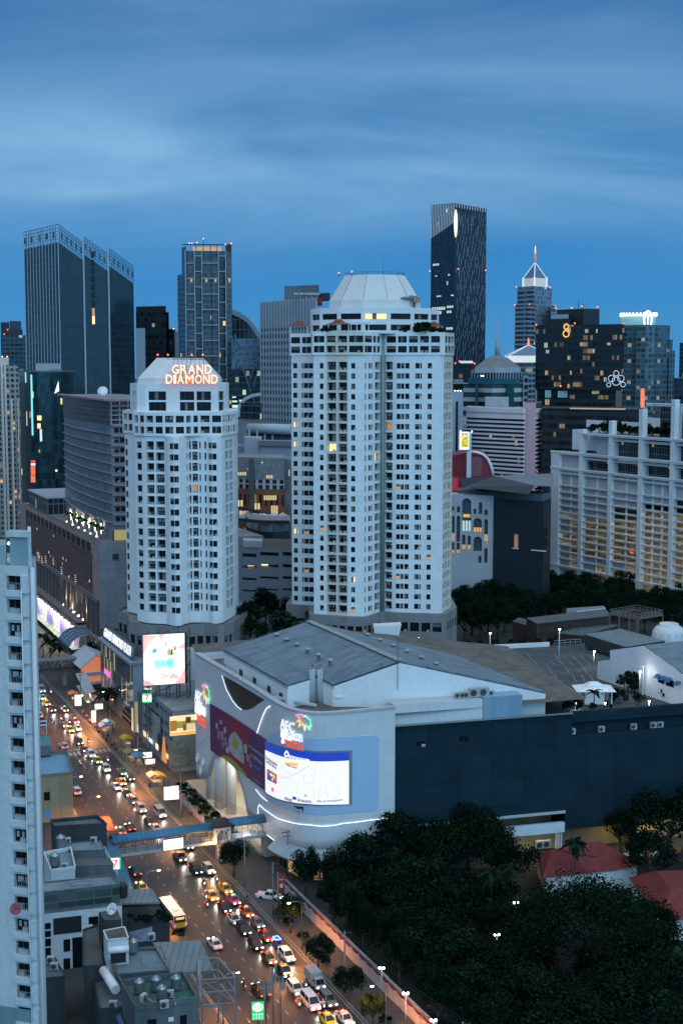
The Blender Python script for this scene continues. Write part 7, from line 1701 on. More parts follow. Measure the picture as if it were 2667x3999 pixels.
p,q=gz(*Q4(1035,1660),13),gz(*Q4(1510,1595),13)
for x0,x1,y0,y1 in((1130,1200,1720,1800),(1290,1330,1705,1745),(1380,1430,1690,1790)):fwin(t,Q4,x0,x1,y0,y1,p,q,GLASS if x0!=1290 else WMETAL)
t=roofbox("side_building","narrow dark building with sagging blue awnings below the white stair house","building",Q4,[(770,1660),(1020,1640),(860,1290),(700,1330)],9.5,DARKW,GREYW,0,.4)
t=roofbox("side_building","dark low back building between the white apartment block and the stair house","building",Q4,[(320,1420),(500,1400),(420,1250),(312,1260)],8,DARKW,CORRD,0,.2)
t=roofbox("side_building","unlit rear building with stained wall left of the sagging awnings","building",Q4,[(640,1330),(790,1320),(760,1010),(640,1050)],12,DARKW,DARKC,0,.3)
p=gz(*Q4(830,1440),11);b=bmnew();tube(b,[gz(*Q4(795,1350),12),gz(*Q4(890,1500),11.5)],.75,10);tag(obj("white_duct",b,WMETAL),"fat white duct lying along the edge of the sagging awning building","duct")
for k,(x0,y0,x1,y1)in enumerate(((880,1520,960,1620),(885,1690,965,1790))):
	b=bmnew();P_=[gz(*Q4(x,y),z)for x,y,z in((x0,y0,8.5),(x0+40,y0-10,8.8),(x1,y1,8.2),(x1-40,y1+10,7.6))];quad(b,P_);o=tag(obj("awning",b,mat("blue_awning",(.07,.15,.26),.6,.2)),("upper" if k==0 else "lower")+" blue sheet awning on the narrow dark building at bottom left","awning");m_=o.modifiers.new("t",'SOLIDIFY');m_.thickness=.12
TANKM=mat("tank_steel",(.30,.33,.34),.3,.15,1.5,metal=.75)
def tank(loc_,label,group,k=1.0,m=None):
	t=thing("water_tank",label,"water tank",loc_,0,group);t.scale=(k,k,k);b=bmnew();pr=[]
	for i in range(6):pr+=[(.8,.25+i*.3),(.84,.4+i*.3)]
	lathe(b,[(.5,.2)]+pr+[(.8,2.05),(.3,2.35),(.25,2.45)],(0,0,0),16);obj("shell",b,m or TANKM,t);b=bmnew()
	for a in range(4):box(b,(.6*math.cos(a*1.57+.8),.6*math.sin(a*1.57+.8),.12),(.14,.14,.26))
	obj("stand",b,DSTEEL,t)
for x,y,z,l in((1068,1530,13,"steel water tank nearest the left corner of the mossy green roof"),(1196,1510,13,"steel water tank at the back middle of the mossy green roof"),(1240,1580,13,"steel water tank nearest the front edge of the mossy green roof"),(1350,1500,13,"steel water tank furthest right on the mossy green roof"),(1022,1215,12.5,"steel water tank beside the white stair house"),(425,560,12,"steel water tank on the white terrace below the footbridge"),(470,420,12.2,"small pale tank behind the white terrace below the footbridge"),(940,790,9,"dark plastic water tank beside the ribbed canopy")):
	tank(gz(*Q4(x,y),z),l,"roof water tanks",1.0 if y>1000 else 1.2,BLACK if x==940 else None)
def fence(name,label,pts,h=1.3,m=None,step=.9):
	b=bmnew();c=Vector(pts[0]);rail(b,[Vector(p)-c for p in pts],h,step,.05);o=obj(name,b,m or DSTEEL);o.location=c;tag(o,label,"fence")
fence("wire_fence","wire fence across the wet roof deck in front of the green roof",[gz(*Q4(900,1395),12.5),gz(*Q4(1300,1360),12.5)],1.8,STEEL,.6)
fence("roof_railing","railing on the roof edge beside the fat white duct",[gz(*Q4(835,1310),12.5),gz(*Q4(1030,1640),13)],1.2)
fence("roof_railing","white railing at the road edge of the dark patched corrugated roof",[gz(*Q4(800,450),11.3),gz(*Q4(905,640),9)],1.3,WMETAL)
def frame_tower():
	t=thing("sign_scaffold","open steel sign frame at the roadside below the sheet roof","steel frame",gz(*Q5(300,1330),11));o=t.location;b=bmnew();c=[gz(*Q5(x,y),11)-o for x,y in((300,1290),(440,1280),(555,1420),(330,1440))]
	for z in(0,2,4,-4):
		for i in range(4):bar(b,c[i]+Vector((0,0,z)),c[(i+1)%4]+Vector((0,0,z)),.16,.16)
	for p in c:bar(b,p-Vector((0,0,10)),p+Vector((0,0,4)),.2,.2)
	for i in range(4):bar(b,c[i],c[(i+1)%4]+Vector((0,0,4)),.12,.12)
	obj("lattice",b,STEEL,t)
frame_tower()
def lit_sign(name,label,c,w_,h,m,depth=.4,rot=0.0,txts=(),pole=0.0,back=None):
	t=thing(name,label,"sign",c,rot);b=bmnew();box(b,(0,.02,h/2),(w_+.12,depth,h+.12));obj("casing",b,back or DSTEEL,t)
	b=bmnew();wallquad(b,(-w_/2,-depth/2-.03),(w_/2,-depth/2-.03),0,h);pn=obj("lit_panel",b,m,t)
	for txt,x,z,tw,th,tm in txts:
		q=text_bm(txt,1,.02,bold=True);fit_width(q,tw,th);o=obj("lettering",q,tm,pn);o.location=(x,-depth/2-.06,z)
	if pole:b=bmnew();tube(b,[(0,.1,-pole),(0,.1,0)],.12,8);obj("pole",b,DSTEEL,t)
	return t,pn
EG=emit("sign_green_lit",(.03,.55,.17),.9);EW=emit("sign_white_lit",(.95,1,.95),1.0)
p=gz(*Q5(710,1535),8);sc=(p-Vector((0,0,CAMH))).length/5400
t,pn=lit_sign("bank_sign","green lit sign with a white oval and white figures at the bottom edge",p,46*sc,72*sc,EG,.5,.1,[("PTTA",0,50*sc,30*sc,11*sc,EG)],8)
b=bmnew();lathe(b,[(.01,0),(1,0)],(0,0,0),24)
for v in b.verts:v.co=Vector((v.co.x*20*sc,-.3,v.co.y*17*sc+50*sc))
obj("white_oval",b,EW,pn)
for k in range(4):
	b=bmnew();x=(-15+10*k)*sc;boxz(b,x-.9*sc,x+.9*sc,-.31,-.28,6*sc,25*sc);boxz(b,x-3*sc,x+3*sc,-.31,-.28,22*sc,25*sc);boxz(b,x-3*sc,x-.9*sc,-.31,-.28,6*sc,9*sc);obj("white_figure",b,EW,pn)
for ch in pn.children:
	if ch.name.startswith("lettering"):ch.location.y=-.34
for x,y,h,l in((765,1370,4.5,"left"),(815,1380,7,"middle"),(865,1360,5,"right")):
	t=thing("cell_antenna","%s cell antenna mast with pale panels beside the green lit sign"%{"left":"short","middle":"tallest thin","right":"thick"}[l],"antenna",gz(*Q5(x,y+90),9));b=bmnew();tube(b,[(0,0,-9),(0,0,h)],.07,6);obj("mast",b,DSTEEL,t);b=bmnew()
	for a in range(3):box(b,(.35*math.cos(a*2.1),.35*math.sin(a*2.1),h-1.2-.3*a),(.3,.2,2.2))
	obj("panel",b,STEEL,t)
	# ---- near footbridge
def footbridge():
	t=thing("footbridge","near covered footbridge with a long rounded blue roof across the road","footbridge",sn(278,88,0));o=t.location
	S=lambda s,n,z:(sn(s,n,z)-o)[:];BR=lines_mat("bridge_roof_sheet",(.045,.15,.24),(.03,.11,.18),1.0,60,.2,.1,.55,.15)
	CP=mat("bridge_concrete",(.38,.38,.37),.8,.2,.4)
	for n0,n1,dz in((65,87,0.0),(90.6,100.5,.35)):
		b=bmnew();prev=None
		for j in range(2):
			n=(n0,n1)[j];ring=[b.verts.new(S(278+1.75*math.cos(R_(180*k/10)),n,7.6+dz+1.25*math.sin(R_(180*k/10))))for k in range(11)]
			if prev:
				l=b.loops.layers.uv.verify()
				for k in range(10):
					f=b.faces.new((prev[k],ring[k],ring[k+1],prev[k+1]));f.smooth=True
					for lp,uv in zip(f.loops,((0,k),(n1-n0,k),(n1-n0,k+1),(0,k+1))):lp[l].uv=uv
			prev=ring
		ob=obj("roof",b,BR,t);m_=ob.modifiers.new("t",'SOLIDIFY');m_.thickness=.1
	b=bmnew();prism(b,[S(276.3,65,0)[:2],S(276.3,100.5,0)[:2],S(279.7,100.5,0)[:2],S(279.7,65,0)[:2]],4.7,5.3,0,True,None,True);obj("deck",b,CP,t)
	for s in(276.4,279.6):
		b=bmnew();rail(b,[Vector(S(s,65,5.3)),Vector(S(s,100.4,5.3))],1.15,.45,.05);obj("railing",b,mat("bridge_rail",(.33,.35,.35),.5),t)
		b=bmnew()
		for k in range(16):n=65.2+k*2.35;bar(b,S(s,n,5.3),S(s,n,7.7),.1,.1)
		obj("roof_posts",b,DSTEEL,t)
	b=bmnew();box(b,S(278,88.6,2.35),(1.1,1.1,4.7),TH);obj("pier",b,CP,t);b=bmnew();box(b,S(278,65.6,2.35),(1.1,1.1,4.7),TH);obj("pier",b,CP,t);b=bmnew();box(b,S(278,99.8,2.35),(2.2,2.6,4.7),TH);obj("pier",b,CP,t)
	PO=mat("portal_paint",(.55,.54,.52),.7,.15,.4);b=bmnew()
	for s in(276.0,280.0):
		for n in(87.2,90.4):box(b,S(s,n,6.6),(.5,.5,3.6),TH)
		box(b,S(s,88.8,8.1),(3.4,.4,.7),TH)
		for k in range(6):a0,a1=R_(30*k),R_(30*k+30);bar(b,S(s,88.8+1.3*math.cos(a0),6.5+1.3*math.sin(a0)),S(s,88.8+1.3*math.cos(a1),6.5+1.3*math.sin(a1)),.25,.25)
	for n in(87.2,90.4):box(b,S(278,n,8.1),(.4,4.4,.7),TH)
	obj("portal",b,PO,t);b=bmnew();box(b,S(278,88.8,8.65),(4.6,5.6,.35),TH);obj("portal_roof",b,BLACK,t)
	b=bmnew();prism(b,[S(277,63.4,0)[:2],S(277,65.4,0)[:2],S(262,65.4,0)[:2],S(262,63.4,0)[:2]],0,.3)
	for k in range(15):box(b,S(276-k,64.4,2.5-k*.16+2.2-k*.17),(2,1.1,.25),TH)
	obj("stairs",b,CP,t);b=bmnew();quad(b,[S(277.5,63.2,7.8),S(277.5,65.7,7.8),S(262,65.7,3.2),S(262,63.2,3.2)]);obj("stair_roof",b,BR,t)
	p=S(276.2,99,7.4);b=bmnew();lathe(b,[(.05,-.2),(.25,0),(.05,.2)],S(278,94.5,7.5));obj("lamp",b,LAMPW,t)
	l=bpy.data.lights.new("bridge_lamp",'POINT');l.energy=500;l.color=(.9,.95,1);l.shadow_soft_size=.3;lo=bpy.data.objects.new("bridge_lamp",l);COL.objects.link(lo);lo.parent=t;lo.location=S(277.5,94.5,7.1)
	l=bpy.data.lights.new("bridge_lamp",'POINT');l.energy=1500;l.color=(1,.45,.12);l.shadow_soft_size=.3;lo=bpy.data.objects.new("bridge_lamp",l);COL.objects.link(lo);lo.parent=t;lo.location=S(275.3,86.3,5.2);b=bmnew();lathe(b,[(.05,-.2),(.22,0),(.05,.2)],S(275.6,86.3,5.4));obj("lamp",b,LAMPO,t)
	c=sn(275.9,77.8,5.0);lit_sign("lit_billboard","blank white lit billboard hung on the near footbridge railing",c,4.4,2.3,emit("bridge_board",(.95,.97,1),1.1),.3,TH)
footbridge()
# ---- far footbridge with glass vault
def far_bridge():
	t=thing("footbridge","far dark trussed footbridge crossing the road towards the plaza","footbridge",sn(457,80,0));o=t.location;S=lambda s,n,z:(sn(s,n,z)-o)
	b=bmnew();bar(b,S(457,60,5.6),S(457,98,5.6),4,.7);obj("deck",b,DARKC,t);b=bmnew();bar(b,S(457,60,9.3),S(457,98,9.3),4.6,.4);obj("roof",b,mat("far_bridge_roof",(.14,.17,.20),.6,.2),t);b=bmnew()
	for s in(455,459):
		for k in range(13):n=60+k*3.1;bar(b,S(s,n,6),S(s,n+1.55,9.2),.18,.18);bar(b,S(s,n+1.55,9.2),S(s,n+3.1,6),.18,.18)
	obj("truss",b,DSTEEL,t);b=bmnew()
	for n in(66,92):box(b,S(457,n,2.7),(1.2,1.2,5.4),TH)
	obj("piers",b,GREYC,t)
	t=thing("station_hall","white gabled footbridge landing with orange lit sides and a curved glass vault","hall",sn(452,101,0));o=t.location;b=bmnew();WR=mat("white_sheet_roof",(.42,.45,.48),.6,.12)
	for a,c in(((94.5,8.3),(100,12.5)),((100,12.5),(107,9))):quad(b,[S(444,a[0],a[1]),S(444,c[0],c[1]),S(462,c[0],c[1]),S(462,a[0],a[1])])
	ob=obj("roof",b,WR,t);m_=ob.modifiers.new("t",'SOLIDIFY');m_.thickness=.3
	b=bmnew();quad(b,[S(444.6,95,3),S(444.6,106.5,3),S(444.6,106.5,9),S(444.6,100,12),S(444.6,95,8.3)]);obj("lit_gable",b,emit("orange_gable",(1,.30,.14),.45),t);b=bmnew();bar(b,S(444.4,95,6),S(444.4,106.5,6),.4,1.2);bar(b,S(444.4,95,3),S(444.4,106.5,3),.4,.9);obj("pale_band",b,WR,t)
	b=bmnew();prev=None
	for j in range(2):
		s=(463,480)[j];ring=[b.verts.new(S(s,101-6.5*math.cos(R_(180*k/8)),9.5+6*math.sin(R_(180*k/8))))for k in range(9)]
		if prev:
			for k in range(8):b.faces.new((prev[k],ring[k],ring[k+1],prev[k+1]))
		prev=ring
	obj("glass_vault",b,mat("vault_glass",(.03,.06,.075),.15,.2),t);b=bmnew()
	for s in(463,467,471,475,480):tube(b,[S(s,101-6.6*math.cos(R_(22.5*k)),9.5+6.1*math.sin(R_(22.5*k)))for k in range(9)],.18,5)
	obj("vault_ribs",b,STEEL,t);b=bmnew();quad(b,[S(443,93,3),S(443,96,3),S(430,96,.5),S(430,93,.5)]);quad(b,[S(443,92.8,7),S(443,96.2,7),S(429,96.2,3.6),S(429,92.8,3.6)]);obj("stairs",b,WR,t)
far_bridge()
# ---- plaza, billboards and shophouses beyond the mall
def plaza():
	t=thing("shopping_plaza","glass fronted plaza with a slanted roof band reading GRAND DIAMOND PLAZA","shopping plaza",sn(388,98,0));o=t.location;S=lambda s,n,z=0:(sn(s,n,z)-o)
	g1=curtain("plaza_glass",(.05,.07,.075),(.17,.18,.18),1.1,7,.16,.3,.10,(1,.85,.5),.32,var=.6,seed=4);g2=curtain("plaza_glass_warm",(.15,.11,.06),(.22,.20,.17),1.2,8,.2,.3,.35,(1,.82,.42),.30,var=.5)
	b=bmnew();wallquad(b,S(413,98),S(388,98),7.5,20.5);obj("glass_front",b,g1,t);b=bmnew();wallquad(b,S(429,98),S(413,98),12,20.5);obj("warm_glass",b,g2,t);b=bmnew();wallquad(b,S(429,98),S(413,98),3,12);obj("pink_glass",b,curtain("plaza_pink",(.20,.07,.06),(.2,.15,.14),.8,9,.12,.2,.2,(1,.35,.3),.5,var=.5),t)
	b=bmnew();wallquad(b,S(424,97.9),S(416,97.9),10.6,12.4);obj("pink_sign",b,emit("pink_neon",(1,.2,.65),.9),t)
	b=bmnew();wallquad(b,S(388,98),S(386,124),0,20.5);wallquad(b,S(429,124),S(429,98),0,20.5);obj("side_wall",b,mat("plaza_side",(.26,.30,.34),.7,.15,.2),t)
	b=bmnew();slab(b,[tuple(S(s,n)[:2])for s,n in((387.5,97),(387.5,124),(430,124),(430,97))],20.5,21.2);obj("roof",b,mat("plaza_roof",(.22,.26,.30),.7,.15),t)
	b=bmnew();bz=[S(428,98.5,21.3),S(390,98.5,21.3),S(390,99.5,25.8),S(428,99.5,25.8)];quad(b,bz);ob=obj("sign_band",b,mat("sign_band_grey",(.085,.10,.115),.5),t);m_=ob.modifiers.new("t",'SOLIDIFY');m_.thickness=.3
	q=text_bm("GRAND DIAMOND PLAZA",3,.15,bold=True);fit_width(q,34,2.7);lt=obj("sign_lettering",q,emit("plaza_letters",(.95,.97,1),.9),t);lt.location=S(409,98.6,23.5);lt.rotation_euler=(R_(-10),0,TH-R_(90))
	b=bmnew();wallquad(b,S(429,99),S(388,99),0,7.5);obj("lower_front",b,mat("plaza_lower",(.14,.13,.12),.8,.2),t)
	b=bmnew();wallquad(b,S(392,98.4),S(389,98.4),0,7.4);obj("cream_pier",b,emit("lit_cream",(.9,.75,.45),.45),t)
	for k in range(4):b=bmnew();wallquad(b,S(405-3.2*0,98.8),S(393,98.8),.6+1.75*k,1.7+1.75*k);obj("dark_storey",b,GLASS,t)
	b=bmnew();wallquad(b,S(387.8,98.4),S(386.8,106),0.5,9.5);obj("gold_poster",b,emit("gold_poster",(.85,.62,.32),.30),t);b=bmnew();wallquad(b,S(387.7,99),S(386.9,105),.4,2.6);obj("poster_glow",b,emit("poster_glow",(1,.95,.8),.7),t)
	b=bmnew();r=random.Random(8)
	for k in range(16):c=S(420-r.uniform(0,18),102+r.uniform(0,8),21.5);box(b,c,(1.8,1.4,.9),r.random())
	struct(obj("roof_clutter",b,PALER,t),'stuff')
plaza()
def billboard():
	Y=372;A,B_=at(*K3(640,828),Y+1),at(*K3(1200,790),Y-2);zt_=at(*K3(640,140),Y+1).z;zt2=at(*K3(1200,112),Y-2).z;c=Vector((A.x,A.y,0));t=thing("led_billboard","large bright LED billboard showing a teal shopping basket on a pink and white ground","billboard",c)
	def P(u,v,f=0.0):p=A.lerp(B_,u);z=(A.z+(B_.z-A.z)*u)*(1-v)+(zt_+(zt2-zt_)*u)*v;d=Vector((B_.x-A.x,B_.y-A.y)).normalized();return Vector((p.x-c.x+d.y*f,p.y-c.y-d.x*f,z))
	def sh(nm,pts,m,f):b=bmnew();quad(b,[P(u,v,f)for u,v in pts]);return obj(nm,b,m,pn if nm!="screen" else t)
	pn=None;pn=sh("screen",[(0,0),(1,0),(1,1),(0,1)],emit("billboard_white",(1,.93,.92),1.15),.2)
	E1=emit("billboard_pink",(.95,.48,.44),1.0);E2=emit("billboard_teal",(.30,.80,.80),.95);E3=emit("billboard_red",(.85,.12,.08),.9)
	for pts in([(0,1),(0,.62),(.12,.8),(.35,.98)],[(.38,1),(.52,1),(.44,.82)],[(0,0),(.3,0),(0,.12)],[(1,.8),(.82,.72),(1,.68)],[(.75,0),(1,0),(1,.3),(.9,.14)]):sh("pink_ray",pts,E1,.24)
	sh("basket",[(.29,.30),(.72,.31),(.77,.51),(.25,.53)],E2,.28);sh("basket_rim",[(.24,.49),(.78,.485),(.78,.53),(.24,.55)],emit("billboard_teal_pale",(.55,.9,.9),1),.31)
	for k in range(6):sh("basket_slot",[(.34+.06*k,.38),(.36+.06*k,.38),(.36+.06*k,.46),(.34+.06*k,.46)],emit("billboard_teal_dark",(.08,.5,.5),.8),.33)
	for u,v,w_,h,cc in((.22,.63,.12,.1,(.05,.35,.7)),(.36,.56,.1,.14,(.95,.85,.6)),(.46,.56,.1,.17,(.9,.8,.75)),(.58,.57,.08,.14,(.35,.5,.2)),(.66,.57,.06,.13,(.1,.1,.08)),(.74,.66,.06,.09,(.8,.15,.08)),(.52,.74,.05,.14,(.9,.85,.55)),(.72,.57,.06,.08,(.7,.85,.4))):sh("grocery",[(u,v),(u+w_,v+.02),(u+w_*.9,v+h),(u+w_*.1,v+h*.9)],emit("grocery_%d"%int(u*100+v*37),cc,.9),.30)
	def tx(s,u,v,w_,m):q=text_bm(s,1,.03,bold=True);fit_width(q,w_*(B_-A).length);o=obj("lettering",q,m,pn);o.location=P(u,v,.36);o.rotation_euler=(0,0,math.atan2(B_.y-A.y,B_.x-A.x))
	tx("Lotus's",.79,.93,.24,emit("billboard_mint",(.55,.8,.75),.9));tx("ช้อปคุ้มทุกวัน",.62,.31,.4,E1);tx("ราคาประหยัด",.62,.25,.38,E1);tx("ถูก จริง",.63,.15,.42,E3);tx("ช้อป",.12,.07,.1,E3);sh("product",[(.22,.06),(.28,.06),(.28,.18),(.22,.17)],emit("billboard_tan",(.7,.65,.45),.9),.3)
	b=bmnew();quad(b,[P(-.01,-.01,.1),P(1.01,-.01,.1),P(1.01,1.01,.1),P(-.01,1.01,.1)][::1]);ob=obj("casing",b,BLACK,t);m_=ob.modifiers.new("t",'SOLIDIFY');m_.thickness=.8
	b=bmnew()
	for u in(0,.25,.5,.75,1):
		for f in(-1.2,-3.6):bar(b,P(u,1,f)*1,Vector((P(u,0,f).x,P(u,0,f).y,0)),.22,.22)
		for k in range(9):v0=-.9+.22*k;bar(b,P(u,v0,-1.2),P(u,v0+.22,-3.6),.12,.12)
	for k in range(7):
		for f in(-1.2,-3.6):bar(b,P(0,-.8+.28*k,f),P(1,-.8+.28*k,f),.14,.14);bar(b,P(0,-.8+.28*k,f),P(1,-.52+.28*k,f),.1,.1)
	obj("support_lattice",b,DSTEEL,t);q=text_bm("Plan B",1,.05,bold=True);fit_width(q,2.0);o=obj("maker_lettering",q,EW,t);o.location=P(.11,-.06,.5)
	l=bpy.data.lights.new("screen_glow",'AREA');l.shape='RECTANGLE';l.size=10;l.size_y=12;l.energy=350;l.color=(1,.85,.85);lo=bpy.data.objects.new("screen_glow",l);COL.objects.link(lo);lo.parent=t;lo.location=P(.5,.5,.6);lo.rotation_euler=(R_(90),0,0)
billboard()
t=thing('blank_hoarding','blank white hoarding standing right of the large bright LED billboard','hoarding',(at(*K3(1365,750),376).x,376,16));b=bmnew();a_,c_=at(*K3(1232,755),376),at(*K3(1500,310),376);box(b,(0,0,(a_.z+c_.z)/2-16),(c_.x-a_.x,.5,c_.z-a_.z));obj('sheet',b,WHITE,t);b=bmnew();[bar(b,(x_,.6,-16),(x_,.6,c_.z-16),.2,.2)for x_ in(-2,0,2)];obj('posts',b,DSTEEL,t)
def shophouses():
	t=thing("shophouse_row","shophouse row with balconies under the steel billboard lattice","shophouse",sn(346,98,0));o=t.location;S=lambda s,n,z=0:(sn(s,n,z)-o)
	b=bmnew();off=Vector((o.x,o.y,0));W=Wins(17,.03);p,q=sn(378,98)[:2],sn(346,98)[:2];ops=[(1+4.4*k,4.6+4.4*k,4+3.1*j,6+3.1*j,'b',1.2)for k in range(7)for j in range(4)]
	facade(b,p,q,0,16.5,ops,W,0,off);facade(b,q,sn(345.5,114)[:2],0,16.5,[],None,0,off);facade(b,sn(378.5,114)[:2],p,0,16.5,[],None,0,off);quad(b,[S(378,98,16.2),S(346,98,16.2),S(345.5,114,16.2),S(378.5,114,16.2)]);obj("wall",b,mat("shophouse_wall",(.20,.23,.25),.85,.3,.3,streak=True),t);W.flush(t)
	def face(nm,x0,x1,y0,y1,m,s=345.6,f=0.0):P_,Q_=sn(s-f,98),sn(s-.5-f,114);a,c=onplane(*K3(x0,y1),P_,Q_)-o,onplane(*K3(x1,y0),P_,Q_)-o;b=bmnew();_wq(b,a[:2],c[:2],a.z,c.z,c.z,0);return obj(nm,b,m,t)
	face("ad_screen",992,1352,1215,1515,emit("ad_cream",(.95,.75,.42),.9));face("screen_green",995,1350,1290,1420,emit("ad_green",(.30,.28,.05),.8),345.6,.06);face("screen_orange",996,1340,1440,1510,emit("ad_orange",(1,.45,.10),.9),345.6,.1);face("figure_vest",1205,1335,1335,1440,emit("ad_vest",(.8,.62,.36),.8),345.6,.12);face("figure_head",1205,1275,1250,1335,emit("ad_hair",(.07,.03,.015),.8),345.6,.14);face("figure_shirt",997,1085,1300,1450,emit("ad_shirt",(.42,.15,.03),.8),345.6,.16);face("figure_arm",1170,1215,1345,1440,emit("ad_arm",(.2,.07,.02),.8),345.6,.18)
	face("dull_sheet",992,1260,1560,1935,mat("crumpled_sheet",(.20,.21,.19),.45,.5,1.2,fine=.4,bump=.5));face("blue_hoarding",1130,1350,1990,2130,mat("blue_hoarding",(.05,.10,.24),.6));
	b=bmnew();pp=[S(366,97.6,12),S(357,97.6,12),S(357,97.6,2),S(366,97.6,2)];quad(b,pp[::-1]);obj("grey_poster",b,mat("grey_poster",(.30,.31,.29),.7,.3,.4),t);b=bmnew();quad(b,[S(359.5,97.4,2.5),S(357.3,97.4,2.5),S(357.3,97.4,8),S(359.5,97.4,7)]);obj("poster_figure",b,mat("poster_figure",(.05,.05,.06),.7),t)
	for s,w_,z,h,cc,k in((374,5,3.2,1.5,(1,.7,.35),1.0),(368,4,3,1.2,(.9,.95,1),.9),(361,3,2.8,1.6,(1,.8,.5),1.1),(352,4,3,1.3,(1,.75,.5),.8)):b=bmnew();wallquad(b,S(s,97.2),S(s-w_,97.2),z,z+h);obj("lit_shop_sign",b,emit("lit_shop_%d"%s,cc,k),t)
	b=bmnew();quad(b,[S(353,96.6,1.8),S(349,96.6,1.8),S(351,96.6,8.5)]);ob=obj("orange_wedge_sign",b,emit("orange_wedge",(1,.35,.08),.5),t);m_=ob.modifiers.new("t",'SOLIDIFY');m_.thickness=.4
	t=thing("low_shop","grey flat roofed shop between the plaza and the shophouses","building",sn(382,98,0));o=t.location;S=lambda s,n,z=0:(sn(s,n,z)-o);b=bmnew();prism(b,[S(379,99)[:2],S(379,118)[:2],S(386.5,118)[:2],S(386.5,99)[:2]],0,13);obj("wall",b,GREYW,t)
	for k in range(2):b=bmnew();a=S(378.9,100.5);c=S(378.9,104.5);_wq(b,a[:2],c[:2],5+3.4*k,7.4+3.4*k,7.4+3.4*k,0);obj("window",b,GLASS,t)
	p=at(*K3(682,1058),362);t,pn=lit_sign("shop_sign","small green and white square store sign with a red 7 beside the billboard",p,2.4,2.5,EW,.4,.1,[("7",0,1.35,1.0,1.5,emit("seven_red",(.9,.06,.02),.9))],0,emit("sign_green_edge",(0,.35,.1),.6))
	for z0,z1 in((0,.35),(2.15,2.5)):b=bmnew();wallquad(b,(-1.2,-.26),(1.2,-.26),z0,z1);obj("green_band",b,EG,pn)
	p=gz(*Q4(888,575),8.2);t,pn=lit_sign("shop_sign","green and white store sign with a red 7 at the road edge below the footbridge",p,1.9,2.3,EW,.4,.2,[("7",0,1.2,.9,1.4,MATS["seven_red"])],0,MATS["sign_green_edge"])
	b=bmnew();wallquad(b,(.72,-.26),(1.0,-.26),0,2.3);obj("green_band",b,EG,pn)
	b=bmnew();c=sn(420,65,9);t=thing("round_logo_sign","green hanging sign with a white disc beside the near white block","sign",at(*Q1(282,680),395),.9);box(b,(0,0,1),(2.4,.4,6));obj("green_board",b,EG,t);b=bmnew();lathe(b,[(.01,0),(1.5,0)],(0,0,0),20)
	for v in b.verts:v.co=Vector((v.co.x*.7,-.25,v.co.y+1.2))
	obj("disc",b,emit("disc_cream",(1,.85,.6),.9),t)
shophouses()
for k,(x,y,z,rr)in enumerate(((690,1060,11,1.2),(700,1105,10,0),(665,1180,8,1.5),(680,1220,7,0),(430,1440,5,0),(1160,1120,12.6,.5),(870,1640,9.6,0),(1260,1640,13.1,.3),(500,575,12.1,.2),(520,380,12.3,1),(720,375,12.3,0),(395,1295,8.1,0),(420,1345,8.1,.2),(1100,1590,13.1,1.2),(1300,1560,13.1,0))):
	ac_unit(gz(*Q4(x,y),z),rr,"small outdoor unit among the cluttered roofs left of the road","outdoor units on the left roofs",1.1)
for k,(x0,y0,x1,y1,z)in enumerate(((1085,1560,1190,1600,13.5),(1190,1560,1195,1610,13.4),(1330,1540,1345,1620,13.4),(860,1310,1000,1560,12.6),(540,700,700,690,14.2),(1075,1240,1110,1310,12.7))):
	b=bmnew();p,q=gz(*Q4(x0,y0),z),gz(*Q4(x1,y1),z);tube(b,[p,p.lerp(q,.5)+Vector((0,0,.15)),q],.09,6);tag(obj("roof_pipe",b,STEEL),"thin pipe run lying on the roofs left of the road","pipe","roof pipes")
for k,(x,y,z)in enumerate(((1000,960,6.2),(1060,980,6.2),(1120,990,6.2),(1190,960,6.2),(1230,940,6.2),(1270,985,6.2),(1340,1085,4),(1385,1090,4))):g_=gz(*Q4(x,y),z);SHQ.append((g_,.55+.2*(k%3)))
t=thing("tarpaulin","grey blue tarpaulin tent sagging over the dark planted terrace","tarpaulin",gz(*Q4(1080,1080),8));o=t.location;b=bmnew();c=[gz(*Q4(x,y),z)-o for x,y,z in((990,1060,10),(1165,1015,10),(1180,1120,8),(1015,1140,8))];m_=(c[0]+c[1]+c[2]+c[3])/4-Vector((0,0,.5))
for i in range(4):quad(b,[c[i],c[(i+1)%4],m_])
obj("sheet",b,mat("tarp_sheet",(.16,.20,.26),.8,.3,.8),t);b=bmnew()
for q in c:bar(b,q-Vector((0,0,3)),q,.08,.08)
obj("poles",b,STEEL,t)
def flag():
	t=thing("thai_flag","red white and blue flag on a pole above the blue sheet roof","flag",gz(*Q1(362,1000),11));b=bmnew();tube(b,[(0,0,0),(0,0,7)],.06,6);obj("pole",b,WMETAL,t)
	for k,c in enumerate(((.45,.02,.04),(.7,.7,.7),(.03,.04,.25),(.03,.04,.25),(.7,.7,.7),(.45,.02,.04))):
		b=bmnew();z=6.8-.33*k
		for j in range(4):x0,x1=-.75*j,-.75*(j+1);quad(b,[(x0,.18*math.sin(j),z-.08*j),(x1,.18*math.sin(j+1),z-.08*(j+1)),(x1,.18*math.sin(j+1),z-.33-.08*(j+1)),(x0,.18*math.sin(j),z-.33-.08*j)])
		obj("stripe",b,mat("flag_%d"%min(k,5-k),c,.8,.05),t)
flag()
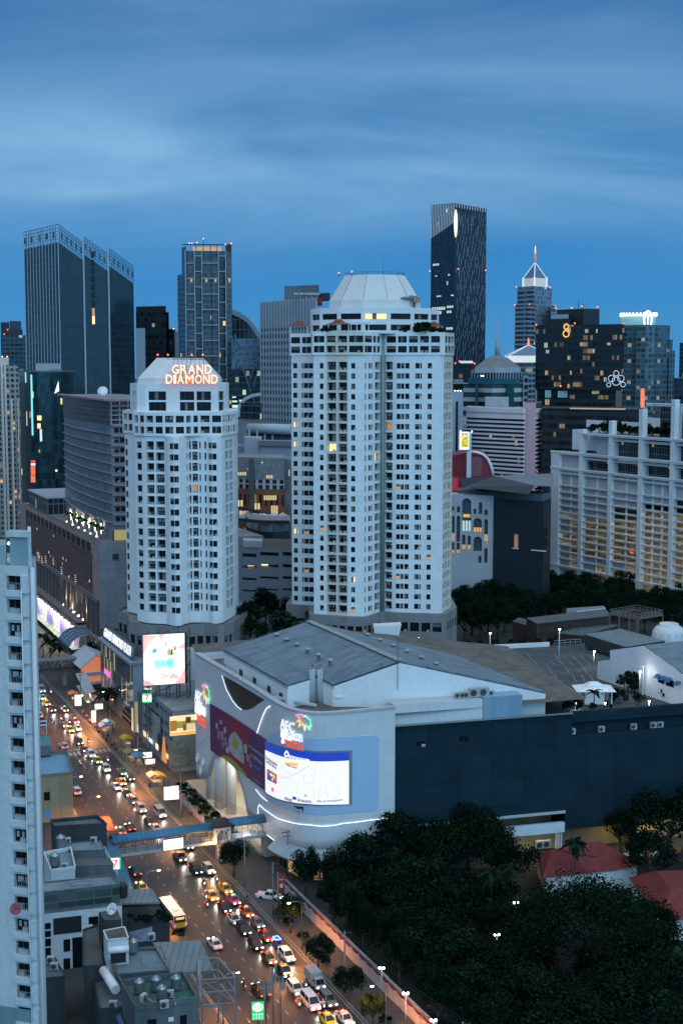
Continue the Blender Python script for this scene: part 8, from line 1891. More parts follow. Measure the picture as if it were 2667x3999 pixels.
# ---- trees
Q6=Crop(1400,3000,1.2376)
LF=[mat("leaf_dark",(.0042,.0115,.0085),.85,.4,.6,spec=.0),mat("leaf_mid",(.0075,.019,.011),.85,.4,.6,spec=.0),mat("leaf_light",(.014,.033,.0155),.85,.4,.6,spec=.0)]
BARK=mat("bark",(.075,.065,.05),.9,.3,1.0)
def leafq(bm,c,s,r,mi,nrm=None):
	a=Vector((r.gauss(0,1),r.gauss(0,1),r.gauss(0,.7)))+(nrm*1.2 if nrm else Vector((0,0,.6)))
	if a.length<1e-3:a=Vector((0,0,1))
	a.normalize();u=a.cross(Vector((r.random(),r.random(),.3))).normalized();v=a.cross(u);k=r.uniform(.55,1.25)*s
	f=bm.faces.new([bm.verts.new(c+u*k*x+v*k*y)for x,y in((-.5,-.15),(.1,-.38),(.6,.05),(.05,.42))]);f.material_index=mi
def crown_mesh(seed,rx,rz,n,leaf=.5,blobs=22,flatten=.55):
	r=random.Random(seed);bm=bmnew();B=[]
	for k in range(blobs):
		th,ph=r.uniform(0,6.283),math.asin(r.uniform(-.45,1));q=r.uniform(.45,1.0)**.6
		B.append((Vector((math.cos(th)*math.cos(ph)*rx*q*.78,math.sin(th)*math.cos(ph)*rx*q*.78,rz*(flatten*.9+math.sin(ph)*q*.72))),r.uniform(.22,.42)*rx,r.choice((0,0,1,1,1,2))))
	for i in range(n):
		c,q,mi=B[i%blobs];d=Vector((r.gauss(0,1),r.gauss(0,1),r.gauss(0,1)+.35)).normalized();p=c+Vector((d.x*q,d.y*q,d.z*q*.72))*r.uniform(.55,1.06)
		leafq(bm,p,leaf,r,mi if r.random()<.75 else r.choice((0,1,2)),d)
	me=bpy.data.meshes.new("crown");bm.to_mesh(me);bm.free()
	for m_ in LF:me.materials.append(m_)
	t=bmnew();tr=rx*.055;tube(t,[(0,0,-rz*1.0),(.1,0,-rz*.3),(0,.1,rz*.35)],[tr*1.5,tr,tr*.55],7)
	for k in range(5):c=B[k][0];tube(t,[(0,0,-rz*.25),c*.5,c],[tr*.6,tr*.4,tr*.12],5)
	me2=bpy.data.meshes.new("trunk");t.to_mesh(me2);t.free();me2.materials.append(BARK);return me,me2
TV=[crown_mesh(100+k,6,4.6,3800,.46,22+k)for k in range(5)]+[crown_mesh(140,15,10,17000,.5,70,.6)]
def tree(c,R,h,label,group,v=None,rng=None,name="tree",cat="tree"):
	"""c = ground point; h = height of the tree top"""
	r=rng or rnd;v=r.randrange(5)if v is None else v;base=(6.0 if v<5 else 15.0);bz=4.6 if v<5 else 10;k=R/base;top=bz*1.25;kz=h*.62/top
	t=thing(name,label,cat,c,r.uniform(0,6.28),group);inst("crown",TV[v][0],(0,0,h-top*kz),0,t,(k,k,kz));inst("trunk",TV[v][1],(0,0,h-top*kz),0,t,(k,k,(h-top*kz)/bz));return t
rt=random.Random(21)
PG="park trees below the dark wall"
for x,y,R,h in((700,1990,6.5,12),(775,2005,6,11),(850,1975,7.5,13),(925,1935,8,15.5),(1000,1950,7,15),(1075,1915,7,16),(1135,1950,6,15),(1180,1975,5.5,13),(725,2060,7,11),(800,2085,8,12),(880,2050,8,12.5),(960,2040,9,13),(1040,2070,8,12),(1110,2060,7,12),(905,2150,9,12),(1000,2165,9,12),(1090,2195,6,9),(845,2205,8,11),(960,2260,9,11),(1060,2285,8,10),(1175,2250,8,10),(1250,2290,9,11),(1425,2270,9,11),(1530,2235,8,12),(1535,1870,9,19),(1490,1960,6,13),(1425,1905,4,11),(1120,2335,8,10),(1300,2345,9,10),(1500,2340,9,10),(990,2340,8,10),(890,2310,7,9),(760,2135,6,10),(1205,2160,6,9),(1150,2120,5,10)):
	h*=.88;g=gz(x*1.7009,y*1.7009,h*.6);s_,n_=to_sn(g);R=min(R,max(3.2,(n_-95.8)*1.0));g=Vector(sn(s_,max(n_,98.6)));tree(Vector((g.x,g.y,0)),R,h,"dark broadleaf tree crowded among others in the park below the dark mall wall",PG,rng=rt)
g=gz(1335*1.7009,2150*1.7009,9);tree(Vector((g.x,g.y,0)),14.5,17,"biggest wide domed tree in the park, left of the nearer red roofed house",None,5)
for i in range(110):
	x,y=1048+(i*61.803)%532,1285+(i*37.77)%150
	if y<1300+(x-1040)*.12 or(y>1385+(i%3)*8 and x>1180):continue
	g=gz(x*1.7009,y*1.7009,9);tree(Vector((g.x,g.y,0)),rt.uniform(5.5,8.5),rt.uniform(12,16),"dark tree in the belt of trees between the tallest tower and the white car park","trees in front of the white car park",rng=rt)
for k,(x,y,R,h)in enumerate(((1060,1318,8,19),(1095,1312,8.5,20),(1130,1335,8,18),(1172,1345,8,17),(1215,1355,8,17),(1075,1360,8,17),(1262,1365,8,16),(1120,1375,8,16),(1310,1380,7,14),(1360,1392,7,14),(1420,1400,7,13),(1480,1410,7,13),(1540,1420,7,13))):
	g=gz(x*1.7009,y*1.7009,8);tree(Vector((g.x,g.y,0)),R,h,"dark tree in the belt of trees between the tallest tower and the white car park","trees in front of the white car park",rng=rt)
for k in range(26):
	x,y=735+(k*61.8*7.3)%800,2040+(k*97.3)%300
	if 1120<x<1200 and y<2140 or x>1300 and y<2120:continue
	g=gz(x*1.7009,y*1.7009,5);s_,n_=to_sn(g)
	if n_>101:tree(Vector((g.x,g.y,0)),6,8.5,"dark broadleaf tree crowded among others in the park below the dark mall wall",PG,rng=rt)
for x,y,R,h in((505,1440,4,10),(540,1425,5,11),(575,1415,5,12),(610,1395,5,13),(640,1400,4.5,12),(650,1440,5,9),(720,1420,4,10),(765,1425,4,9),(590,1445,5,8)):
	g=gz(x*1.7009,y*1.7009,24+h*.4);tree(Vector((g.x,g.y,22)),R,h,"dark bushy tree on the podium garden between the two white towers","podium garden trees",rng=rt)
b=bmnew();prism(b,[(-36,370),(6,362),(8,396),(-34,404)],0,22);tag(obj("garden_podium",b,MATS["podium_granite"]),"low grey garden podium between the two white towers","podium")
for k,(x,y)in enumerate(((545,440),(930,810),(1120,1060),(1325,1260),(1490,1440))):
	g=gz(*Q5(x,y),4);tree(Vector((g.x,g.y,.14)),3.4-.2*k,7.2-.3*k,("bushy street tree beside the footbridge portal","small street tree under the right kerb's orange lamp","small street tree in front of the red and white cloth on the wall","small street tree near the silver box truck","street tree at the bottom end of the white boundary wall")[k],None,rng=rt)
def frond_mesh(seed,n=16,l=2.8,droop=1.0):
	r=random.Random(seed);bm=bmnew()
	for k in range(n):
		a=6.283*k/n+r.uniform(-.15,.15);e=r.uniform(-.1,1.0);d=Vector((math.cos(a),math.sin(a),0));pv=None
		for j in range(7):
			t=j/6;p=d*l*t*math.cos(e*(1-.5*t))+Vector((0,0,l*(math.sin(e)*t-.75*droop*t*t)));w_=.34*l*.5*math.sin(math.pi*min(1,.12+t*.9));s=Vector((-d.y,d.x,0));q=(p+s*w_-Vector((0,0,w_*.5)),p,p-s*w_-Vector((0,0,w_*.5)))
			if pv and(j+k)%9:
				for i in range(2):f=bm.faces.new([bm.verts.new(v)for v in(pv[i],q[i],q[i+1],pv[i+1])]);f.material_index=k%3
			pv=q
	me=bpy.data.meshes.new("fronds");bm.to_mesh(me);bm.free()
	for m_ in LF:me.materials.append(m_)
	return me
FR=[frond_mesh(k)for k in range(3)]
tb=bmnew();tube(tb,[(0,0,0),(.1,0,.5),(0,0,1)],[.19,.14,.12],7);PTR=mesh_of("trunk",tb,BARK)
def palm(c,h,k,label,group=None):
	t=thing("palm_tree",label,"palm tree",c,rnd.uniform(0,6),group);inst("trunk",PTR,(0,0,0),0,t,(1,1,h));inst("fronds",FR[rnd.randrange(3)],(0,0,h),0,t,(k,k,k))
for x,y,h,k,l in((1320,1935,11,1.3,"palm standing in front of the further red roof"),(1128,2000,12,1.2,"tall palm with a pale trunk in the park, left of the pair"),(1175,1990,12,1.1,"tall palm with a pale trunk in the park, right of the pair"),(1135,2090,7,1.2,"short palm beside the pale paved court in the park"),(1540,2190,8,1.6,"broad palm at the right edge below the nearer red roof"),(650,1395,0,1,"")):
	if h:g=gz(x*1.7009,y*1.7009,h);palm(Vector((g.x,g.y,0)),h,k,l)
for x,y,l in((640,1395,"left"),(675,1410,"big middle"),(725,1430,"right")):g=gz(x*1.7009,y*1.7009,34);palm(Vector((g.x,g.y,22)),10,1.7,l+" palm of the podium garden in front of the tallest white tower")
for x,y,h,l in((330,160,11,"tallest roadside palm beyond the far footbridge"),(455,240,10,"second roadside palm just behind the far footbridge"),(395,200,9,"roadside palm between the other two beyond the far footbridge")):
	g=gz(*Q1(x,y),h);palm(Vector((g.x,g.y,0)),h,1.7,l)
g=gz(*K3(150,900),7);palm(Vector((g.x,g.y,0)),7,2.1,"dark bushy palm on the pavement under the glass plaza front")
for k,(x,y)in enumerate(((670,1345),(715,1360),(780,1395),(825,1410),(895,1445),(945,1470),(990,1490))):
	s_,z_=HOTU(x,y,112.8);palm(sn(s_,112.9,HOTZ),4.2,.75,"small uplit palm in the row on the terrace of the mauve hotel","uplit terrace palms")
SHV=[crown_mesh(200+k,1.5,1.0,420,.34,9)for k in range(3)]
def shrub(c,k,label,group,kz=None):t=thing("shrub",label,"shrub",c,rnd.uniform(0,6),group);inst("foliage",SHV[rnd.randrange(3)][0],(0,0,.35*(kz or k)),0,t,(k,k,kz or k));inst("stem",SHV[0][1],(0,0,.6*k),0,t,(k,k,k*.6))
for i in range(15):
	u=PKPU[1][0]+2+i*3.4
	p=PKP(u,PKZ3+.4,4+(i%3)*2)+PKT.location;shrub(p,2.1+.6*(i%3),"bushy shrub on the top terrace of the white car park","shrubs on the car park terraces",2.4+1.4*(i%4==2))
for i in range(14):p=PKP(1+i*2.1,PKZ+.5,1.2)+PKT.location;shrub(p,.8,"low shrub along the lower terrace edge of the white car park","low terrace edge shrubs")
for i,(x,y,Y)in enumerate(((1215,545,416),(1255,540,414),(1365,500,418),(1060,505,418),(1150,505,419),(1180,490,420),(1230,470,421),(1265,480,422),(1290,500,423),(380,510,414),(405,520,413))):
	p=at(*TZ2(x,y),Y);shrub(Vector((p.x,Y,116.7)),1.6 if 1100<x else 1.0,"leafy shrub on the top terraces of the tallest white tower","shrubs on the tallest tower's terraces",1.9 if 1170<x<1280 else 1.0)
for g,k in SHQ:shrub(g,k,"dark potted shrub on the planted terrace beside the road","shrubs on the roadside terrace")
# ---- car deck on the mall roof and the sheds behind it
RZ=30.0
DK=mat("roof_deck_asphalt",(.060,.075,.088),.85,.45,.12,fine=.3)
A_=gz(*RM(285,333),RZ);B_=gz(*RM(1050,285),RZ)
b=bmnew();quad(b,[(p[0]-MOFF.x,p[1]-MOFF.y,RZ)for p in(tuple(A_),tuple(B_),(150,400,0),(136,320,0),(49,296,0),(20,345,0))]);obj("parking_roof",b,DK,mall)
def onm(x,y,z=RZ):return gz(*RM(x,y),z)-MOFF
b=bmnew();wallquad(b,A_-MOFF,B_-MOFF,0,RZ);wallquad(b,B_-MOFF,(150,100),0,RZ);obj("rear_wall",b,GREYC,mall)
b=bmnew();r=random.Random(4)
for k in range(16):
	for y0,y1 in((345,372),(378,400),(410,445),(450,490)):
		x=430+k*46+(y0-345)*.9
		if x<1090 and r.random()<.8 and y0<480:p,q=onm(x,y0,RZ+.012),onm(x+24,y1,RZ+.012);bar(b,p,q,.22,.01)
obj("faded_bay_lines",b,mat("faded_paint",(.22,.22,.21),.8,.5,.6),mall)
b=bmnew();r=random.Random(5)
for k in range(16):
	c=onm(r.uniform(450,1080),r.uniform(330,560),RZ+.006+k*.0003);quad(b,[(c.x+r.uniform(1.5,4)*math.cos(a*.9)*1.5,c.y+r.uniform(1.5,3.4)*math.sin(a*.9),c.z)for a in range(7)])
obj("damp_patches",b,mat("damp_patch",(.045,.045,.045),.35,.3,.4),mall)
b=bmnew();bar(b,A_-MOFF+Vector((0,.5,.6)),onm(865,290,RZ+.6),.4,1.2);obj("planter_wall",b,WHITE,mall)
fence("deck_railing","white horizontal bar railing at the back of the roof car deck",[gz(*RM(890,300),RZ),gz(*RM(1030,290),RZ)],1.5,WMETAL,1.5)
for k,x in enumerate((365,435,505,583,660,728,803,875)):
	p=gz(*RM(x,315-(x-365)*.035),RZ);shrub(p+Vector((0,0,.6)),.9,"potted shrub in the row along the back of the roof car deck","potted shrubs on the car deck")
for x,y,k in((780,640,1.2),(985,575,1.0),(1095,640,.8),(1170,640,.8),(1230,600,1.5),(1275,545,2.2),(1310,545,1.8),(1390,530,1.8),(1395,500,1.6),(1470,585,1.2),(1330,610,1.2),(1010,640,1.1),(960,640,1.0),(1430,560,1.2)):
	p=gz(*RM(x,y),RZ);shrub(Vector((p.x,p.y,RZ)),k,"leafy shrub around the small white roof pavilion","shrubs around the roof pavilion",k*1.4)
p=gz(*RM(1098,632),RZ);palm(p,4.2,.85,"palm beside the small white roof pavilion");p=gz(*RM(1258,590),RZ);palm(p,5.6,.6,"thin palm behind the shrubs right of the roof pavilion")
p=gz(*RM(1105,610),RZ);t=pavilion("roof_pavilion","small white pavilion with a pyramid roof on the mall's planted roof",p+Vector((0,2,0)),9,7,3.4,WHITE);b=bmnew();box(b,(0,.5,1.6),(4.5,3.5,3.2));obj("room",b,WHITE,t)
for nm,x,y,h,l in(("floodlight_mast",918,212,9,"back right corner"),("floodlight_mast",555,232,7,"back middle, beside the trees"),("floodlight_mast",1100,328,4,"white gabled hall's left end"),("floodlight_mast",181,258,4,"podium of the tallest white tower"),("floodlight_mast",1340,433,6,"white gabled hall wall"),("floodlight_mast",1002,598,1.5,"left side of the roof pavilion"),("floodlight_mast",1158,600,1.5,"right side of the roof pavilion"),("floodlight_mast",1388,590,1.5,"shrubs below the blue awnings")):
	g=gz(*RM(x,y),RZ+h);t=thing(nm,"roof lamp by the "+l,"lamp",(g.x,g.y,RZ));b=bmnew();tube(b,[(0,0,0),(0,0,h)],.09,6);obj("pole",b,WMETAL,t);b=bmnew();lathe(b,[(.05,-.2),(.3,0),(.05,.25)],(0,-.2,h));obj("lamp",b,LAMPW,t)
	if h<7:l_=bpy.data.lights.new("roof_lamp",'POINT');l_.energy=260;l_.color=(.95,.97,1);l_.shadow_soft_size=.3;lo=bpy.data.objects.new("roof_lamp",l_);COL.objects.link(lo);lo.parent=t;lo.location=(0,-.9,h-.3)
def hall2():
	p,q=gz(*RM(1180,492),RZ),gz(*RM(1560,622),RZ);t=thing("gabled_hall","white gabled hall with small blue awnings on the right of the roof car deck","hall",(p.x,p.y,RZ));o=Vector((p.x,p.y,0));d=Vector((q.x-p.x,q.y-p.y)).normalized();inn=Vector((-d.y,d.x,0))
	G=[onplane(*RM(x,y),p,q)-o for x,y in((1118,380),(1183,372),(1183,322),(1362,298),(1580,458))];b=bmnew();B=lambda v:Vector((v.x,v.y,RZ));lo=lambda v:Vector((v.x,v.y,v.z-RZ))
	pts=[B(G[4]),*G[:0],G[4],G[3],G[2],G[1],G[0],B(G[0])];quad(b,[lo(v)for v in pts[::-1]],0,[(0,0)]*len(pts));quad(b,[lo(v)for v in(G[0],G[0]+inn*30,B(G[0]+inn*30),B(G[0]))]);obj("wall",b,WHITE,t)
	b=bmnew();up=Vector((0,0,.15));quad(b,[lo(G[3]+up),lo(G[4]+up),lo(G[4]+inn*60+up),lo(G[3]+inn*60+up)],0,[(0,0),(16,0),(16,60),(0,60)]);quad(b,[lo(G[2]+up),lo(G[3]+up),lo(G[3]+inn*60+up),lo(G[2]+inn*60+up)],0,[(0,0),(10,0),(10,60),(0,60)]);obj("roof",b,ROOFC,t)
	for x,y in((1440,448),(1470,458),(1500,468),(1545,486)):
		a=onplane(*RM(x,y),p,q)-o;b=bmnew();e=Vector((d.x,d.y,0));aw=-inn*1.1;c=lo(a);quad(b,[c-e*.75,c+e*.75,c+e*.75+aw-Vector((0,0,.8)),c-e*.75+aw-Vector((0,0,.8))]);ob=obj("blue_awning",b,mat("bright_blue_awning",(.03,.12,.30),.6),t);m_=ob.modifiers.new("t",'SOLIDIFY');m_.thickness=.1
	for x0,y0,x1,y1 in((1435,455,1470,490),(1475,468,1520,505)):a,c=onplane(*RM(x0,y1),p,q)-o,onplane(*RM(x1,y0+12),p,q)-o;b=bmnew();f=-inn*.06;_wq(b,(a+f)[:2],(c+f)[:2],a.z-RZ,a.z-RZ+1.6,a.z-RZ+1.6,0);obj("dark_window",b,GLASS,t)
	b=bmnew();a=onplane(*RM(1362,480),p,q)-o;lo_=lo(a);bar(b,(lo_.x-.5,lo_.y-1,0),(lo_.x-.5,lo_.y-1,7),.15,.15);bar(b,(lo_.x-1.2,lo_.y-1,7),(lo_.x+1.4,lo_.y-1,7),.12,.12);obj("pole",b,WMETAL,t)
hall2()
t=roofbox("roof_shed","low open shed with a flat grey roof behind the car deck","shed",RM,[(1052,238),(1265,305),(1470,272),(1240,208)],34,DARKW,CORR,30.5)
def bld_z(name,label,cat,pts,z,wall,roof,zb=0):return roofbox(name,label,cat,RM,pts,z,wall,roof,zb)
bld_z("old_building","long derelict brick building with a mossy sheet roof among the trees behind the car deck","building",[(745,152),(800,182),(1190,140),(1160,105)],22,lines_mat("old_brick",(.055,.035,.03),(.03,.022,.02),3,3,.5,.5,.9,.3),CORRD)
bld_z("old_building","dark roofless brick block at the left end of the derelict building","building",[(672,170),(742,190),(775,165),(705,150)],19,MATS["old_brick"],DARKC)
bld_z("old_building","low dark sheet roofed annexe in front of the derelict building","building",[(900,232),(1040,245),(1230,190),(1100,175)],19,MATS["old_brick"],CORRD)
bld_z("white_roof_hut","small pale flat roof among the trees beyond the derelict building","hut",[(955,102),(1010,115),(1160,100),(1150,88)],17,PALE,PALER)
def gantry():
	c=gz(*RM(1320,205),30);t=thing("steel_platform","rusty steel platform on tall legs with railings behind the car deck","platform",(c.x,c.y,20));o=t.location;z=17.5;P=[gz(*RM(x,y),20+z)-o for x,y in((1180,132),(1330,158),(1460,135),(1320,108))];b=bmnew()
	for i in range(4):bar(b,P[i],P[(i+1)%4],.3,.5);bar(b,P[i]-Vector((0,0,z)),P[i],.3,.3);bar(b,P[i]-Vector((0,0,6)),P[(i+1)%4]-Vector((0,0,11)),.14,.14)
	for k in range(7):a=P[0].lerp(P[3],k/6);e=P[1].lerp(P[2],k/6);bar(b,a,e,.16,.2)
	for k in(.35,.7):a=P[0].lerp(P[1],k);bar(b,a-Vector((0,0,z)),a,.35,.35)
	obj("steelwork",b,mat("rusty_steel",(.16,.11,.09),.8,.4,.8),t);b=bmnew();rail(b,P+[P[0]],1.3,1.4,.08);obj("railing",b,STEEL,t)
gantry()
p=gz(*RM(1490,262),33);t=thing("cooling_tower","white ribbed round cooling tower on the roof at the right edge","cooling tower",(p.x,p.y,30));b=bmnew();lathe(b,[(4.6,1.2),(4.7,3.0),(4.3,5.2),(3.4,6.4),(2.6,6.8),(2.6,7.3),(2.4,7.3),(2.3,6.6)],(0,0,0),28);obj("shell",b,mat("cooling_tower_white",(.60,.62,.62),.6,.12,.4),t);b=bmnew()
for k in range(14):bar(b,(4.62*math.cos(k*.449),4.62*math.sin(k*.449),1.3),(4.4*math.cos(k*.449),4.4*math.sin(k*.449),5.0),.12,.12)
for k in range(6):bar(b,(4*math.cos(k*1.047),4*math.sin(k*1.047),0),(4*math.cos(k*1.047),4*math.sin(k*1.047),1.4),.3,.3)
obj("ribs_and_legs",b,STEEL,t)
p=onplane(*RN(1410,110),(8,404),(20,402));t=thing("white_canopy","white flared canopy block at the foot of the tallest white tower","canopy",(p.x,403,20));b=bmnew();a=[onplane(*RN(x,y),(8,403),(20,403))for x,y in((1320,82),(1510,72),(1490,158),(1330,145))];F_=[(v.x-p.x,0,v.z-20)for v in a];quad(b,F_[::-1]);Bk=[(x,5,z)for x,_,z in F_];quad(b,Bk)
for i in range(4):quad(b,[F_[i],F_[(i+1)%4],Bk[(i+1)%4],Bk[i]])
obj("shell",b,WHITE,t);b=bmnew()
for x in(-4,0,4):bar(b,(x,2,0),(x,2,F_[2][2]),.4,.4)
obj("leg",b,WMETAL,t)
# ---- houses and walls at lower right
def house(name,label,faces,wall_pts,ze,hips,cap=None):
	c=gz(*Q6(*wall_pts[0]),ze);t=thing(name,label,"house",(c.x,c.y,0));b=bmnew()
	for f in faces:quad(b,[gz(*Q6(x,y),z)-Vector((c.x,c.y,0))for x,y,z in f],0,[to_sn(gz(*Q6(x,y),z))for x,y,z in f])
	obj("roof",b,lines_mat("red_tiles",(.15,.022,.024),(.075,.012,.012),.9,.55,.1,.08,.75,.3,cellvar=.18),t);b=bmnew()
	W_=[gz(*Q6(x,y),ze)-Vector((c.x,c.y,0))for x,y in wall_pts];m=sum(W_,Vector())/len(W_);W_=[m+(v-m)*.9 for v in W_]
	for i in range(len(W_)):p,q=W_[i],W_[(i+1)%len(W_)];wallquad(b,p,q,0,ze-.05)
	obj("wall",b,PALE,t);return t,W_
E_,Rr=4.6,8.0
t,W_=house("red_roofed_house","further red tiled hip roofed house in the park below the dark wall",[[(885,532,E_),(1235,495,E_),(1165,352,Rr),(935,392,Rr)],[(885,532,E_),(935,392,Rr),(842,402,E_)],[(1235,495,E_),(1372,466,E_),(1165,352,Rr)],[(842,402,E_),(935,392,Rr),(1165,352,Rr),(1372,466,E_)]],[(885,532),(1235,495),(1372,466),(842,402)],E_,None)
t,W_=house("red_roofed_house","nearer red tiled house with a lit porch at the right edge",[[(1300,528,E_),(1465,742,E_),(1506,586,Rr),(1440,496,Rr)],[(1465,742,E_),(1680,722,E_),(1680,595,Rr),(1506,586,Rr)],[(1440,496,Rr),(1506,586,Rr),(1680,595,Rr),(1660,490,E_)],[(1300,528,E_),(1440,496,Rr),(1660,490,E_)]],[(1465,742),(1680,722),(1660,500),(1300,528)],E_,None)
for x0,x1,m,nm in((1500,1548,GLASS,"window"),(1412,1440,emit("porch_orange",(1,.38,.10),1.1),"lit_porch")):
	b=bmnew();a,c=(W_[0].lerp(W_[1],.12),W_[0].lerp(W_[1],.36))if nm=="window" else(W_[0].lerp(W_[3],.22),W_[0].lerp(W_[3],.03));n_=Vector((c.y-a.y,a.x-c.x,0)).normalized()*.08;wallquad(b,a+n_,c+n_,1.2 if nm=="window" else .6,3.4);obj(nm,b,m,t)
p=gz(*Q6(1425,770),3);l_=bpy.data.lights.new("porch_lamp",'POINT');l_.energy=500;l_.color=(1,.55,.22);l_.shadow_soft_size=.2;lo=bpy.data.objects.new("porch_lamp",l_);COL.objects.link(lo);lo.parent=t;lo.location=W_[0].lerp(W_[3],.1)*1.0+Vector((-1.6,-.8,2.6))
t=roofbox("blue_roofed_hut","small hut with a bright blue sheet roof beside the dark wall at right","hut",Q6,[(1345,285),(1445,245),(1420,224),(1308,238)],5,TAN,mat("blue_sheet",(.04,.12,.50),.5,.1))
u0_=u_step-17
b=bmnew();t=thing("loading_bay","yellow lit loading bay with a white beam under the dark mall wall","loading bay",(0,0,0));PW_=lambda u,z,d:Vector(wp(u,z,d))+MOFF
quad(b,[PW_(u0_,.3,3.5),PW_(u_step,.3,3.5),PW_(u_step,5.2,3.5),PW_(u0_,5.2,3.5)]);obj("lit_back_wall",b,mat("bay_wall",(.55,.42,.2),.8),t);b=bmnew();bar(b,PW_(u0_,6.2,.5),PW_(u_step,6.2,.5),1.0,2.2);obj("white_beam",b,mat("bay_beam",(.6,.68,.75),.6),t);b=bmnew()
for k in range(3):bar(b,PW_(u_step-.5-k*.6,0,.6),PW_(u_step-.5-k*.6,7,.6),.3,.3)
obj("posts",b,WMETAL,t)
for u,z,d,e_,sx in((u0_+8,4.6,1.6,420,12),(u_step+22,4.6,-2.0,900,26)):l_=bpy.data.lights.new("bay_light",'AREA');l_.shape='RECTANGLE';l_.size=sx;l_.size_y=1;l_.energy=e_;l_.color=(1,.74,.32);lo=bpy.data.objects.new("bay_light",l_);COL.objects.link(lo);lo.parent=t;lo.location=PW_(u,z,d);lo.rotation_euler=(R_(-50 if d>0 else 55),0,.27)
b=bmnew();bar(b,PW_(u_step+1,5.5,-.3),PW_(u_step+24,5.5,-.3),.1,.12);
for k in range(2):v=wp(u_step-5+1.6*k,1.2,2);ac_unit(Vector(v)+MOFF,.27,"white outdoor unit inside the yellow lit loading bay","units in the loading bay",1.7)
b.free();b=bmnew();t=thing("striped_barrier","orange and white striped barrier at the foot of the dark wall","barrier",PW_(u_step+14,0,-7))
for k in range(12):b=bmnew();p,q=PW_(u_step+4+k*1.7,1.0,-7)-t.location,PW_(u_step+5.7+k*1.7,1.0,-7)-t.location;bar(b,p,q,.25,1.3);obj("stripe",b,mat("barrier_orange",(.55,.13,.03),.6)if k%2 else WHITE,t)
b=bmnew();t=thing("boundary_wall","white boundary wall hung with red and white cloth swags beside the pavement","wall",sn(205,95.2,0));o=t.location;S=lambda s,n,z=0:sn(s,n,z)-o
bar(b,S(150,95.3,1.5),S(255,95.3,1.5),.35,3.0);obj("wall",b,mat("boundary_paint",(.50,.47,.47),.8,.2,.4,streak=True),t);b=bmnew();bar(b,S(150,95.3,3.1),S(255,95.3,3.1),.55,.2);obj("coping",b,GREYC,t);bm1=bmnew();bm2=bmnew()
for k in range(33):
	s0=150+k*3.2;pv=None
	for j in range(7):
		s=s0+3.2*j/6;zt_=2.9;dr_=.35+.75*math.sin(math.pi*j/6);c=(S(s,95.05,zt_),S(s,95.0,zt_-dr_*.55),S(s,95.03,zt_-dr_))
		if pv:quad(bm1,[pv[0],c[0],c[1],pv[1]]);quad(bm2,[pv[1],c[1],c[2],pv[2]])
		pv=c
obj("red_cloth_swags",bm1,mat("red_cloth",(.22,.02,.03),.8,.2),t);obj("white_cloth_swags",bm2,mat("white_cloth",(.55,.53,.54),.8,.1),t)
for x,y,l in((760,650,"near the tall palms"),(668,805,"beside the pale court, double headed"),(228,1088,"behind the boundary wall"),(362,1218,"at the bottom edge, triple headed"),(188,733,"deep among the left park trees"),(112,965,"low among the left park trees")):
	g=gz(*Q6(x,y),4.5);t=thing("park_lamp","white globe park lamp "+l,"lamp",(g.x,g.y,0));b=bmnew();tube(b,[(0,0,0),(0,0,4.4)],.06,6);obj("pole",b,WMETAL,t)
	for dx_ in(-.35,.35):b=bmnew();lathe(b,[(.05,-.22),(.2,-.1),(.2,.1),(.05,.22)],(dx_,0,4.5));obj("globe",b,emit("park_globe",(.92,1,.88),16),t)
b=bmnew();quad(b,[gz(*Q6(x,y),.03)for x,y in((690,770),(840,750),(830,800),(760,830),(690,820))]);struct(obj("paved_court",b,PALER))
b=bmnew();quad(b,[(0,150,.01),(180,150,.01),(180,300,.01),(12,285,.01),(-2,250,.01)]);struct(obj("lawn",b,mat("lawn",(.007,.013,.009),.9,.4,.2,fine=.3)))
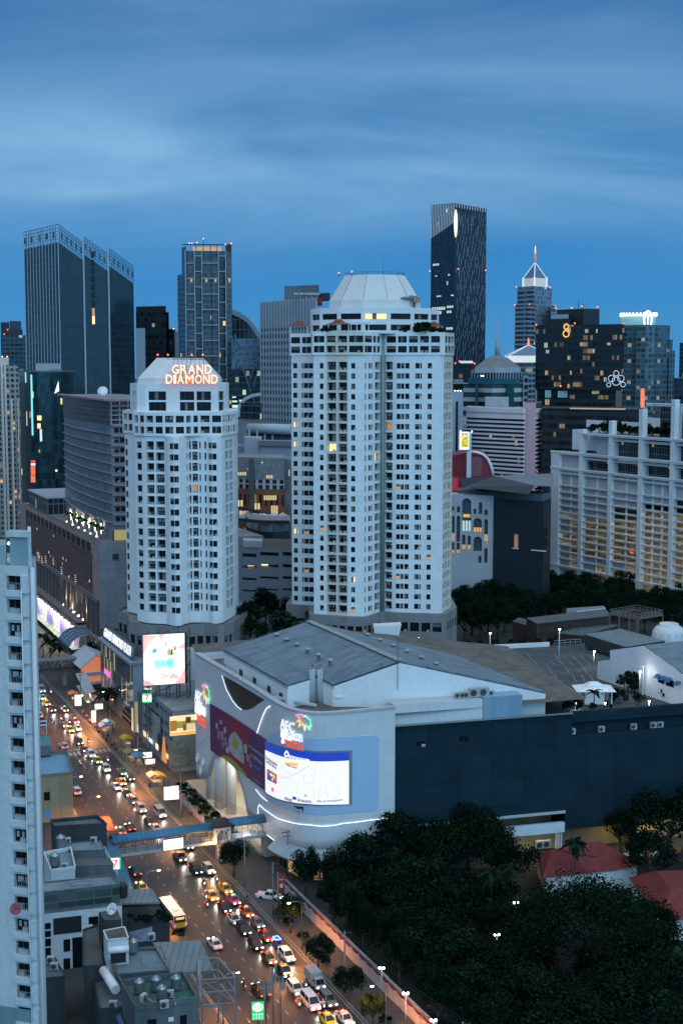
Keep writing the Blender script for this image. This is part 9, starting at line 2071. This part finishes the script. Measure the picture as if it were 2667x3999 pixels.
# ---- vehicles
TYRE=mat("tyre_rubber",(.015,.015,.015),.9,.1);RIM=mat("wheel_rim",(.25,.26,.27),.4,.1);CG=mat("car_glass",(.012,.016,.02),.08,.1)
HL=emit("headlight_lamp",(1,.93,.78),9);TLM=emit("tail_lamp",(1,.06,.03),9)
def loft(bm,secs,mi=0):
	pv=None;rings=[]
	for y,z0,z1,w0,w1 in secs:rings.append([bm.verts.new(p)for p in((-w0,y,z0),(-w0*1.0,y,z0+(z1-z0)*.55),(-w1,y,z1),(w1,y,z1),(w0,y,z0+(z1-z0)*.55),(w0,y,z0))])
	for a,c in zip(rings,rings[1:]):
		for k in range(6):bm.faces.new((a[k],c[k],c[(k+1)%6],a[(k+1)%6])).material_index=mi
	bm.faces.new(rings[0]);bm.faces.new(rings[-1][::-1])
VK={'sedan':(4.6,[(2.28,.38,.60,.68,.62),(2.05,.25,.72,.84,.74),(1.15,.22,.88,.90,.80),(-1.55,.22,.95,.90,.80),(-2.1,.26,.92,.86,.74),(-2.3,.40,.78,.74,.66)],(1.15,.30,-.95,-1.75,.90,1.43,.80,.60),1.35,.32),'suv':(4.7,[(2.32,.42,.72,.74,.66),(2.1,.30,.92,.90,.80),(1.2,.28,1.05,.93,.84),(-2.1,.28,1.08,.93,.84),(-2.32,.40,.98,.84,.76)],(1.2,.45,-1.95,-2.25,1.04,1.72,.84,.68),1.4,.37),'pickup':(5.2,[(2.6,.45,.75,.76,.70),(2.35,.34,.98,.90,.82),(1.45,.32,1.08,.93,.86),(-2.5,.34,1.06,.93,.88),(-2.6,.45,1.0,.90,.86)],(1.45,.75,-.55,-.85,1.06,1.74,.86,.68),1.55,.39),'van':(5.3,[(2.62,.40,.85,.80,.72),(2.4,.30,1.15,.92,.84),(1.9,.28,1.25,.95,.90),(-2.55,.28,1.28,.95,.92),(-2.65,.40,1.2,.92,.88)],(2.0,1.1,-2.45,-2.6,1.22,2.12,.90,.78),1.65,.36),'truck':(5.4,[(2.68,.45,.9,.82,.78),(2.5,.35,1.1,.90,.84),(1.0,.35,1.15,.92,.86),(-2.6,.45,.85,.90,.88),(-2.68,.5,.82,.88,.86)],(2.45,2.0,.95,.8,1.1,1.95,.86,.74),1.7,.40),'bus':(11.0,[(5.5,.45,1.3,1.18,1.14),(5.3,.35,1.45,1.24,1.22),(-5.3,.35,1.45,1.24,1.22),(-5.5,.45,1.4,1.2,1.18)],(5.42,5.1,-5.3,-5.46,1.45,2.75,1.21,1.14),3.6,.48),'tuktuk':(2.9,[(1.4,.35,.7,.22,.18),(.9,.3,.95,.42,.38),(-1.2,.3,.85,.64,.6),(-1.4,.4,.8,.6,.56)],(.85,.6,-1.0,-1.15,.9,1.75,.5,.46),.95,.24)}
VM={}
def vmesh(kind,col):
	key=(kind,col)
	if key in VM:return VM[key]
	Ln,secs,g,wy,wr=VK[kind];m=mat("car_paint_%d_%d_%d"%tuple(int(c*255)for c in col),col,.28,.05,spec=.6);b=bmnew();loft(b,secs)
	yb0,yr0,yr1,yb1,zb,zr,wb,wr_=g
	for x in(-1,1):
		for ya,yc in((yb0,yr0),(yb1,yr1)):bar(b,(x*wb,ya,zb),(x*wr_,yc,zr),.09,.09)
		bar(b,(x*wb,(yb0+yb1)/2,zb),(x*wr_,(yb0+yb1)/2,zr),.08,.08)
	boxz(b,-wr_-.02,wr_+.02,yr1,yr0,zr-.05,zr+.03)
	if kind=='truck':boxz(b,-.98,.98,-2.75,.65,.9,2.55)
	if kind=='pickup':boxz(b,-.78,.78,-2.4,-.95,1.0,1.075)
	body=mesh_of("body",b,m);b=bmnew();q=[b.verts.new(p)for p in((-wb,yb0,zb-.03),(wb,yb0,zb-.03),(wb,yb1,zb-.03),(-wb,yb1,zb-.03),(-wr_,yr0,zr-.03),(wr_,yr0,zr-.03),(wr_,yr1,zr-.03),(-wr_,yr1,zr-.03))]
	for i in((0,1,5,4),(1,2,6,5),(2,3,7,6),(3,0,4,7)):b.faces.new([q[k]for k in i])
	glass=mesh_of("windows",b,CG);VM[key]=(body,glass);return VM[key]
b=bmnew();lathe(b,[(.5,-.11),(.98,-.11),(1,-.05),(1,.05),(.98,.11),(.5,.11)],(0,0,0),14)
for v in b.verts:v.co=Vector((v.co.z,v.co.x,v.co.y))
WHE=mesh_of("wheel",b,[TYRE]);b=bmnew();boxz(b,-.17,.17,-.04,.04,-.09,.09);HLM=mesh_of("headlight",b,HL);b=bmnew();boxz(b,-.16,.16,-.04,.04,-.08,.08);TLE=mesh_of("taillight",b,TLM)
b=bmnew();boxz(b,-.35,.35,-.1,.1,0,.18);TXS=mesh_of("roof_sign",b,emit("taxi_sign",(1,.75,.3),.8));b=bmnew();boxz(b,-.35,.35,-.1,.1,0,.18);TXG=mesh_of("roof_sign",b,emit("taxi_sign_green",(.1,1,.5),1.6))
WORDS={}
_proto={}
def vehicle(kind,col,p,away,label,cat="car",group=None,taxi=0,rot=None,lights=True,beam=True):
	body,glass=vmesh(kind,col);Ln,secs,g,wy,wr=VK[kind];t=thing({'sedan':'parked_car' if not lights else 'car','suv':'car','pickup':'pickup_truck','van':'van','truck':'box_truck','bus':'bus','tuktuk':'tuk_tuk'}[kind]if not taxi else 'taxi',label,cat,(p.x,p.y,.02),(TH if away else TH+math.pi)if rot is None else rot,group)
	inst("body",body,parent=t);inst("windows",glass,parent=t);w0=max(s[3]for s in secs)
	for x in(-1,1):
		for y in(wy,-wy):inst("wheel",WHE,(x*(w0-.1),y,wr),0,t,(1,wr,wr))
		zf=secs[0][1]+.35;inst("headlight",HLM,(x*secs[0][3]*.74,secs[0][0]+.05,zf),0,t)if lights else None
		inst("taillight",TLE,(x*secs[-1][3]*.78,secs[-1][0]-.05,zf+.12),0,t)
	if taxi:inst("roof_sign",TXG if taxi==2 else TXS,(0,(g[1]+g[2])/2,g[5]+.02),0,t)
	if lights and beam:
		l=BEAM_A if away else BEAM;lo=bpy.data.objects.new("headlight_beam",l);COL.objects.link(lo);lo.parent=t;lo.location=(0,secs[0][0]+.25,.72);lo.rotation_euler=(R_(80),0,0)
	return t
BEAM=bpy.data.lights.new("headlight_beam",'SPOT');BEAM.energy=330;BEAM.color=(1,.93,.78);BEAM.spot_size=R_(62);BEAM.spot_blend=.8;BEAM.shadow_soft_size=.25
BEAM_A=BEAM.copy();BEAM_A.energy=400
CC=dict(white=(.62,.63,.64),black=(.010,.011,.013),grey=(.12,.13,.14),silver=(.36,.38,.40),yellow=(.62,.36,.02),lime=(.42,.42,.03),pink=(.55,.05,.22),green=(.03,.14,.09),red=(.20,.015,.02),brown=(.14,.07,.04),orange=(.55,.14,.02),blue=(.04,.08,.25))
NC=[(Q5,180,425,'pickup','grey',0,0,"first past the near footbridge, left of the black one"),(Q5,288,512,'suv','black',0,0,"in the second lane just below the footbridge portal"),(Q5,376,512,'suv','silver',0,0,"at the right kerb below the footbridge portal"),(Q5,490,640,'sedan','yellow',0,1,"at the right kerb ahead of the pink one"),(Q5,397,688,'sedan','yellow',0,1,"left of the pink and white one"),(Q5,545,716,'sedan','pink',0,2,"with a green roof light at the right kerb"),(Q5,482,768,'sedan','black',0,0,"directly in front of a yellow taxi in the second lane"),(Q5,634,797,'sedan','orange',0,1,"at the right kerb near the roadside pole"),(Q5,549,846,'sedan','silver',0,0,"in the second lane beside the orange taxi"),(Q5,706,872,'sedan','grey',0,0,"at the right kerb behind the dark red one"),(Q5,612,918,'suv','black',0,0,"in the second lane ahead of the silver sedan"),(Q5,765,962,'sedan','red',0,0,"at the right kerb behind the blue lit tuk tuk"),(Q5,693,1018,'suv','black',0,0,"in the second lane beside the dark red car"),(Q5,842,1022,'tuktuk','blue',0,0,"with blue lights between a red and a white car"),(Q5,906,1097,'suv','white',0,0,"at the right kerb under the tree behind the box truck"),(Q5,785,1112,'sedan','brown',0,0,"in the second lane beside the white kerb-side car"),(Q5,882,1200,'pickup','black',0,0,"in the second lane behind the white one"),(Q5,965,1320,'suv','white',0,0,"in the second lane just behind the white van"),(Q5,1100,1275,'truck','silver',0,0,"at the right kerb"),(Q5,1068,1415,'van','white',0,0,"with a long roof near the bottom of the road"),(Q5,1187,1398,'suv','grey',0,0,"at the right kerb in front of the box truck"),(Q5,1187,1530,'sedan','lime',0,1,"at the bottom edge, left of a white car"),(Q5,1302,1520,'sedan','white',0,0,"at the bottom edge by the right kerb"),(Q5,232,345,'sedan','black',0,0,"half hidden under the near footbridge"),(Q5,416,1012,'sedan','white',1,0,"alone in the empty left lanes driving away"),(Q5,728,1335,'pickup','black',1,0,"with a loaded bed driving away near the bottom"),(Q5,128,830,'bus','white',1,0,"with a lit rear sign at the left kerb"),(Q4,1037,592,'suv','black',1,0,"driving away beyond the left kerb's orange lamp"),(Q4,1085,706,'sedan','yellow',1,1,"driving away, half hidden by the canopy roof"),(Q4,997,252,'sedan','black',1,0,"driving away just beyond the near footbridge"),(Q4,925,280,'sedan','grey',1,0,"driving away beside the red awning"),(Q1,320,575,'van','silver',0,0,"under the far footbridge"),(Q1,328,632,'sedan','white',0,0,"following the silver van at the far footbridge"),(Q1,362,676,'sedan','yellow',0,1,"beyond the zebra crossing"),(Q1,402,722,'suv','brown',0,0,"at the zebra crossing"),(Q1,498,722,'sedan','orange',0,2,"with a green roof light beyond the crossing"),(Q1,580,812,'sedan','pink',0,1,"beyond the crossing by the crowded pavement"),(Q1,495,840,'sedan','grey',0,0,"left of the lime taxi near the crossing"),(Q1,540,877,'sedan','lime',0,1,"near the crossing beside a white car"),(Q1,597,866,'sedan','white',0,0,"right of the lime taxi near the crossing"),(Q1,607,972,'suv','black',0,0,"in the middle of the bright road patch"),(Q1,648,1028,'sedan','brown',0,0,"behind the black one in the bright road patch"),(Q1,700,1066,'suv','white',0,0,"just ahead of a lime taxi in mid road"),(Q1,750,1112,'sedan','lime',0,1,"between two white cars in mid road"),(Q1,812,1176,'suv','white',0,0,"in mid road left of the green sedan"),(Q1,936,1200,'sedan','green',0,0,"at the kerb by the shophouse pavement"),(Q1,997,1242,'sedan','black',0,0,"at the kerb in front of the green one"),(Q1,932,1278,'sedan','orange',0,1,"in the second lane opposite the food stalls"),(Q1,893,1312,'sedan','white',0,0,"in the third lane beside an orange taxi"),(Q1,975,1362,'sedan','black',0,1,"with an amber roof light in the queue by the lit totem"),(Q1,1022,1418,'sedan','grey',0,0,"in the queue between a black taxi and a silver car"),(Q1,1082,1482,'suv','silver',0,0,"in the queue left of the ambulance-like van"),(Q1,1228,1518,'van','silver',0,0,"at the right kerb before the near footbridge"),(Q1,1145,1580,'sedan','black',0,0,"in the queue just before the near footbridge"),(Q1,1195,1630,'sedan','silver',0,0,"in the queue touching the near footbridge"),(Q1,298,767,'suv','white',1,0,"driving away towards the zebra crossing"),(Q1,490,1003,'suv','silver',1,0,"driving away beside the blue sheet roof"),(Q1,585,1347,'suv','white',1,0,"driving away close to the tan building")]
for cr,x,y,kind,c,away,taxi,wh in NC:
	noun={'sedan':'sedan','suv':'SUV','pickup':'pickup','van':'van','truck':'box truck','bus':'bus','tuktuk':'tuk tuk'}[kind]if not taxi else 'taxi'
	g=gz(*cr(x,y),.75)
	t=vehicle(kind,CC[c],g,away,("%s %s %s"%({'silver':'silver','lime':'yellow green'}.get(c,c),noun,wh)),noun if noun in('taxi','bus','van','pickup')else('truck' if kind=='truck' else 'car'),None,taxi)
	if kind=='bus':
		b=bmnew();boxz(b,-1.0,1.0,-5.6,-5.52,.5,1.5);obj("yellow_rear",b,mat("bus_yellow",(.5,.33,.03),.5),t);b=bmnew();boxz(b,-.8,.8,-5.6,-5.53,2.1,2.5);obj("rear_sign",b,emit("bus_sign",(1,.35,.12),1.6),t);b=bmnew();boxz(b,-.5,.5,-3,-1.6,2.78,2.95);boxz(b,-.5,.5,2,3.4,2.78,2.95);obj("roof_units",b,WMETAL,t)
	if kind=='tuktuk':b=bmnew();tube(b,[(-.5,.7,1.82),(.5,.7,1.82),(.5,-1.1,1.82),(-.5,-1.1,1.82),(-.5,.7,1.82)],.06,5);obj("blue_light_tube",b,emit("blue_tube",(.1,.25,1),6),t)
	if kind=='pickup' and away:b=bmnew();boxz(b,-.8,.8,-2.5,-1.0,1.05,2.0);obj("covered_load",b,DARKC,t)
g=gz(*Q5(790,690),.8);vehicle('pickup',CC['white'],g,0,"white pickup with a canvas back parked on the pavement beside the red banner","pickup",None,0,R_(250),True,False)
g=gz(*Q5(870,600),2.5);b=bmnew();t=thing("standing_banner","red upright banner with white marks by the parked white pickup","banner",(g.x,g.y,.14));box(b,(0,0,2.2),(1.7,.15,3.6));obj("red_sheet",b,REDP,t);b=bmnew();boxz(b,-.5,.5,-.1,-.08,3.2,3.35);boxz(b,-.5,.4,-.1,-.08,2.8,2.95);boxz(b,-.3,.3,-.1,-.08,1.2,2.0);obj("white_marks",b,WMETAL,t);b=bmnew();bar(b,(-.7,0,0),(-.7,0,.5),.08,.08);bar(b,(.7,0,0),(.7,0,.5),.08,.08);obj("foot",b,DSTEEL,t)
# ---- people: one skinned body, clothes as separate skins over it
SKIN=mat("skin",(.30,.18,.12),.6,.1)
def skin_mesh(name,verts,edges,rad,m):
	me=bpy.data.meshes.new(name);me.from_pydata(verts,edges,[]);o=bpy.data.objects.new(name,me);COL.objects.link(o);md=o.modifiers.new("s",'SKIN');md.use_smooth_shade=True
	for i,r_ in enumerate(rad):me.skin_vertices[0].data[i].radius=(r_,r_)
	me.skin_vertices[0].data[0].use_root=True;dg=bpy.context.evaluated_depsgraph_get();dg.update();out_=bpy.data.meshes.new_from_object(o.evaluated_get(dg));bpy.data.objects.remove(o);bpy.data.meshes.remove(me);out_.materials.clear();out_.materials.append(m);return out_
def pose(kind):
	if kind=='ride':J=dict(pel=(0,0,.85),sp=(0,.05,1.1),ch=(0,.08,1.32),nk=(0,.1,1.46),hd=(0,.14,1.6),ls=(-.19,.1,1.36),rs=(.19,.1,1.36),le=(-.26,.3,1.15),re=(.26,.3,1.15),lh=(-.27,.55,1.08),rh=(.27,.55,1.08),lk=(-.17,.38,.78),rk=(.17,.38,.78),lf=(-.17,.2,.36),rf=(.17,.2,.36))
	else:
		w_=.22 if kind=='walk' else .03;J=dict(pel=(0,0,.92),sp=(0,0,1.12),ch=(0,0,1.33),nk=(0,0,1.48),hd=(0,.02,1.62),ls=(-.19,0,1.39),rs=(.19,0,1.39),le=(-.25,-w_*.6,1.12),re=(.25,w_*.6,1.12),lh=(-.26,-w_*.4,.86),rh=(.26,w_*1.1,.88),lk=(-.1,w_,.5),rk=(.1,-w_*.4,.5),lf=(-.1,w_*1.1,.06),rf=(.1,-w_*1.5,.08))
	N_=list(J);ix={n:i for i,n in enumerate(N_)};E=[('pel','sp'),('sp','ch'),('ch','nk'),('nk','hd'),('ch','ls'),('ch','rs'),('ls','le'),('rs','re'),('le','lh'),('re','rh'),('pel','lk'),('pel','rk'),('lk','lf'),('rk','rf')]
	Rd=dict(pel=.14,sp=.125,ch=.14,nk=.055,hd=.105,ls=.065,rs=.065,le=.045,re=.045,lh=.035,rh=.035,lk=.06,rk=.06,lf=.045,rf=.045);return J,E,Rd,N_
def sub(J,E,Rd,keep,gr):N_=[n for n in J if n in keep];ix={n:i for i,n in enumerate(N_)};return[J[n]for n in N_],[(ix[a],ix[c])for a,c in E if a in ix and c in ix],[Rd[n]+gr for n in N_]
CLO=[mat("cloth_"+n,c,.85,.2,3)for n,c in(("white",(.5,.5,.5)),("black",(.02,.02,.025)),("blue",(.05,.08,.2)),("red",(.3,.03,.04)),("grey",(.15,.15,.16)),("orange",(.5,.16,.03)))]
HAIR=mat("dark_hair",(.012,.01,.01),.7,.1);PM={}
for kd in('stand','walk','ride'):
	J,E,Rd,N_=pose(kd);PM[kd]=(skin_mesh("body",*sub(J,E,Rd,set(N_),0),SKIN),[skin_mesh("shirt",*sub(J,E,Rd,{'pel','sp','ch','ls','rs','le','re'},.02),m)for m in CLO],[skin_mesh("trousers",*sub(J,E,Rd,{'pel','lk','rk','lf','rf'},.022),m)for m in CLO[1:3]+CLO[4:5]],J['hd'])
b=bmnew();lathe(b,[(.13,-.02),(.135,.05),(.10,.12),(.02,.15)],(0,0,0),10);HRM=mesh_of("hair",b,HAIR);b=bmnew();lathe(b,[(.15,-.06),(.16,.06),(.11,.15),(.02,.18)],(0,0,0),10);HEL=mesh_of("helmet",b,CLO[0])
def person(p,rot,kd,i,label,group):t=thing("person",label,"person",p,rot,group);B,S_,T_,hd=PM[kd];inst("body",B,parent=t);inst("shirt",S_[i%6],parent=t);inst("trousers",T_[i%3],parent=t);inst("helmet" if kd=='ride' else "hair",HEL if kd=='ride' else HRM,(hd[0],hd[1]-.01,hd[2]+.03),0,t);return t
rp=random.Random(33)
for i,(x,y)in enumerate([(640+(k*47)%270,745+((k*47)%270)*.85+(k*29)%110)for k in range(34)]+[(1072,1300),(1090,1310),(1128,1300),(1142,1305),(1160,1180),(1180,1160),(560,690),(545,700)]):
	g=gz(*Q1(x,y),.9);s_,n_=to_sn(g);n_=min(max(n_,88.7),96.6);q=sn(s_,n_);person(Vector((q.x,q.y,.14)),rp.uniform(0,6.28),('stand','walk')[i%2],i,"pedestrian among the crowd on the lit pavement by the plaza and shophouses","pedestrians on the right pavement")
for x,y,l in((563,612,"person in pale clothes by the street tree at the footbridge"),(640,695,"person standing by traffic cones near the parked white pickup"),(1345,1350,"person on the pavement beside the white boundary wall"),(255,130,"person walking on the pavement before the mall pillars"),(395,135,"person beside the planted bed at the mall pillars")):
	g=gz(*Q5(x,y),.9);person(Vector((g.x,g.y,.14)),rp.uniform(0,6),'walk',int(x),l,None)
def motorbike(cr,x,y,away,ci,wh):
	g=gz(*cr(x,y),.8);t=thing("motorbike","motorbike "+wh,"motorbike",(g.x,g.y,.02),TH if away else TH+math.pi);b=bmnew();loft(b,[(.75,.5,.8,.06,.05),(.45,.35,.85,.13,.1),(0,.3,.62,.16,.14),(-.35,.4,.78,.14,.13),(-.85,.55,.75,.09,.08)]);bar(b,(0,.62,.3),(0,.45,1.02),.06,.06);bar(b,(-.33,.45,1.03),(.33,.45,1.03),.04,.04);obj("frame",b,CLO[ci%6],t)
	for yy in(.66,-.62):inst("wheel",WHE,(0,yy,.28),0,t,(.5,.28,.28))
	inst("headlight",HLM,(0,.78,.85),0,t,(.55,1,1));inst("taillight",TLE,(0,-.9,.7),0,t,(.6,1,1))
	person(Vector((g.x,g.y,.02)),t.rotation_euler.z,'ride',ci,"helmeted rider on the motorbike "+wh,None)
for k,a in enumerate(((Q5,425,572,0,"beside the silver SUV at the right kerb"),(Q5,340,602,0,"ahead of the black SUV"),(Q5,352,692,0,"left of the yellow taxi, the further of two"),(Q5,360,745,0,"left of the black sedan, the nearer of two"),(Q5,1027,1290,0,"between the white SUV and the box truck"),(Q5,982,1420,0,"left of the white van"),(Q5,1150,1432,0,"squeezed between the white van and the grey SUV"),(Q5,614,1292,1,"driving away alone near the bottom"),(Q5,216,868,1,"beside the bus"),(Q1,468,792,0,"left of the pink taxi at the crossing"),(Q1,392,588,0,"with purple lights at the far footbridge"),(Q1,825,1108,0,"by the lime taxi in mid road"),(Q1,617,1130,1,"driving away alone in mid road"),(Q1,532,820,0,"between the lime and pink taxis"),(Q1,678,968,0,"right of the black SUV in the bright patch"))):motorbike(*a[:4],k,a[4])
# ---- street lamps, poles, wires, lit totems, stalls
def street_lamp(s,n,side,label,energy=14500,h=9.0,col=(1,.34,.085),lampm=None):
	p=sn(s,n);t=thing("street_lamp",label,"street lamp",(p.x,p.y,.14),TH);b=bmnew();tube(b,[(0,0,0),(0,0,h*.95),(side*.8,0,h),(side*2.2,0,h+.15)],[.11,.08,.06,.05],7);obj("pole",b,STEEL,t);b=bmnew();box(b,(side*2.5,0,h+.12),(.9,.32,.16));obj("lamp_head",b,DSTEEL,t);b=bmnew();lathe(b,[(.05,-.16),(.30,-.08),(.30,0),(.05,.02)],(side*2.5,0,h));obj("lamp",b,lampm or LAMPO,t)
	l=bpy.data.lights.new("street_light",'SPOT');l.energy=energy;l.color=col;l.spot_size=R_(150);l.spot_blend=.5;l.shadow_soft_size=.25;lo=bpy.data.objects.new("street_light",l);COL.objects.link(lo);lo.parent=t;lo.location=(side*2.5,0,h-.25)
for cr,x,y,side,l in((Q1,690,1403,1,"orange street lamp over the left lanes beside the tan building"),(Q4,1140,600,1,"orange street lamp over the left lanes below the near footbridge"),(Q5,886,752,-1,"orange street lamp over the right kerb by the white pickup"),(Q1,966,1046,-1,"orange street lamp among the food stalls"),(Q1,1298,1365,-1,"orange street lamp beside the lit totems"),(Q1,468,497,1,"orange street lamp by the far footbridge"),(Q1,592,625,-1,"orange street lamp by the tall white totem at the far footbridge")):
	g=gz(*cr(x,y),9);s_,n_=to_sn(g);street_lamp(s_,(min(n_,69.5)-2.5+(2 if side>0 else 0))if side>0 else 88.8,side,l)
for s_,side,l in((322,1,"added orange street lamp hidden behind the blue sheet roof"),(205,1,"added orange street lamp behind the ridged sheet roof"),(176,1,"added orange street lamp left of the bottom of the road"),(392,1,"added orange street lamp left of the zebra crossing"),(192,-1,"added orange street lamp at the bottom of the right pavement"),(395,-1,"added orange street lamp at the crossing on the right pavement")):street_lamp(s_,65.8 if side>0 else 88.8,side,l)  # extra lamps, added so the orange glow carries along the whole road
def pole(s,n,h,label,arms=True):
	p=sn(s,n);t=thing("utility_pole",label,"utility pole",(p.x,p.y,.14),TH);b=bmnew();tube(b,[(0,0,0),(0,0,h)],[.2,.13],8);obj("pole",b,mat("pole_concrete",(.20,.195,.19),.85,.2),t)
	b=bmnew();[box(b,(0,0,h-.5-.8*k),(2.6-.6*k,.12,.14))for k in range(2)];obj("cross_arm",b,DSTEEL,t)
	for x in(-1.1,-.4,.4,1.1):b=bmnew();lathe(b,[(.05,0),(.09,.1),(.05,.3)],(x,0,h-.45),6);obj("insulator",b,BLACK,t)
	return h
PS=[]
for cr,x,y,h,l in((Q5,580,640,10,"utility pole beside the street tree at the footbridge"),(Q5,766,845,11,"left of the two close utility poles near the white pickup"),(Q5,806,880,10,"right of the two close utility poles near the white pickup"),(Q5,1240,1365,11,"utility pole in front of the boundary wall"),(Q1,1388,1560,11,"utility pole by the mall's planted bed"),(Q1,1058,1220,10,"utility pole by the kerb at the food stalls"),(Q1,800,1000,10,"utility pole at the crowded pavement"),(Q5,912,560,10,"utility pole close to the mall's rounded corner")):
	g=gz(*cr(x,y),.1);s_,n_=to_sn(g);n_=max(n_,88.9);pole(s_,n_,h,l);PS.append((s_,n_,h))
pole(172,92,11,"utility pole beyond the bottom edge of the pavement");PS.append((172,92,11));PS.append((432,92,10));pole(432,92,10,"utility pole near the far footbridge stairs")
PS.sort()
for i,(a,c)in enumerate(zip(PS,PS[1:])):
	if c[0]-a[0]<6:continue
	b=bmnew()
	for x in(-1.0,-.35,.35,1.0):p,q=sn(a[0],a[1]+x,a[2]-.1),sn(c[0],c[1]+x,c[2]-.1);tube(b,[p.lerp(q,k/8)-Vector((0,0,1.1*4*(k/8)*(1-k/8)))for k in range(9)],.035,4,0,False)
	tag(struct(obj("overhead_cables",b,BLACK),'thing'),"thin dark overhead cables strung between the utility poles along the right pavement","cable","overhead cables along the pavement")
for x,y,w_,h,l,c in((588,695,2.0,3.4,"tall white lit totem by the far footbridge",(1,.97,.8)),(703,820,1.2,3.4,"left of a pair of pale lit totems on the crowded pavement",(.9,.95,1)),(720,820,1.1,3.4,"right of a pair of pale lit totems on the crowded pavement",(.9,.95,1)),(1235,1420,2.0,3.2,"white lit totem left of the red edged one before the mall",(1,.95,.8)),(1338,1410,2.0,3.4,"white lit totem with a red edge before the mall",(1,.86,.84)),(760,720,2.4,1.6,"small white lit board over the crowded pavement",(.9,1,1)),(1130,1090,2.4,1.4,"white lit shop board above the food stalls",(1,.95,.85)),(1150,1140,2.6,1.3,"second white lit shop board lower above the food stalls",(1,.92,.86))):
	g=gz(*Q1(x,y),1.2);s_,n_=to_sn(g);q=sn(s_,min(max(n_,89.4),97.2),1.1);lit_sign("lit_totem",l,q,w_,h,emit("totem_%d"%x,c,1.3),.35,.25,[],.95,WMETAL if x!=1338 else REDP)
for k,(x,y,c,l)in enumerate(((830,830,(.05,.30,.42),"blue topped stall by the far lit totems"),(745,860,(.06,.10,.4),"blue and white umbrella stall on the crowded pavement"),(970,950,(.55,.36,.02),"yellow framed stall tower below the plaza poster"),(975,1060,(.3,.2,.1),"brown topped food stall under the orange lamp"),(1060,1085,(.10,.26,.42),"long blue awning stall beside the lit shop boards"),(760,655,(.45,.30,.16),"cream topped stall near the plaza palm"),(1160,1240,(.3,.3,.3),"grey topped food stall below the shophouses"),(1215,1240,(.5,.3,.05),"orange topped food stall below the orange wedge sign"),(510,615,(.8,.25,.08),"bright orange awning under the far footbridge"),(760,590,(.5,.12,.04),"red stall row under the plaza's pink glass"))):
	g=gz(*Q1(x,y),2.2);s_,n_=to_sn(g);q=sn(s_,min(max(n_,90.2),96.5));t=thing("market_stall",l,"stall",(q.x,q.y,.14),TH);b=bmnew();hh=2.4
	for a,e in(((-1.5,-1.3,hh),(0,0,hh+.7)),):quad(b,[(-1.6,-2,hh),(1.6,-2,hh),(0,-2,hh+.7)]);quad(b,[(-1.6,2,hh),(0,2,hh+.7),(1.6,2,hh)]);quad(b,[(-1.6,-2,hh),(0,-2,hh+.7),(0,2,hh+.7),(-1.6,2,hh)]);quad(b,[(1.6,-2,hh),(1.6,2,hh),(0,2,hh+.7),(0,-2,hh+.7)])
	obj("awning",b,mat("stall_cloth_%d"%k,c,.8,.15),t);b=bmnew();[bar(b,(x_,y_,0),(x_,y_,hh),.07,.07)for x_ in(-1.5,1.5)for y_ in(-1.9,1.9)];obj("posts",b,STEEL,t);b=bmnew();box(b,(.2,0,.45),(1.2,3,.9));obj("counter",b,mat("stall_counter",(.3,.25,.2),.8),t);b=bmnew();lathe(b,[(.04,-.12),(.13,0),(.04,.1)],(0,0,2.2),8);obj("bulb",b,LAMPW,t)
	l_=bpy.data.lights.new("stall_bulb",'POINT');l_.energy=140;l_.color=(1,.72,.4);l_.shadow_soft_size=.15;lo=bpy.data.objects.new("stall_bulb",l_);COL.objects.link(lo);lo.parent=t;lo.location=(-.4,-.4,2.0)
b=bmnew();snbox(b,285,330,92.5,97,.14,.8);tag(obj("planter",b,GREYC),"long raised planted bed in front of the mall pillars","planter")
for k in range(9):q=sn(287+k*5,94.8,.6);shrub(Vector((q.x,q.y,.5)),1.5,"shrub in the planted bed in front of the mall pillars","shrubs before the mall pillars")
for k,s_ in enumerate((196,203,212,221,232,240)):q=sn(s_,90.4,.14);shrub(Vector((q.x,q.y,.14)),.9,"clipped low hedge clump along the right kerb","hedge clumps along the kerb")
b=bmnew();o_=sn(300,88.6);rail(b,[sn(286,88.6,.14)-o_,sn(330,88.6,.14)-o_],1.0,1.5,.06);ob=obj("kerb_railing",b,mat("green_rail",(.02,.12,.07),.6));ob.location=o_;tag(ob,"green kerb railing before the near footbridge","railing")
